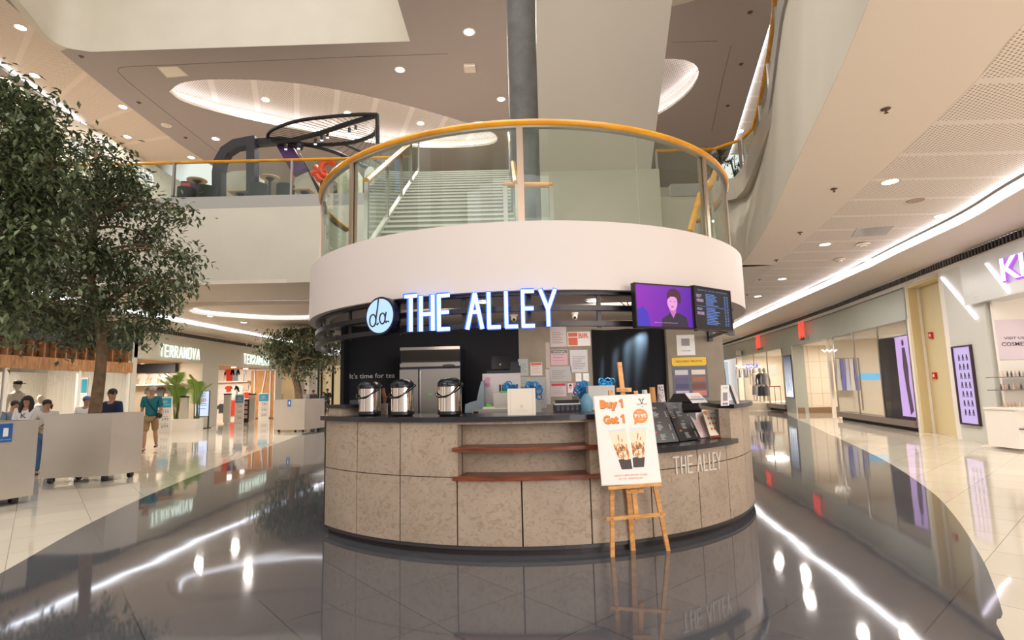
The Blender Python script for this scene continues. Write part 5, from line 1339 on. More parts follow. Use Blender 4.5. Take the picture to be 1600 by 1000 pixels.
# digital sale screen on a stand
a = inner(309, 668); a.x += .15; Y = a.y; w = ony(320, 640, Y).x - ony(298, 640, Y).x; zt, zb = ony(309, 611, Y).z, ony(309, 651, Y).z
t = thing('digital_screen', 'bright digital sale screen on a dark stand in front of the shop pillar', 'screen', a)
M = frame((a.x, Y, (zt + zb) / 2), (1, 0, 0), (0, 0, 1)); h = zt - zb
MB(M).box(-w / 2, w / 2, -h / 2, h / 2, -.06, 0).build('casing', M_blackp, t)
MB(M).box(-w * .47, w * .47, -h * .48, h * .48, 0, .004).build('display', emit('sale_display', (206, 222, 255), 1.15), t)
MB(M).text('-50', -w * .04, h * .14, h * .15, w * .6, w0=.005, bold=.02).text('%', w * .34, h * .12, h * .05, w0=.005).build('discount', emit('sale_pink', (226, 60, 110), .9), t)
m = MB(M)
for v_, l_ in ((.0, .3), (-.06, .34), (-.2, .25), (.3, .26), (.4, .2)): m.stroke((-l_ * w, v_ * h), (l_ * w, v_ * h), h * .02, .005, .007)
m.build('small_print', emit('sale_print', (110, 120, 200), .8), t)
MB().box(a.x - w / 2, a.x - w / 2 + .04, Y, Y + .06, 0, zb).box(a.x + w / 2 - .04, a.x + w / 2, Y, Y + .06, 0, zb).box(a.x - w / 2, a.x + w / 2, Y - .2, Y + .25, 0, .03).build('stand_frame', M_blackp, t)
# palm in a trough
def palm(base, h, n, label, spread=.9, m=None, seed=1, nm='palm', fr=None):
    random.seed(seed); t = thing(nm, label, 'plant', base); b = Vector(base)
    mm = m or mat('palm_green', (126, 158, 66), .6)
    st_ = MB(); fo = MB()
    for k in range(n):
        a = random.uniform(0, 2 * math.pi); s_ = random.uniform(.35, 1) * spread; hh = h * random.uniform(.75, 1)
        c0 = b + Vector((random.uniform(-.15, .15), random.uniform(-.1, .1), 0))
        hh *= random.uniform(.72, 1.1); P = [c0, c0 + Vector((math.cos(a) * s_ * .12, math.sin(a) * s_ * .12, hh * .45)), c0 + Vector((math.cos(a) * s_ * .4, math.sin(a) * s_ * .4, hh * .85)), c0 + Vector((math.cos(a) * s_ * .85, math.sin(a) * s_ * .85, hh * 1.02))]
        P = curve(P, 6); st_.tube(P, [.018 * (1 - i / len(P)) + .004 for i in range(len(P))], 5)
        for i in range(6, len(P)):
            for q in range(2):
                tt = (P[min(i + 1, len(P) - 1)] - P[i - 1]).normalized(); pp = P[i].lerp(P[i - 1], q * .5)
                for s2 in (-1, 1):
                    sd = tt.cross(Vector((0, 0, 1))).normalized() * s2; L_ = .34 * h / 1.6 * (1 - abs(i / len(P) - .6))
                    e_ = pp + sd * L_ * .8 + tt * L_ * .5 - Vector((0, 0, .2 * L_)); wd = tt * .02 * h / 1.6
                    fo.add([pp - wd, pp + wd, e_], [(0, 1, 2)])
    st_.build('stems', mat('palm_stem', (96, 104, 52), .6), t); o = fo.build('foliage', mm, t, raw=True); o['kind'] = 'stuff'
    return t
a = ony(276, 662, 24.2)
tag(MB().box(a.x - .8, a.x + 1.0, 24.0, 24.5, 0, .5).build('plant_trough', M_shopw), 'white trough holding the palm in the left shop entrance', 'planter')
palm((a.x - .05, 24.25, .45), 2.0, 9, 'green palm in the white trough of the left shop entrance, left plant', .85, seed=3)
palm((a.x + .85, 24.25, .45), 2.0, 6, 'green palm in the white trough of the left shop entrance, right plant', .7, seed=6)
# shop with the slatted timber header on the far left
lw(6, 21.2, 3.36, 4.16, .4, mat('dark_teal', (58, 72, 70), .6), 'wall_left_near_fascia')
lw(6, 21.2, 2.8, 3.36, .2, mat('brown_soffit', (120, 76, 48), .6), 'wall_left_near_recess', -.12)
sl_ = MB()
for k in range(36): sl_.box(WL - .12, WL + .06, 6.2 + k * .42, 6.24 + k * .42, 2.82, 3.34)
o = tag(sl_.build('timber_slats', M_tim), 'row of upright timber slats over the glass shop front at the far left', 'slats', kind='stuff')
lw(6, 21.2, 2.44, 2.82, .3, M_tim, 'wall_left_near_beam', .05)
struct(MB().box(WL - .01, WL, 6, 21.0, .1, 2.44).build('window_3', glass('shop_glass', (238, 240, 240), 1.6)))
for y in (8.5, 12, 15.9, 18.6, 21.0): struct(MB().box(WL - .05, WL + .03, y, y + .12, 0, 2.44).build('trim_mullion', M_shopw))
struct(MB().box(-20.5, -15.1, 6, 21.2, 2.9, 3.0).build('ceiling_left_near', mat('dark_shop_ceiling', (70, 62, 54), .7)))
M_plk = woodmat('white_plank', (206, 196, 182), (226, 218, 206), .6, (9, 9, .3))
struct(MB().box(-20.5, -14.9, 21.1, 21.2, 0, 2.9).build('wall_left_near_end', M_plk))
struct(MB().box(-18.2, -18.0, 14, 21.2, 0, 2.5).build('wall_left_near_partition', M_plk))
M_, w_, h_ = fpx(123, 590, 138, 650, 20.4)
po = thing('sale_poster', 'white poster stand with a teal panel behind the tree trunk', 'poster', (M_.translation.x, 20.4, 0))
MB(M_).box(-w_ / 2, w_ / 2, -M_.translation.z, h_ / 2, -.03, 0).build('board', M_paper, po); MB(M_).box(-w_ * .42, w_ * .42, h_ * .1, h_ * .46, 0, .004).build('teal_panel', mat('teal_panel', (20, 150, 176), .4), po)
mannequin(28, 596, 690, 17.0, M_w, None, 'headed mannequin in a white shirt and black cap in the far left shop window')
p = ony(28, 599, 17.0); tag(MB().lathe([(.1, -.03), (.12, .0), (.1, .07), (.03, .11)], p, 16).box(p.x - .02, p.x + .2, p.y - .07, p.y + .07, p.z - .02, p.z).build('baseball_cap', mat('cap_black', (40, 30, 32), .8), smooth=True), 'black cap on the head of the window mannequin at far left', 'cap')
mannequin(64, 617, 700, 17.6, M_w, None, 'bald white mannequin right of the capped one in the far left window')
for k, x in enumerate((8, 21, 34, 46, 56, 71, 88, 104)):
    q = ony(x, 568, 16.8 + k * .3); t = thing('track_spotlight', 'small bright track spotlight in the far left shop, %s' % ('leftmost', 'second from the left', 'third from the left', 'fourth from the left', 'fifth from the left', 'sixth from the left', 'seventh from the left', 'rightmost')[k], 'spotlight', q)
    MB().lathe([(.04, 0), (.04, .12)], q, 10).build('head', M_blackp, t); MB().sphere((q.x, q.y, q.z - .0), .05).build('lamp', M_down, t)
    MB().box(q.x - .01, q.x + .01, q.y - .01, q.y + .01, q.z + .1, 2.95).build('stem', M_blackp, t)
# far left glass shops
struct(MB().box(WL - .01, WL, 35.0, 40, .1, 3.5).build('window_4', glass('shop_glass', (238, 240, 240), 1.6)))
struct(MB().box(WL - .01, WL, 41.2, 43.6, .1, 3.6).build('window_5', glass('shop_glass', (238, 240, 240), 1.6)))
struct(MB().box(WL - .06, WL + .04, 42.3, 42.5, 0, 3.6).build('trim_mullion', M_blackp))
struct(MB().box(-20.5, -15.5, 39.7, 39.8, 0, 3.4).build('wall_left_far_inner', mat('warm_shop', (214, 180, 130), .6)))
# end of the concourse seen at the left of the kiosk
pts = [ony(x, 600, 43.5).x for x in (497, 532)]
struct(MB().box(pts[0], pts[1] + 1.5, 43.4, 43.6, .2, 3.6).build('window_6', mat('lit_shop_back', (236, 214, 170), .5, emis=(255, 226, 176), es=.35)))
for x in (497, 520, 534): q = ony(x, 600, 43.35); struct(MB().box(q.x - .08, q.x + .08, 43.3, 43.4, 0, 3.7).build('trim_mullion', M_blackp))
# plants upstairs on the right and at the top of the stairs
M_dkg = mat('dark_leaf', (44, 62, 36), .5)
def leafy(base, h, n, label, spread, seed, m=None):
    random.seed(seed); t = thing('potted_plant', label, 'plant', base); b = Vector(base); st_ = MB(); fo = MB()
    for k in range(n):
        a = random.uniform(0, 6.283); s_ = random.uniform(.1, 1) * spread; hh = h * random.uniform(.35, 1)
        tip = b + Vector((math.cos(a) * s_, math.sin(a) * s_ * .5, hh)); st_.tube([b + Vector((math.cos(a) * s_ * .2, 0, 0)), tip], [.02, .008], 5)
        for j in range(14):
            a2 = random.uniform(0, 6.283); el = random.uniform(-.3, .9); L_ = random.uniform(.14, .26) * h / 1.2; d = Vector((math.cos(a2) * math.cos(el), math.sin(a2) * math.cos(el), math.sin(el)))
            sd = d.cross(Vector((0, 0, 1))).normalized() * L_ * .1; o_ = tip - Vector((0, 0, random.uniform(0, .12))); m_ = o_ + d * L_ * .5
            fo.add([o_, m_ - sd, o_ + d * L_, m_ + sd], [(0, 1, 2, 3)])
    st_.build('stems', M_dkg, t); o = fo.build('foliage', m or M_dkg, t, raw=True); o['kind'] = 'stuff'
    MB().lathe([(spread * .35, -.3), (spread * .4, 0.02)], b, 16).build('pot', M_up, t)
    return t
p = ony(1118, 272, 15.2); leafy((p.x, 15.2, Z2 + .3), 1.25, 16, 'large dark leafy plant left of the handrail bend upstairs', .45, 1)
p = ony(1150, 272, 14.9); leafy((p.x, 14.9, Z2 + .3), .75, 12, 'smaller dark leafy plant in the corner of the upper handrail', .35, 2)
for k, (x, s_) in enumerate(((711, 1.0), (742, .7), (764, .9), (781, .7), (663, .6))):
    p = ony(x, 268, 15.5); leafy((p.x, 15.5, Z2 + .3), .42 * s_ + .12, 8, 'low spiky plant at the top of the stairs, %s' % ('largest of the middle ones', 'second one from the column side', 'third, close to the column', 'nearest to the column', 'leftmost by the stair rail')[k], .3, 10 + k)
# ------------------------------------------------------------ things on the kiosk counter
ZS = ZT + .045
def cpt(x, r, z=ZS, y=650):                      # point on the counter at radius r, seen at px x
    p = oncyl(x, y, r); return Vector((p.x, p.y, z))
M_pot = mat('airpot_steel', (222, 206, 192), .07, 1)
def airpot(x, r, label, turn, first=None):
    p = cpt(x, r); t = thing('airpot', label, 'airpot', p, 'steel airpots on the counter')
    ra = .115
    MB().lathe([(ra, .035), (ra, .295)], p, 32).build('body', M_pot, t, smooth=True)
    MB().lathe([(ra * .86, 0), (ra * .9, .012), (ra * .94, .014), (ra * 1.03, .02), (ra * 1.03, .045), (ra, .05)], p, 32).build('base_ring', M_blackp, t)
    MB().lathe([(ra * 1.03, .285), (ra * 1.05, .30), (ra * 1.02, .325), (ra * .8, .355), (ra * .5, .372), (ra * .2, .374)], p, 32).build('lid', M_blackp, t, smooth=True)
    d = Vector((math.sin(turn), -math.cos(turn), 0)); s_ = Vector((d.y, -d.x, 0))
    MB().hexa([p + d * ra * .6 + s_ * .02 + Vector((0, 0, .3)), p + d * ra * 1.35 + s_ * .016 + Vector((0, 0, .285)), p + d * ra * 1.35 - s_ * .016 + Vector((0, 0, .285)), p + d * ra * .6 - s_ * .02 + Vector((0, 0, .3))],
              [p + d * ra * .6 + s_ * .02 + Vector((0, 0, .34)), p + d * ra * 1.3 + s_ * .016 + Vector((0, 0, .315)), p + d * ra * 1.3 - s_ * .016 + Vector((0, 0, .315)), p + d * ra * .6 - s_ * .02 + Vector((0, 0, .34))]).build('spout', M_blackp, t)
    # carrying handle swung down in front
    P = []
    for k in range(17):
        a = math.pi * k / 16; P.append(p + Vector((math.cos(a) * ra * 1.09, -.03 - math.sin(a) * ra * 1.12, .262 - math.sin(a) * .06 + .045 * math.cos(a))))
    MB().tube(P, .0085, 8).build('handle', M_blackp, t, smooth=True)
    MB().sphere(P[0] + Vector((0, .01, 0)), .016).build('hinge', M_blackp, t, smooth=True); MB().sphere(P[-1] + Vector((0, .01, 0)), .016).build('hinge', M_blackp, t, smooth=True)
airpot(577.5, 2.82, 'steel airpot, leftmost of the three on the counter', R(-35))
airpot(629, 2.82, 'steel airpot, middle one of the three, in front of the fridge edge', R(-20))
airpot(703, 2.82, 'steel airpot, rightmost of the three, in front of the fridge door', R(-10))
# small holder and speaker at the left end
p = cpt(544, 2.75); t = thing('menu_holder', 'small black and white arch shaped stand left of the first airpot', 'holder', p)
MB().box(p.x - .045, p.x - .02, p.y - .03, p.y + .03, ZS, ZS + .115).box(p.x + .02, p.x + .045, p.y - .03, p.y + .03, ZS, ZS + .115).box(p.x - .045, p.x + .045, p.y - .03, p.y + .03, ZS + .09, ZS + .12).build('arch_body', M_white, t)
MB().box(p.x - .02, p.x + .02, p.y - .02, p.y + .03, ZS, ZS + .09).build('inner_panel', M_blackp, t)
p = cpt(557, 2.6); t = thing('dispenser_box', 'dark grey box with a round badge behind the leftmost airpot', 'box', p)
MB().box(p.x - .08, p.x + .1, p.y, p.y + .16, ZS, ZS + .16).build('body', mat('dark_grey_box', (58, 54, 56), .4), t); MB(frame((p.x, p.y - .001, ZS + .07), (1, 0, 0), (0, 0, 1))).disc(0, 0, .025, w1=.003).build('badge', M_steel, t)
p = cpt(600, 2.6); t = thing('hand_sculpture', 'small wooden hand figure between the two left airpots', 'figure', p)
MB().box(p.x - .035, p.x + .035, p.y - .02, p.y + .03, ZS, ZS + .12).build('stand', M_stone, t)
MB().tube([p + Vector((0, 0, .1)), p + Vector((.01, 0, .18)), p + Vector((-.01, 0, .25)), p + Vector((-.004, 0, .29))], [.012, .02, .02, .012], 8).tube([p + Vector((.015, 0, .16)), p + Vector((.035, 0, .2))], .009, 6).build('hand', mat('hand_wood', (150, 92, 64), .5), t, smooth=True)
# white napkin box
pL, pR = cpt(793.5, 2.86), cpt(837.5, 2.86); zt = ony(815, 607, pL.y).z
t = thing('napkin_box', 'cream white square box with a faint crest on the counter', 'box', (pL + pR) / 2)
MB().box(pL.x, pR.x, pL.y, pL.y + .17, ZS, zt).build('body', mat('cream_box', (226, 212, 194), .4), t)
MB().box(pL.x + .025, pL.x + .028, pL.y - .001, pL.y, ZS, zt).box(pR.x - .028, pR.x - .025, pL.y - .001, pL.y, ZS, zt).build('fold_line', mat('fold_line', (196, 180, 164), .5), t)
mc = MB(frame(((pL.x + pR.x) / 2, pL.y - .001, ZS + .06), (1, 0, 0), (0, 0, 1)))
mc.text('KITCHEN', 0, -.02, .014, .11).disc(0, .022, .016, w1=.0015).build('crest', mat('crest_ink', (206, 192, 174), .5), t)

# back work counter and what stands on it
wc = MB().box(ony(735, 600, 7.1).x, ony(1000, 600, 7.1).x, 6.95, 7.7, .0, 1.07)
tag(wc.build('work_counter', M_steel_d), 'steel work counter behind the front counter, mostly hidden', 'counter')
ZW = 1.07
a, b = ony(625, 543, 7.3), ony(718.5, 543, 7.3); zt = a.z
fz = thing('upright_fridge', 'tall stainless upright fridge with louvred top behind the airpots', 'fridge', ((a.x + b.x) / 2, 7.6, 0))
M_fr = mat('fridge_steel', (128, 122, 116), .3, .8)
MB().box(a.x, b.x, 7.34, 7.95, .1, zt).build('cabinet', mat('fridge_side', (40, 42, 56), .35, .4), fz)
z1_ = ony(660, 573, 7.3).z; z2_ = ony(660, 577, 7.3).z; xm = ony(655, 600, 7.3).x
gr = MB()
for k in range(6): z = lerp(zt - .07, z1_ + .07, k / 5); gr.add([(a.x + .02, 7.29, z), (b.x - .005, 7.29, z), (b.x - .005, 7.33, z + .03), (a.x + .02, 7.33, z + .03)], [(0, 1, 2, 3)]).box(a.x + .02, b.x - .005, 7.33, 7.338, z - .03, z + .03)
gr.build('louvres', M_fr, fz)
MB().box(a.x, b.x, 7.3, 7.34, zt - .04, zt).box(a.x, b.x, 7.3, 7.34, z1_, z1_ + .05).build('top_panel', M_fr, fz)
MB().box(xm + .01, b.x, 7.28, 7.34, .14, z2_).build('door', M_fr, fz); MB().box(a.x, xm - .01, 7.28, 7.34, .14, z2_).build('door', M_fr, fz)
MB().box(xm + .012, xm + .03, 7.26, 7.29, .7, z2_ - .02).build('handle', M_steel, fz)
MB(frame(ony(701, 571, 7.295), (1, 0, 0), (0, 0, 1))).disc(0, 0, .085, .018, 0, .004).build('badge', M_blackp, fz)
MB(frame(ony(672, 616, 7.275), (1, 0, 0), (0, 0, 1))).box(-.03, .03, -.01, .01, 0, .002).build('green_label', mat('green_label', (90, 150, 60), .5), fz)
# ice machine
a, b = ony(755, 584, 7.1), ony(813, 584, 7.1)
im = thing('ice_machine', 'grey steel ice machine with two round stickers and a vent grille', 'machine', ((a.x + b.x) / 2, 7.3, ZW))
MB().box(a.x, b.x, 7.1, 7.6, ZW, a.z).build('body', mat('machine_steel', (178, 168, 166), .35, .55), im)
g_ = MB()
for k in range(7): x = ony(780 + k * 4.4, 606, 7.09).x; g_.box(x, x + .024, 7.092, 7.1, ony(780, 612, 7.1).z, ony(780, 601, 7.1).z)
g_.build('vent_grille', M_slot, im)
for y in (593, 601): MB(frame(ony(762, y, 7.097), (1, 0, 0), (0, 0, 1))).disc(0, 0, .035, w1=.002).build('round_sticker', mat('sticker_plum', (168, 112, 140), .5), im)
MB().box(a.x - .01, a.x + .01, 7.08, 7.1, ZW, a.z).build('edge_trim', M_steel, im)
# laptop style monitor and boxes on it
a = ony(781, 583, 7.2); M = frame(ony(781.5, 566, 7.2), (1, 0, 0), (0, .25, 1))
mo = thing('monitor', 'black monitor seen from behind standing on the ice machine', 'monitor', a)
MB(M).box(-.115, .115, -.095, .085, -.03, 0).build('back_shell', M_blackp, mo); MB(M).disc(.0, -.03, .013, w1=.004).build('round_logo', M_steel, mo); MB().box(a.x - .17, a.x + .15, 7.12, 7.4, a.z, a.z + .03).build('base', M_blackp, mo)
a = ony(804, 583, 7.2); tag(MB().box(a.x - .06, a.x + .08, 7.2, 7.4, a.z, a.z + .1).box(a.x - .05, a.x + .06, 7.22, 7.38, a.z + .1, a.z + .15).build('printer', M_blackp), 'small black printer beside the monitor on the ice machine', 'printer')
# bagged bundle, tray, container
cl = MB(); random.seed(3); a = ony(742, 640, 6.95)
pts = [(726, 645), (727, 632), (733, 629), (745, 626), (748, 610), (752, 596), (756, 594), (757, 645)]
f = [ony(x, y, 6.85) for x, y in pts]; tri = tessellate_polygon([[Vector((q.x, q.z, 0)) for q in f]]); n_ = len(f)
cl.add(f + [q + Vector((0, .25, 0)) for q in f], [tuple(t_) for t_ in tri] + [tuple(k + n_ for k in t_) for t_ in tri] + [(i, (i + 1) % n_, (i + 1) % n_ + n_, i + n_) for i in range(n_)])
tag(cl.build('plastic_bag', mat('grey_bag', (112, 122, 130), .35), smooth=True), 'grey plastic bag slumped left of the ice machine', 'bag')
a, b = ony(738, 640, 6.3), ony(800, 648, 6.3)
sk = thing('scale_tray', 'flat steel appliance with a display in front of the ice machine', 'appliance', ((a.x + b.x) / 2, 6.4, ZS))
MB().box(a.x, b.x, 6.3, 6.62, 1.0, a.z + .0).build('body', M_steel, sk); MB().box(a.x + .01, a.x + .07, 6.292, 6.3, a.z - .05, a.z - .02).build('display', M_blackp, sk); MB().lathe([(.001, .02), (.09, .02), (.09, 0)], (a.x + .2, 6.45, a.z), 20).build('plate', M_white, sk)
p = ony(764, 640, 6.5); tag(MB().box(p.x - .03, p.x + .03, 6.5, 6.55, a.z, a.z + .06).build('green_timer', mat('green_plastic', (88, 176, 60), .4)), 'small green kitchen timer in front of the ice machine', 'timer')
a2, b2 = ony(771, 614, 6.4), ony(796, 614, 6.4); cn_ = thing('steel_container', 'steel container with green lid corner left of the cream box', 'container', ((a2.x + b2.x) / 2, 6.5, a.z))
MB().box(a2.x, b2.x, 6.4, 6.6, a.z, a2.z).build('body', M_steel, cn_); MB().box(a2.x + .08, b2.x, 6.39, 6.61, a2.z, a2.z + .02).build('lid', mat('green_plastic', (88, 176, 60), .4), cn_)
# clumps of blue cup carriers
M_blue = mat('blue_plastic', (24, 120, 178), .35); M_lblue = mat('light_blue_bag', (120, 170, 196), .3)
def clump(x0, x1, y0, y1, Y, label, seed, n=16):
    random.seed(seed); a, b = ony(x0, y0, Y), ony(x1, y1, Y); m = MB()
    for k in range(n):
        c = Vector((lerp(a.x, b.x, random.uniform(.15, .85)), Y + random.uniform(-.05, .06), lerp(b.z, a.z, random.uniform(.15, .85)))); r_ = random.uniform(.03, .05); t1_ = random.uniform(0, 6.28); ax = Vector((random.uniform(-.6, .6), 1, random.uniform(-.6, .6))).normalized(); u_ = ax.orthogonal().normalized(); v_ = ax.cross(u_)
        P = [c + (u_ * math.cos(q * .7854) + v_ * math.sin(q * .7854)) * r_ for q in range(9)]; m.tube(P, .008, 5, cap=False)
    o = tag(m.build('cup_carriers', M_blue, smooth=True), label, 'bag of cup carriers', kind='stuff'); return o
clump(788, 812, 598, 620, 6.5, 'clump of blue plastic cup carriers left behind the cream box', 1)
clump(819, 848, 596, 626, 6.4, 'clump of blue plastic cup carriers right behind the cream box', 2, 18)
clump(899, 918, 596, 622, 6.3, 'clump of blue plastic cup carriers left of the promotion board top', 3)
clump(932, 964, 592, 612, 6.6, 'clump of blue plastic cup carriers behind the easel mast', 4)
for (x0, x1, y0, y1, yb, lab) in ((789, 846, 592, 625, 6.62, 'work counter boxes'),):
    a, b = ony(790, 618, 6.7), ony(846, 650, 6.7); tag(MB().box(a.x, b.x, 6.7, 6.9, 1.0, a.z).build('storage_box', mat('kraft_grey', (150, 146, 142), .6)), 'pale storage box behind the cream napkin box', 'box')
a, b = ony(900, 619, 6.45), ony(968, 640, 6.45); tag(MB().box(a.x, b.x, 6.4, 6.9, 1.0, a.z).build('storage_box', mat('kraft_grey', (150, 146, 142), .6)), 'pale storage box behind the top of the promotion board', 'box')
a, b = ony(919, 603, 6.05), ony(962, 640, 6.05); tag(MB().box(a.x, b.x, 6.05, 6.3, ZS, a.z).build('white_tub', mat('tub_white', (214, 208, 200), .4)), 'white plastic tub behind the promotion board, under the easel mast', 'tub')
a, b = ony(911, 622, 5.7), ony(924, 647, 5.7); tag(MB().lathe([(.05, 0), (.065, .06), (.06, .13), (.02, .18)], ((a.x + b.x) / 2, 5.72, ZS), 12).build('plastic_bag', M_lblue, smooth=True), 'light blue plastic bag on the counter left of the promotion board', 'bag')
a, b = ony(867, 640, 5.75), ony(908, 634, 5.75)
tr = thing('black_crate', 'black slatted crate with white and black trays on top', 'crate', ((a.x + b.x) / 2, 5.85, ZS))
cr = MB().box(a.x, b.x, 5.75, 6.0, ZS, ZS + .07)
cr.build('body', mat('crate_navy', (34, 34, 46), .5), tr); sl_ = MB()
for k in range(4):
    for j in range(5): sl_.box(a.x + .02 + j * .05, a.x + .05 + j * .05, 5.744, 5.75, ZS + .012 + k * .014, ZS + .018 + k * .014)
sl_.build('slots', mat('slot_grey', (120, 120, 128), .5), tr)
MB().box(a.x, b.x, 5.75, 6.0, ZS + .07, ZS + .085).build('white_tray', M_paper, tr); MB().box(a.x + .02, b.x - .02, 5.77, 5.98, ZS + .085, ZS + .12).build('black_tray', M_blackp, tr)
# cup stacks by the board
def cups(x, y0, y1, Y, r_, m, label, rings=5, lid=False):
    a, b = ony(x, y0, Y), ony(x, y1, Y); t = thing('cup_stack', label, 'cup stack', (a.x, Y, ZS)); h = a.z - ZS; pr_ = []
    for k in range(rings): z = h * .35 * k / rings; pr_ += [(r_ * 1.12, z), (r_ * 1.12, z + .008), (r_ * 1.02, z + .01)]
    pr_ += [(r_ * 1.02, h * .36), (r_ * .78, h)]
    MB().lathe(pr_, (a.x, Y, ZS), 20).build('cups', m, t, smooth=False); return t, a, h
cups(1019, 605, 640, 6.0, .036, mat('kraft_cup', (206, 146, 78), .6), 'stack of tan paper cups right behind the promotion board')
t, a, h = cups(1032, 601, 640, 6.0, .04, mat('printed_cup', (214, 206, 206), .5), 'stack of printed white cups beside the tan cups'); random.seed(9)
m = MB()
for k in range(26): an = random.uniform(-2.6, -.5); z = ZS + random.uniform(.03, h * .95); rr_ = lerp(.046, .034, (z - ZS) / h) ; m.box(a.x + math.cos(an) * rr_ - .004, a.x + math.cos(an) * rr_ + .004, 6.0 + math.sin(an) * rr_ - .004, 6.0 + math.sin(an) * rr_ + .004, z, z + .012)
o = m.build('printed_marks', mat('cup_print', (120, 70, 84), .5), t); o['kind'] = 'stuff'
cups(1007, 609, 640, 6.0, .035, mat('clear_lid', (206, 206, 206), .2), 'short stack of clear domed lids beside the tan cups', 3)
# cash register and card
a, b = ony(1047, 632, 6.2), ony(1093, 632, 6.2)
ps = thing('cash_terminal', 'black cash terminal behind the menus at the right', 'terminal', ((a.x + b.x) / 2, 6.3, 1.14))
q = [ony(x, y, Y) for x, y, Y in ((1045, 628, 6.1), (1092, 628, 6.1), (1082, 614, 6.35), (1052, 615, 6.35))]
MB().hexa(q, [p_ + Vector((0, .03, -.06)) for p_ in q]).build('screen_head', M_blackp, ps); MB().box(a.x + .08, b.x - .05, 6.2, 6.5, 1.1, a.z + .02).build('base', M_blackp, ps)
q = [ony(x, y, Y) for x, y, Y in ((1068, 641, 5.8), (1096, 640, 5.8), (1088, 630, 5.95), (1066, 630, 5.95))]
MB().hexa(q, [p_ + Vector((0, .03, -.03)) for p_ in q]).build('customer_display', M_blackp, ps)
q = [ony(x, y, Y) for x, y, Y in ((1082, 630, 5.9), (1106, 629, 5.9), (1092, 614, 6.1), (1070, 615, 6.1))]
t = thing('promotion_card', 'small white card with red words resting on the black cash terminal', 'card', sum(q, Vector()) / 4)
nn = (q[1] - q[0]).cross(q[3] - q[0]).normalized() * .004
if nn.y > 0: nn = -nn
MB().hexa([p_ + nn for p_ in q], q).build('sheet', M_paper, t)
c_ = sum(q, Vector()) / 4; M = frame(c_ + nn * 1.3, q[1] - q[0], q[3] - q[0]); MB(M).text('COMPLETE YOUR', .0, .02, .014, .1).text('ORDER HERE', .0, -.0, .014, .1).build('red_words', mat('red_print', (196, 60, 54), .5), t)
MB(M).box(-.08, .075, -.055, -.025, 0, .001).build('blue_band', mat('blue_band', (120, 150, 190), .5), t)
# menus lying on the low ledge
def lying(px, label, cm, cat='menu', zt_=None, name='menu_sheet'):
    TL, TR, BR, BL = px
    zb = ZLEDGE + .008
    # push the foot onto the ledge
    bl = onz(BL[0], BL[1], zb); br = onz(BR[0], BR[1], zb)
    fn = Vector((-(br - bl).y, (br - bl).x, 0)).normalized(); po_ = bl + fn * .2; tl = onplane(*TL, po_, fn); tr = onplane(*TR, po_, fn)
    q = [bl, br, tr, tl]; t = thing(name, label, cat, (bl + br) / 2); n__ = (br - bl).cross(tl - bl).normalized() * .006
    if n__.y > 0: n__ = -n__
    MB().hexa([p_ + n__ for p_ in q], q).build('sheet', cm, t)
    W_ = (br - bl).length; c = sum(q, Vector()) / 4 + n__ * 1.2
    ex, ey = ((br - bl) + (tr - tl)) / 4, ((tl - bl) + (tr - br)) / 4
    M = Matrix(((ex.x, ey.x, n__.x * 30, c.x), (ex.y, ey.y, n__.y * 30, c.y), (ex.z, ey.z, n__.z * 30, c.z), (0, 0, 0, 1)))   # sheared to the sheet: u, v run -1..1
    return t, M
M_menu = mat('menu_black', (26, 24, 26), .3); M_mtext = mat('menu_text', (190, 184, 178), .5); M_mred = mat('menu_red', (206, 80, 60), .5)
def menu_lines(M, t, seed):
    random.seed(seed); m = MB(M)
    m.text('TEA', -.1, .72, .09, .5, d=.003).text('TEA', .0, -.02, .06, .3, d=.003)
    for v0 in (.5, -.15, -.62):
        for k in range(5): L_ = random.uniform(.25, .5); v = v0 - k * .06; m.stroke((-.3, v), (-.3 + L_, v), .022, 0, .003); m.stroke((.68, v), (.8, v), .022, 0, .003)
    for k in range(4): v = .48 - k * .1; m.stroke((-.88, v), (-.55, v), .02, 0, .003)
    o = m.build('menu_text', M_mtext, t); o['kind'] = 'stuff'
    MB(M).text('NEW', -.6, .22, .06, .3, d=.003).stroke((-.7, -.5), (-.5, -.5), .07, 0, .003).build('red_words', M_mred, t)
t, M = lying(((1002, 630), (1036.5, 629), (1060.5, 690), (1020, 693)), 'black menu sheet, left one, partly behind the promotion board', M_menu); menu_lines(M, t, 1)
t, M = lying(((1038, 629), (1067.5, 629), (1095, 685.5), (1062, 690)), 'black menu sheet, right one, beside the pink price list', M_menu); menu_lines(M, t, 2)
t, M = lying(((1070, 641), (1094, 640), (1110.5, 682), (1094, 684.5)), 'pink and white price list between black menu and cream menu', mat('pink_sheet', (232, 208, 208), .4))
m = MB(M); m.text('COFFEE SERIES', .2, .78, .07, 1.1, d=.003)
for k in range(13): m.stroke((-.7, .55 - k * .095), (-.1, .55 - k * .095), .018, 0, .003); m.stroke((.1, .55 - k * .095), (.7, .55 - k * .095), .018, 0, .003)
o = m.build('print_lines', mat('pink_print', (150, 110, 116), .5), t); o['kind'] = 'stuff'
t, M = lying(((1096, 641), (1125, 640), (1138.5, 681), (1110.5, 684.5)), 'cream menu with orange drink pictures in a wooden stand at the ledge end', mat('cream_sheet', (240, 228, 206), .4))
m = MB(M); m.text('MENU', 0, .7, .1, .6, d=.003).build('title', M_ink, t)
m = MB(M); random.seed(4)
for r_ in range(3):
    for c__ in range(5): m.disc(-.62 + c__ * .31, .35 - r_ * .38, .1, .09, 0, .003, 10)
m.prism([(-.98, .95), (-.6, .95), (-.7, .6), (-.98, .7)], 0, .003).prism([(.98, .95), (.7, .95), (.75, .6), (.98, .7)], 0, .003)
o = m.build('drink_pictures', mat('drink_orange', (214, 112, 44), .5), t); o['kind'] = 'stuff'
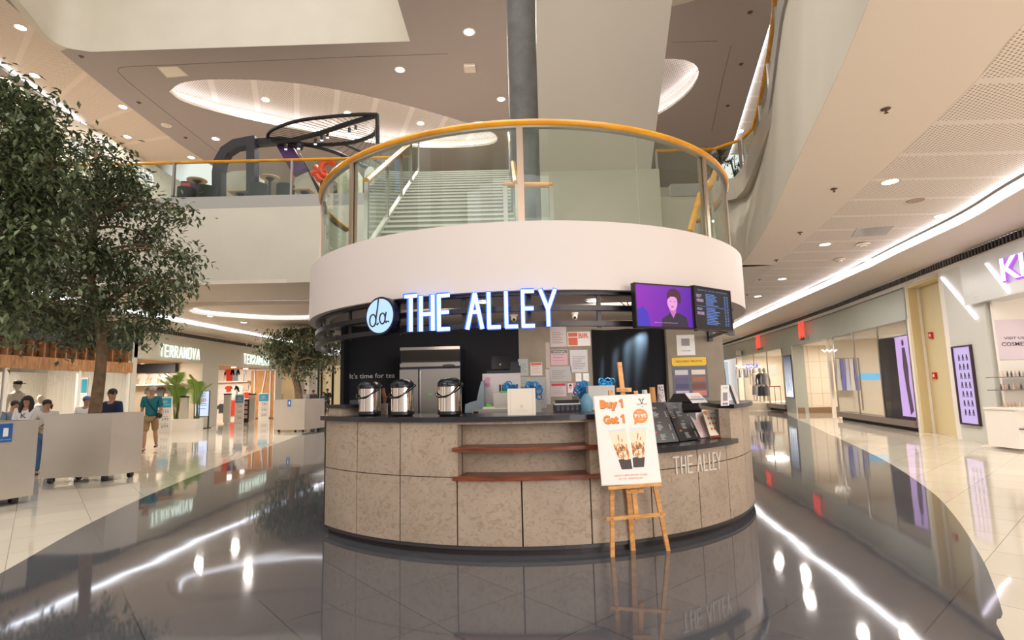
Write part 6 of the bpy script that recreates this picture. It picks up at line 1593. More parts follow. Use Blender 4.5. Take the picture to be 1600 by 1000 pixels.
MB(M).box(-1, 1, -1.06, -.9, 0, .02).build('wood_foot', M_redwood, t)
# stand and leaflets on the raised end
p = onz(1134, 634, 1.27); M = frame((p.x, p.y, 1.27 + .09), (.86, .5, 0), (0, -.1, 1))
t = thing('pay_stand', 'white table sign with coloured marks on the raised right end of the counter', 'sign', p)
MB(M).box(-.062, .062, -.09, .12, -.004, 0).build('sheet', M_paper, t)
m = MB(M); m.text('SCAN', 0, .095, .02, .07, w0=.001).box(-.035, .035, -.04, .045, .0, .001).build('grey_square', mat('grey_square', (150, 140, 144), .5), t)
for k, c in enumerate(((30, 60, 150), (200, 40, 60), (40, 60, 140))): MB(M).box(-.035 + k * .026, -.015 + k * .026, -.08, -.06, 0, .001).build('colour_mark', mat('cm%d' % k, c, .5), t)
p = onz(1147, 632, 1.27)
for k, (dx, c, tx) in enumerate(((-.02, (46, 40, 60), 'dark'), (.03, (226, 212, 206), 'pale'))):
    M = frame((p.x + dx, p.y + dx, 1.27 + .105), (.5, .86, 0), (-.3, 0, 1)); tag(MB(M).box(-.06, .06, -.1, .11, -.004, .004).build('leaflet', mat('leaf%d' % k, c, .4)), tx + ' leaflet leaning behind the white table sign on the raised end', 'leaflet')

# ------------------------------------------------------------ notices on the concrete wall
def notice(x0, y0, x1, y1, label, col=(204, 192, 188), head=None, lines=5, Y=YB - .022, ink=(130, 112, 112), name='wall_notice', seed=0):
    M, w, h = fpx(x0, y0, x1, y1, Y); t = thing(name, label, 'notice', M.translation); random.seed(seed + x0)
    MB(M).box(-w / 2, w / 2, -h / 2, h / 2, -.004, .002).build('sheet', mat('sheet_%d_%d_%d' % col, col, .35), t)
    if head: MB(M).box(-w * .46, w * .46, h * .28, h * .46, .002, .003).build('heading', mat('head_%d_%d_%d' % head, head, .5), t)
    if lines:
        m = MB(M)
        for k in range(lines): v = h * (.2 - k * .6 / lines); m.stroke((-w * .38, v), (w * random.uniform(.1, .38), v), h * .022, .002, .003)
        m.build('text_lines', mat('ink_%d_%d_%d' % ink, ink, .6), t)
    return t, M, w, h
notice(810, 561, 825, 587, 'pale calendar sheet at the left edge of the concrete wall', (176, 180, 176), None, 6)
notice(829, 566, 847, 587, 'small sheet with orange table lines near the concrete wall edge', (214, 204, 200), (206, 110, 80), 4, ink=(206, 120, 90))
notice(811, 589, 829, 604, 'grey green sheet below the calendar', (170, 176, 172), None, 3)
notice(830, 589, 853, 638, 'long pale sheet behind the right blue clump', (170, 166, 164), None, 7)
notice(853.5, 535, 858.5, 575, 'narrow upright paper strip, upper one', (186, 170, 162), None, 0)
notice(854, 577, 859, 632, 'narrow upright paper strip, lower one', (196, 184, 178), None, 0)
notice(860, 510, 884.5, 542, 'topmost plastic covered sheet on the concrete wall', (196, 180, 180), None, 7)
t, M, w, h = notice(887, 518, 922, 541, 'landscape sheet with orange blocks near the black cloth', (218, 208, 206), None, 0)
MB(M).box(-w * .46, -w * .06, -h * .44, h * .1, .002, .003).box(-w * .46, -w * .06, h * .16, h * .44, .002, .003).build('orange_block', mat('orange_ink', (220, 92, 54), .5), t); MB(M).text('BIR', w * .2, h * .22, h * .36, w * .44, w0=.001, bold=.03).build('orange_words', mat('orange_ink', (220, 92, 54), .5), t)
t, M, w, h = notice(861, 546, 886.5, 571, 'pink sheet with dark green heading', (206, 160, 168), (70, 84, 86), 3)
MB(M).text('WINNERS', 0, h * .37, h * .12, w * .8, w0=.003).build('heading_words', M_paper, t)
notice(891.5, 546.5, 917.5, 582, 'crumpled plastic covered sheet beside the black cloth', (196, 190, 194), None, 8)
notice(859, 572, 892.5, 596.5, 'grey certificate sheet with faint lines', (176, 170, 168), None, 5)
t, M, w, h = notice(861, 598, 884.5, 620, 'sheet with a red heading at the bottom of the concrete wall', (204, 184, 182), (196, 36, 60), 5)
t, M, w, h = notice(886.5, 598, 904, 614.5, 'small red card with a portrait of a woman', (206, 130, 140), None, 0)
MB(M).box(-w * .45, 0, -h * .45, h * .45, .002, .003).build('portrait_ground', mat('portrait_bg', (226, 206, 206), .5), t); MB(M).disc(-w * .22, h * .05, w * .1, h * .2, .003, .004, 12).build('portrait_face', mat('portrait_skin', (206, 160, 140), .5), t); MB(M).prism([(-w * .36, -h * .1), (-w * .34, h * .3), (-w * .22, h * .4), (-w * .1, h * .3), (-w * .08, -h * .1), (-w * .12, h * .18), (-w * .3, h * .2)], .004, .005).build('portrait_hair', M_ink, t)
for x, tx in ((899.5, 'left'), (911.5, 'right')):
    M, w, h = fpx(x, 583, x + 8.5, 596, YB - .022); t = thing('light_switch', tx + ' white switch plate above the blue clump on the concrete wall', 'switch', M.translation)
    MB(M).box(-w / 2, w / 2, -h / 2, h / 2, -.004, .012).build('plate', M_paper, t); MB(M).box(-w * .12, w * .12, -h * .16, h * .16, .012, .018).build('rocker', M_white, t)
YPL = YB - .142
t, M, w, h = notice(1058.5, 523, 1084.5, 555.5, 'white payment notice with grey square on the right concrete pillar', (224, 218, 214), None, 0, YPL)
MB(M).box(-w * .24, w * .22, -h * .04, h * .32, .002, .003).build('grey_square', mat('grey_square', (150, 140, 144), .5), t); MB(M).text('SCAN TO PAY', 0, -h * .28, h * .05, w * .5, w0=.002).build('caption', M_ink, t)
t, M, w, h = notice(1052.5, 557, 1103.5, 622, 'dark promotion poster with yellow header on the right concrete pillar', (44, 38, 60), (236, 190, 30), 0, YPL)
MB(M).box(-w * .49, w * .49, h * .3, h * .49, .002, .004).build('yellow_header', mat('yellow_head', (238, 192, 28), .5), t)
MB(M).text('DELIVERY PROMO', 0, h * .39, h * .05, w * .75, w0=.004).build('header_words', M_ink, t)
for k in range(8):
    c_ = k % 2; r_ = k // 2; col = ((206, 200, 210), (226, 214, 196), (96, 80, 130), (170, 96, 60), (70, 66, 110), (120, 60, 44), (200, 180, 216), (216, 120, 96))[k]
    MB(M).box((-w * .42 if c_ == 0 else w * .05), (-w * .05 if c_ == 0 else w * .44), h * (.06 - r_ * .17), h * (.18 - r_ * .17), .002, .004).build('offer_block', mat('offer_%d' % k, col, .5), t)

# ------------------------------------------------------------ easel with the promotion board
M_eas = woodmat('pine_wood', (206, 142, 80), (232, 172, 104), .45, (3, 3, 10))
fl = onz(957, 870.5, 0); frr = onz(1044, 861, 0); rear = onz(989, 860.5, 0)
topL = ony(955, 610, 5.02); topR = ony(994, 611, 5.0)
es = thing('easel', 'light pine display easel standing in front of the kiosk counter', 'easel', (fl + frr) / 2)
bdir = Vector((frr.x - fl.x, frr.y - fl.y, 0)).normalized(); bn = Vector((bdir.y, -bdir.x, 0))
def bar(a, b, w, d, name, m=M_eas, par=es, side=None):
    a, b = Vector(a), Vector(b); t_ = (b - a).normalized(); s_ = (side or bdir); s_ = (s_ - t_ * s_.dot(t_)).normalized(); n_ = t_.cross(s_)
    q = [a - s_ * w / 2 - n_ * d / 2, a + s_ * w / 2 - n_ * d / 2, a + s_ * w / 2 + n_ * d / 2, a - s_ * w / 2 + n_ * d / 2]
    return MB().hexa(q, [p + (b - a) for p in q]).build(name, m, par)
back = Vector((0, .035, 0))
bar(fl, topL + back, .038, .022, 'front_leg'); bar(frr, topR + back, .038, .022, 'front_leg')
rtop = ony(972, 640, 5.12)
rear.y = max(rear.y, fl.y + .06); bar(rear, rtop, .045, .022, 'rear_leg')
mt_ = ony(967.5, 566, 5.05); mb_ = ony(995, 812, 4.93)
bar(mb_, mt_, .042, .02, 'mast')
c1, c2 = ony(947.5, 811, 4.86), ony(1039, 803, 4.84)
bar(c1 + Vector((0, -.0, 0)), c2, .03, .018, 'cross_bar', side=Vector((0, 0, 1)))
l1, l2 = ony(950, 762.5, 4.80), ony(1033, 755.5, 4.80)
bar(l1, l2, .05, .024, 'board_ledge', side=Vector((0, 1, 0)))
k1, k2 = ony(978, 768, 4.86), ony(1005, 766, 4.86)
bar(k1, k2, .032, .04, 'ledge_block', side=Vector((0, 0, 1)))
k1, k2 = ony(963, 609, 5.0), ony(986, 609, 5.0)
bar(k1, k2, .036, .05, 'top_clamp', side=Vector((0, 0, 1)))
sc_ = MB()
for x, y, Y in ((957.5, 811, 4.84), (1034, 804, 4.82), (995, 808, 4.90), (985, 766, 4.83), (999, 765, 4.83), (969, 609, 4.96), (979, 609, 4.96)):
    p = ony(x, y, Y); MB().sphere(p, .006).build('screw', M_steel, es)
# board
bTL, bTR, bBR, bBL = ony(926.6, 618, 4.96), ony(1016.8, 615.5, 4.96), ony(1033, 754, 4.80), ony(940.5, 760, 4.80)
bd = thing('promotion_board', 'white promotion board with two drinks and orange words standing on the easel', 'board', (bBL + bBR) / 2)
ex = (bBR - bBL + bTR - bTL) / 2; ey = (bTL - bBL + bTR - bBR) / 2; W = ex.length; H = ey.length; cc = (bTL + bTR + bBR + bBL) / 4
M = frame(cc, ex, ey)
MB(M).box(-W / 2, W / 2, -H / 2, H / 2, -.012, 0).build('backing', mat('board_edge', (214, 204, 196), .4), bd)
MB(M).box(-W * .49, W * .49, -H * .49, H * .49, 0, .002).build('face', mat('board_face', (232, 222, 214), .3), bd)
U = lambda u, v: ((u - .5) * W, (.5 - v) * H)
m = MB(M); c_ = .035
def one(m, u, v, hh, ww, z0, z1):                 # the figure 1 with its flag
    h_, w_ = H * hh, W * ww; cu, cv = U(u, v)
    m.prism([(cu + a * w_, cv + b * h_) for a, b in ((-.05, -.5), (.42, -.5), (.42, .5), (.1, .5), (-.5, .28), (-.42, .1), (-.05, .22))], z0, z1)
for (t_, u, v, hh, ww) in (('Buy', .25, .115, .128, .3), ('1', .465, .098, .1, .065), ('Get', .26, .28, .098, .26), ('1', .465, .275, .1, .065)):
    one(m, u, v, hh, ww, .003, .006) if t_ == '1' else m.text(t_, *U(u, v), H * hh, W * ww, w0=.003, d=.003, bold=.05)
m.build('orange_words', mat('orange_print', (236, 132, 46), .5), bd)
m = MB(M)
for (t_, u, v, hh, ww) in (('Buy', .257, .12, .13, .304), ('1', .472, .103, .102, .07), ('Get', .267, .285, .1, .264), ('1', .472, .28, .102, .07)):
    one(m, u, v, hh, ww, .0025, .0035) if t_ == '1' else m.text(t_, *U(u, v), H * hh, W * ww, w0=.0025, d=.001, bold=.05)
m.build('word_shadow', mat('orange_dark', (150, 84, 50), .5), bd)
m = MB(M); m.disc(*U(.78, .255), W * .125, W * .125, .002, .004, 32).prism([U(.67, .3), U(.72, .33), U(.66, .355)], .002, .004); m.build('price_badge', mat('badge_orange', (238, 138, 60), .5), bd)
m = MB(M); m.text('NOW', *U(.77, .21), H * .022, W * .08, w0=.004).text('P195', *U(.78, .255), H * .045, W * .2, w0=.004, bold=.04).text('P390', *U(.78, .3), H * .018, W * .08, w0=.004).stroke(U(.73, .3), U(.83, .3), .0015, .005, .006); m.build('price', M_paper, bd)
def antlers(m, cu, cv, s):                        # small stag crest
    for sg in (-1, 1):
        for a_, b_ in (((0, -.1), (.25, .3)), ((.25, .3), (.5, 1.0)), ((.25, .3), (.12, .8)), ((.36, .6), (.7, .8)), ((.2, -.35), (1.0, -.5)), ((1.0, -.5), (1.2, -.2)), ((0, -.1), (.3, -.4))):
            m.stroke((cu + sg * a_[0] * s, cv + a_[1] * s), (cu + sg * b_[0] * s, cv + b_[1] * s), s * .1, .003, .0045)
    m.disc(cu, cv - s * .2, s * .12, s * .22, .003, .0045, 10); m.disc(cu, cv - s * 1.0, s * .1, s * .12, .003, .0045, 8)
m = MB(M); antlers(m, *U(.83, .1), W * .075); o = m.build('stag_crest', mat('crest_grey', (90, 84, 84), .5), bd)
M_milk = mat('milk_cream', (238, 214, 184), .4); M_tea = mat('tea_brown', (206, 128, 48), .4); M_pearl = mat('pearl_brown', (52, 30, 26), .4); M_rimc = mat('cup_rim', (206, 208, 220), .3)
for (TLx, TRx, BLx, BRx, y0, y1, y2, tx) in ((.2, .5, .36, .54, .39, .42, .835, 'left'), (.57, .86, .56, .74, .38, .42, .82, 'right')):
    cup = MB(M).prism([U(TLx, y0 + .02), U(TRx, y0 - .01 if tx == 'left' else y0), U(BRx + .0, y2), U(BLx, y2)], .002, .0028).build('cup_picture', M_milk, bd)
    fx = lambda u, v: U(lerp(lerp(TLx, TRx, u), lerp(BLx, BRx, u), v), lerp(y0 + .01, y2, v))
    MB(M).prism([fx(0, .0), fx(1, -.02), fx(1, .02), fx(0, .05)], .0028, .0034).build('cup_rim', M_rimc, cup)
    MB(M).prism([fx(0, .76), fx(.3, .74), fx(.6, .77), fx(1, .75), fx(1, 1), fx(0, 1)], .0028, .0036).build('pearls', M_pearl, cup)
    random.seed(12); m = MB(M)
    for k in range(44):
        u = random.uniform(.04, .92); v = random.uniform(.12, .66) if k % 4 == 0 else random.uniform(.36, .66); m.stroke(fx(u, v), fx(min(.97, max(.03, u + random.uniform(-.08, .08))), v + random.uniform(.06, .14)), W * random.uniform(.008, .022), .0028, .0033)
    o = m.build('tea_streaks', M_tea, cup); o['kind'] = 'stuff'
    m = MB(M); q = fx(.5, .5); antlers(m, q[0], q[1], W * .055); m.build('stag_crest', mat('crest_brown', (96, 76, 62), .5), cup)
MB(M).text('CREAM CHEESE BROWN SUGAR', *U(.5, .9), H * .018, W * .56, w0=.003).text('BUY 1 GET 1 MEDIUM OR LARGE', *U(.5, .935), H * .018, W * .4, w0=.003).build('small_print', mat('print_tan', (214, 130, 90), .5), bd)
# ------------------------------------------------------------ steel planters on castors
M_plant = mat('planter_steel', (208, 198, 186), .34, .6, noise=.05, nscale=1.5)
def planter(A, B, C, ztop, z0, label, sticker=None):
    A, B, C = Vector(A), Vector(B), Vector(C); D = A + C - B; q = [A, B, C, D]; c = sum(q, Vector()) / 4
    t = thing('steel_planter', label, 'planter', (c.x, c.y, 0))
    e = .03; m = MB()
    inn = [p.lerp(c, .06) for p in q]
    for i in range(4):
        j = (i + 1) % 4; m.hexa([Vector((p.x, p.y, z0)) for p in (q[i], q[j], inn[j], inn[i])], [Vector((p.x, p.y, ztop)) for p in (q[i], q[j], inn[j], inn[i])])
    m.prism([(p.x, p.y) for p in inn], z0, z0 + .05); m.build('body', M_plant, t)
    MB().prism([(p.x, p.y) for p in inn], ztop - .12, ztop - .08).build('soil', mat('soil', (54, 42, 34), .9), t)
    for p in [p_.lerp(c, .22) for p_ in q]:
        MB().tube([(p.x - .03, p.y, .055), (p.x + .03, p.y, .055)], .055, 12).build('castor', M_blackp, t)
        MB().box(p.x - .05, p.x + .05, p.y - .04, p.y + .04, .09, z0).build('castor_fork', M_steel_d, t)
    if sticker:
        f_, g_ = sticker; ex = (B - A).normalized(); p = A.lerp(B, f_); n = Vector((ex.y, -ex.x, 0)); M = frame((p.x + n.x * .004, p.y + n.y * .004, ztop - g_), ex, (0, 0, 1))
        s_ = MB(M).box(-.08, .08, -.13, .13, 0, .002).build('blue_sticker', mat('sticker_blue', (40, 92, 160), .4), t)
        MB(M).box(-.03, .03, -.05, .07, .002, .003).text('please stay off', 0, -.095, .018, .13, w0=.002).build('sticker_print', M_paper, s_)
    return t
zp1 = .1
A, B, C = onz(61.5, 748, zp1), onz(169.5, 743.5, zp1), onz(220, 736, zp1); ZP1 = ony(172, 645.5, B.y).z
C1 = (A + C) / 2
planter(A, B, C, ZP1, zp1, 'brushed steel planter on castors, the second from the left, holding the tall tree')
B0 = onz(51.5, 773.5, zp1); d0 = (onz(-80, 795, zp1) - B0).normalized(); A0 = B0 + d0 * 1.45; n0 = Vector((-d0.y, d0.x, 0)); n0 = n0 if n0.y > 0 else -n0; C0 = B0 + n0 * 1.45
ZP0 = ony(60, 656, B0.y).z
planter(A0, B0, C0, ZP0, zp1, 'steel planter with a blue sticker cut by the left edge of the picture', (.72, .16))
A2, B2, C2 = onz(427, 671.5, zp1), onz(475.5, 671.5, zp1), onz(491, 668.5, zp1); ZP2 = ony(450, 624, A2.y).z
C2 = B2 + Vector((.35, 1.2, 0))
planter(A2, B2, C2, ZP2, zp1, 'far steel planter with a blue sticker left of the kiosk', (.5, .15))

# ------------------------------------------------------------ trees
def leafmat(name, c1, c2):
    m = bpy.data.materials.new(name); m.use_nodes = True; nt = m.node_tree; b = nt.nodes['Principled BSDF']; b.inputs['Roughness'].default_value = .42
    tc = nt.nodes.new('ShaderNodeTexCoord'); n = nt.nodes.new('ShaderNodeTexNoise'); n.inputs['Scale'].default_value = 9; r = nt.nodes.new('ShaderNodeValToRGB')
    r.color_ramp.elements[0].position = .35; r.color_ramp.elements[1].position = .65; r.color_ramp.elements[0].color = srgb(*c1); r.color_ramp.elements[1].color = srgb(*c2)
    nt.links.new(tc.outputs['Object'], n.inputs['Vector']); nt.links.new(n.outputs['Fac'], r.inputs[0]); nt.links.new(r.outputs[0], b.inputs['Base Color'])
    return m
M_leaf = leafmat('fig_leaf', (52, 64, 44), (112, 122, 84)); M_bark = mat('bark', (124, 98, 74), .8, noise=.25, nscale=9, bump=.6)
def tree(name, label, Y, trunk, rad, clusters, n_per, leaf, dy, seed, base_z, zmax=99):
    random.seed(seed); P = [ony(x, y, Y) for x, y in trunk]; P[0].z = base_z
    t = thing(name, label, 'tree', P[0]); P = curve(P, 5); n_ = len(P)
    tr = MB().tube(P, [lerp(rad, rad * .3, i / (n_ - 1)) for i in range(n_)], 10)
    fo = MB(); br = MB()
    for cx, cy, rx, ry in clusters:
        c = ony(cx, cy, Y + random.uniform(-dy, dy)); RX = rx / F * Y; RZ = ry / F * Y
        # branch from the nearest lower trunk point
        cand = [p for p in P[n_ // 3:] if p.z < c.z + RZ * .5] or P[n_ // 3:n_ // 3 + 1]
        s_ = min(cand, key=lambda p: (p - c).length); mid = s_.lerp(c, .5) + Vector((0, 0, .12 * (c - s_).length))
        B_ = curve([s_, mid, c], 5); br.tube(B_, [lerp(rad * .32, rad * .07, i / (len(B_) - 1)) for i in range(len(B_))], 6)
        k_n = int(n_per * rx * ry / 1500)
        twigs = []
        for k in range(max(6, int(k_n / 16))):
            d = Vector((random.gauss(0, 1), random.gauss(0, 1), random.gauss(0, 1))).normalized(); r_ = random.random() ** .45
            e = c + Vector((d.x * RX, d.y * RX * .9, d.z * RZ)) * r_; twigs.append(e)
            br.tube([c.lerp(e, .1), e], [rad * .06, rad * .03], 4, cap=False)
        for k in range(k_n):
            e = random.choice(twigs); p = e + Vector((random.gauss(0, 1), random.gauss(0, 1), random.gauss(-.25, 1))) * leaf * 1.15
            p.z = min(p.z, zmax - random.random() * .15)
            a = random.uniform(0, 6.283); el = random.uniform(-1.3, .25 if p.z < zmax - .3 else -.3); d = Vector((math.cos(a) * math.cos(el), math.sin(a) * math.cos(el), math.sin(el)))
            L_ = leaf * random.uniform(.75, 1.25); sd = d.cross(Vector((0, 0, 1))).normalized() * L_ * .24; up = sd.cross(d).normalized() * L_ * .07
            fo.add([p, p + d * L_ * .45 - sd + up, p + d * L_, p + d * L_ * .45 + sd + up], [(0, 1, 2), (0, 2, 3)])
    tr.build('trunk', M_bark, t, smooth=True); b_o = br.build('branches', M_bark, t, smooth=True)
    o = fo.build('foliage', M_leaf, t, raw=True); o['kind'] = 'stuff'
    return t
Y1 = C1.y
tree('fig_tree', 'tall dark leaved indoor tree growing from the second steel planter', Y1, [(147, 650), (155, 596), (159, 545), (153, 490), (142, 430), (146, 370), (152, 300), (150, 240)], .11,
     [(148, 232, 28, 20), (190, 262, 30, 24), (206, 290, 30, 20), (140, 285, 36, 26), (168, 322, 44, 26), (110, 330, 40, 30), (222, 312, 22, 16), (262, 332, 24, 14), (292, 328, 18, 10), (228, 368, 38, 22), (272, 396, 26, 18), (300, 402, 14, 12), (262, 442, 36, 20), (286, 436, 18, 14), (232, 474, 36, 24), (212, 508, 30, 22), (250, 500, 16, 14), (150, 470, 46, 30), (95, 440, 46, 30), (112, 498, 46, 26), (60, 478, 44, 30), (40, 425, 40, 30), (145, 400, 46, 34), (192, 425, 42, 32), (28, 512, 34, 18), (170, 518, 34, 20), (120, 528, 26, 14), (128, 375, 36, 26), (75, 395, 40, 26)],
     820, .13, .75, 5, ZP1 - .12)
c0_ = (A0 + C0) / 2; Y0 = c0_.y
tree('fig_tree', 'dark leaved indoor tree at the left edge, growing from the nearest steel planter', Y0, [(-70, 660), (-60, 560), (-50, 480), (-30, 400), (-10, 320), (10, 240)], .12,
     [(14, 160, 34, 28), (55, 178, 34, 28), (72, 216, 28, 30), (28, 228, 44, 34), (84, 258, 26, 22), (40, 285, 50, 34), (85, 312, 36, 26), (25, 340, 46, 34), (5, 392, 38, 40), (58, 372, 42, 28), (-30, 250, 50, 60), (-40, 360, 50, 60), (2, 130, 18, 14), (20, 440, 30, 24), (-20, 470, 40, 40)],
     820, .13, .6, 9, ZP0 - .12)
tree('fig_tree', 'far indoor tree with forked trunk behind the left side of the kiosk', 23.4, [(467, 630), (465, 605), (459, 582), (462, 565), (468, 540), (470, 515)], .17,
     [(432, 532, 20, 12), (458, 520, 24, 12), (492, 516, 26, 12), (518, 528, 16, 12), (440, 550, 20, 12), (470, 541, 28, 14), (500, 546, 22, 14), (452, 566, 18, 11), (480, 563, 24, 12), (505, 566, 14, 10), (420, 545, 12, 8), (524, 548, 8, 10), (470, 580, 12, 8), (484, 528, 24, 10)],
     2300, .18, .8, 13, ZP2 - .12, 4.36)

# ------------------------------------------------------------ people
M_skin = mat('skin', (176, 128, 100), .55); M_hair = mat('dark_hair', (34, 26, 24), .6); M_hairg = mat('grey_hair', (176, 168, 160), .7)
def skinned(name, verts, edges, radii, m, parent, sub=2, root=0):
    me = bpy.data.meshes.new(name); me.from_pydata([tuple(v) for v in verts], edges, []); me.materials.append(m)
    o = bpy.data.objects.new(name, me); COL.objects.link(o)
    md = o.modifiers.new('skin', 'SKIN'); md.use_smooth_shade = True
    L = me.skin_vertices[0].data if me.skin_vertices else None
    if L is None:
        bm = bmesh.new(); bm.from_mesh(me); bm.verts.layers.skin.verify(); bm.to_mesh(me); bm.free(); L = me.skin_vertices[0].data
    for i, r_ in enumerate(radii):
        L[i].radius = r_ if isinstance(r_, tuple) else (r_, r_); L[i].use_root = (i == root)
    s_ = o.modifiers.new('sub', 'SUBSURF'); s_.levels = sub; s_.render_levels = sub
    adopt(o, parent); return o
def person(loc, rz, h, label, top=(220, 214, 206), legs=(190, 160, 120), hair=M_hair, stride=0, shorts=False, long_hair=False, arms=((.0, 0), (.0, 0)), bag=None, shoes=(60, 44, 36), skirt=False, cap=None, sleeve=.5, letter=None, pony=False, shirt_m=None):
    loc = Vector(loc); t = thing('person', label, 'person', loc); t.rotation_euler = (0, 0, 0)
    rot = Matrix.Rotation(rz, 3, 'Z')
    def L(x, y, z): return loc + rot @ Vector((x * h, y * h, z * h))
    hipw, shw = .052, .105
    V = [L(0, 0, .52), L(0, 0, .60), L(0, -.004, .70), L(0, 0, .785), L(0, -.004, .84), L(0, -.012, .875), L(0, -.016, .93), L(0, -.01, .965)]
    Rr = [(.085 * h, .062 * h), (.072 * h, .055 * h), (.084 * h, .062 * h), (.075 * h, .05 * h), (.03 * h, .03 * h), (.036 * h, .042 * h), (.044 * h, .054 * h), (.034 * h, .04 * h)]
    E = [(i, i + 1) for i in range(7)]
    legs_j = []
    for s_, f in ((-1, stride), (1, -stride)):
        b0 = len(V); knee = L(s_ * hipw, -f * .10 - .012, .275); ank = L(s_ * hipw, f * .02 - f * .14 + (.07 if f < 0 else 0), .045 + (.03 if f < 0 else 0))
        V += [L(s_ * hipw, 0, .49), knee, ank.lerp(knee, .55), ank]; Rr += [.048 * h, .031 * h, .033 * h, .019 * h]; E += [(0, b0), (b0, b0 + 1), (b0 + 1, b0 + 2), (b0 + 2, b0 + 3)]
        V += [ank + rot @ Vector((0, -.07 * h, -.028 * h))]; Rr += [.018 * h]; E += [(b0 + 3, b0 + 4)]; legs_j.append((V[b0], knee, ank, V[b0 + 4]))
    arm_j = []
    for s_, (fw, bend) in ((-1, arms[0]), (1, arms[1])):
        b0 = len(V); sh = L(s_ * shw, 0, .80); el = L(s_ * (shw + .028), .01 - fw * .06, .635); wr = L(s_ * (shw + .02 - bend * .07), -.03 - fw * .1 - bend * .11, .505 + bend * .13)
        V += [sh, el, wr]; Rr += [.034 * h, .024 * h, .016 * h]; E += [(3, b0), (b0, b0 + 1), (b0 + 1, b0 + 2)]
        d = (wr - el).normalized(); palm = wr + d * .045 * h; V += [palm]; Rr += [(.018 * h, .011 * h)]; E += [(b0 + 2, b0 + 3)]
        sd = (rot @ Vector((0, -1, 0))); sd = (sd - d * sd.dot(d)).normalized()
        for q, (o_, l_) in enumerate(((-.75, .036), (-.25, .043), (.25, .041), (.75, .032))):
            V += [palm + sd * o_ * .018 * h + d * .014 * h, palm + sd * o_ * .02 * h + d * l_ * h]; Rr += [.0058 * h, .0046 * h]; n_ = len(V); E += [(b0 + 3, n_ - 2), (n_ - 2, n_ - 1)]
        V += [palm + sd * .022 * h - d * .01 * h, palm + sd * .034 * h + d * .014 * h]; Rr += [.007 * h, .0055 * h]; n_ = len(V); E += [(b0 + 3, n_ - 2), (n_ - 2, n_ - 1)]
        arm_j.append((sh, el, wr))
    skinned('body', V, E, Rr, M_skin, t, 2)
    # face: eyes, brows, nose, mouth, ears
    hc = L(0, -.016, .93); ff = lambda x, y, z: hc + rot @ Vector((x * h, y * h, z * h))
    for s_ in (-1, 1):
        MB().sphere(ff(s_ * .018, -.047, .004), .0055 * h, n=8, m=6).build('eye', M_ink, t); MB().sphere(ff(s_ * .044, .004, -.002), .006 * h, .010 * h, .015 * h, 8, 6).build('ear', M_skin, t, smooth=True)
    MB().sphere(ff(0, -.056, -.008), .007 * h, .009 * h, .013 * h, 8, 6).build('nose', M_skin, t, smooth=True)
    MB().sphere(ff(0, -.05, -.026), .014 * h, .006 * h, .0035 * h, 8, 6).build('mouth', mat('lips', (150, 84, 76), .5), t)
    hb = MB().sphere(ff(0, .008, .016), .050 * h, .056 * h, .050 * h, 16, 10)
    if long_hair:
        for s_ in (-1, 1): hb.tube([ff(s_ * .038, .0, .02), ff(s_ * .052, .006, -.04), ff(s_ * .056, -.03, -.11), ff(s_ * .05, -.04, -.16)], [.022 * h, .026 * h, .024 * h, .012 * h], 8)
        hb.tube([ff(0, .04, .02), ff(0, .05, -.06), ff(0, .05, -.13)], [.04 * h, .05 * h, .03 * h], 8)
    if pony: hb.tube([ff(.02, .05, .02), ff(.05, .06, -.02), ff(.055, .05, -.07)], [.02 * h, .022 * h, .008 * h], 8)
    hb.build('hair', hair, t, smooth=True)
    if cap: MB().sphere(ff(0, .004, .022), .053 * h, .058 * h, .045 * h, 14, 8).box(ff(-.03, 0, 0).x, ff(.03, 0, 0).x, ff(0, -.1, 0).y, ff(0, -.03, 0).y, ff(0, 0, .018).z, ff(0, 0, .022).z).build('cap', mat('cap_%d' % cap[2], cap, .7), t, smooth=True)
    # shirt
    V = [L(0, 0, .50), L(0, 0, .58), L(0, -.004, .69), L(0, 0, .78), L(0, -.002, .842)]
    Rr = [(.097 * h, .075 * h), (.092 * h, .07 * h), (.098 * h, .074 * h), (.092 * h, .066 * h), (.05 * h, .046 * h)]; E = [(0, 1), (1, 2), (2, 3), (3, 4)]
    for sh, el, wr in arm_j:
        b0 = len(V); end = sh.lerp(el, .9 if sleeve >= .5 else .5) if sleeve < 1 else wr; V += [sh, sh.lerp(el, .5)] + ([el, end] if sleeve >= 1 else [end]); Rr += [.044 * h, .040 * h] + ([.034 * h, .026 * h] if sleeve >= 1 else [.038 * h]); E += [(3, b0)] + [(b0 + q, b0 + q + 1) for q in range(len(V) - b0 - 1)]
    skinned('shirt', V, E, Rr, mat('shirt_%d_%d_%d' % top, top, .8), t, 2)
    V = [L(0, 0, .535)]; Rr = [(.094 * h, .072 * h)]; E = []
    for hp, kn, an, ft in legs_j:
        b0 = len(V); 
        if shorts: V += [hp, hp.lerp(kn, .5), kn + Vector((0, 0, .01 * h))]; Rr += [.062 * h, .056 * h, .05 * h]
        else: V += [hp, kn, an]; Rr += [.06 * h, .042 * h, .03 * h]
        E += [(0, b0), (b0, b0 + 1), (b0 + 1, b0 + 2)]
    skinned('shorts' if shorts else 'trousers', V, E, Rr, mat('legs_%d_%d_%d' % legs, legs, .85), t, 2)
    for hp, kn, an, ft in legs_j:
        MB().tube([an + Vector((0, 0, .005 * h)) + rot @ Vector((0, .02 * h, -.02 * h)), an + rot @ Vector((0, -.03 * h, -.028 * h)), ft + rot @ Vector((0, -.012 * h, -.002 * h))], [.024 * h, .024 * h, .018 * h], 8, flat=.7).build('shoe', mat('shoe_%d' % shoes[0], shoes, .6), t, smooth=True)
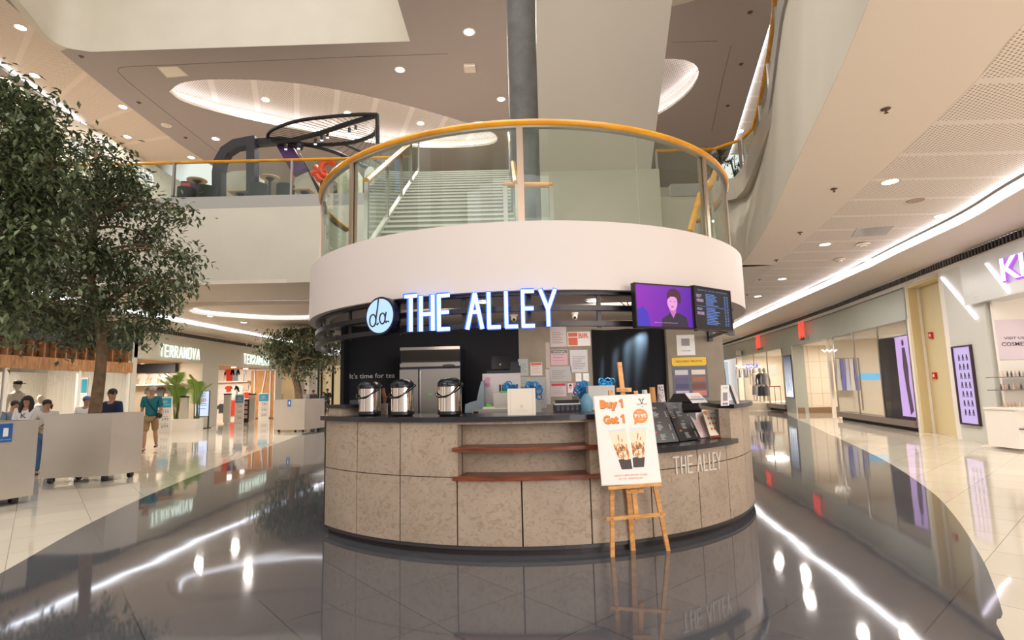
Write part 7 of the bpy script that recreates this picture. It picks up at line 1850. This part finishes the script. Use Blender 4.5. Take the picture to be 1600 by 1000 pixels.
    if bag:
        P = [L(-.07, -.03, .82), L(-.02, -.075, .72), L(.06, -.08, .62), L(.11, -.05, .56)]; P2 = [L(-.07, .03, .82), L(-.02, .075, .72), L(.06, .08, .62), L(.11, .04, .56)]
        if bag[1] < 0: P = [L(.07, -.03, .82), L(.02, -.075, .72), L(-.06, -.08, .62), L(-.11, -.05, .56)]; P2 = [L(.07, .03, .82), L(.02, .075, .72), L(-.06, .08, .62), L(-.11, .04, .56)]
        bm_ = mat('bag_%d' % bag[0][0], bag[0], .6); b = thing('shoulder_bag', bag[2], 'bag', P[-1])
        MB().tube(curve(P, 4), .012, 6).tube(curve(P2, 4), .012, 6).build('strap', bm_, b, smooth=True); c_ = P[-1]; MB().sphere(c_ + Vector((.02 * (1 if bag[1] > 0 else -1), 0, -.05)), .07, .1, .09, 12, 8).build('pouch', bm_, b, smooth=True)
    if letter:
        M = frame(L(0, -.086, .735), rot @ Vector((1, 0, 0)), (0, 0, 1)); MB(M).text(letter, 0, 0, .1, .09).build('chest_letter', M_ink, t)
    return t
def at_feet(x, yf, Y=None): return onz(x, yf, 0) if Y is None else Vector((ony(x, 600, Y).x, Y, 0))
def hh(x, ytop, Y): return ony(x, ytop, Y).z
fe = at_feet(233, 704)
person(fe, R(20), hh(235, 602, fe.y) * .995, 'man in teal polo shirt and khaki shorts walking past the steel planter', (20, 104, 110), (150, 122, 84), M_hairg, .8, True, arms=((-.3, 0), (.3, .1)), bag=((30, 26, 30), 1, 'dark shoulder bag slung across the man in the teal polo'), shoes=(70, 48, 36))
Y = C1.y + 1.6
person(at_feet(178, 0, Y), R(-15), hh(177, 606, Y), 'man in navy t-shirt standing behind the second planter', (28, 34, 66), (60, 60, 70))
Y = C1.y + 1.2
person(at_feet(46, 0, Y), R(20), hh(46, 617, Y), 'woman with long dark hair in a white t-shirt with a large black letter', (226, 222, 220), (60, 80, 120), long_hair=True, letter='K', arms=((0, .5), (0, .5)))
Y = C1.y + .95
person(at_feet(76, 0, Y), R(45), hh(80, 623, Y), 'woman with a ponytail in a pale shirt with a brown bag strap', (206, 198, 190), (70, 104, 150), pony=True, bag=((112, 74, 48), -1, 'brown bag on the shoulder of the woman with the ponytail'), arms=((.2, .9), (0, 0)))
Y = C1.y + 1.9
person(at_feet(26, 0, Y), R(60), hh(26, 625, Y), 'person with short dark hair at the far left, behind the nearest planter', (110, 130, 150), (70, 76, 90), arms=((0, 0), (0, 0)))
Y = C1.y + 2.6
person(at_feet(138, 0, Y), R(30), hh(138, 618, Y), 'person in white shirt and blue cap half hidden by the tree trunk', (226, 220, 214), (90, 90, 100), cap=(90, 110, 160))
for x, yt, yf, tp, lg, tx in ((476, 608, 651, (176, 170, 176), (196, 164, 112), 'far person in grey shirt and tan trousers left of the kiosk'), (489, 609, 650, (84, 78, 90), (60, 64, 80), 'far person in dark clothes between two others left of the kiosk'), (505, 612, 650, (34, 78, 80), (70, 60, 60), 'far person in dark teal shirt beside the kiosk wall'), (511, 607, 647, (60, 56, 60), (60, 56, 60), 'farthest person in dark clothes just left of the kiosk wall')):
    fe = at_feet(x, yf); person(fe, R(10), hh(x, yt, fe.y), tx, tp, lg, arms=((0, .8), (0, .8)))
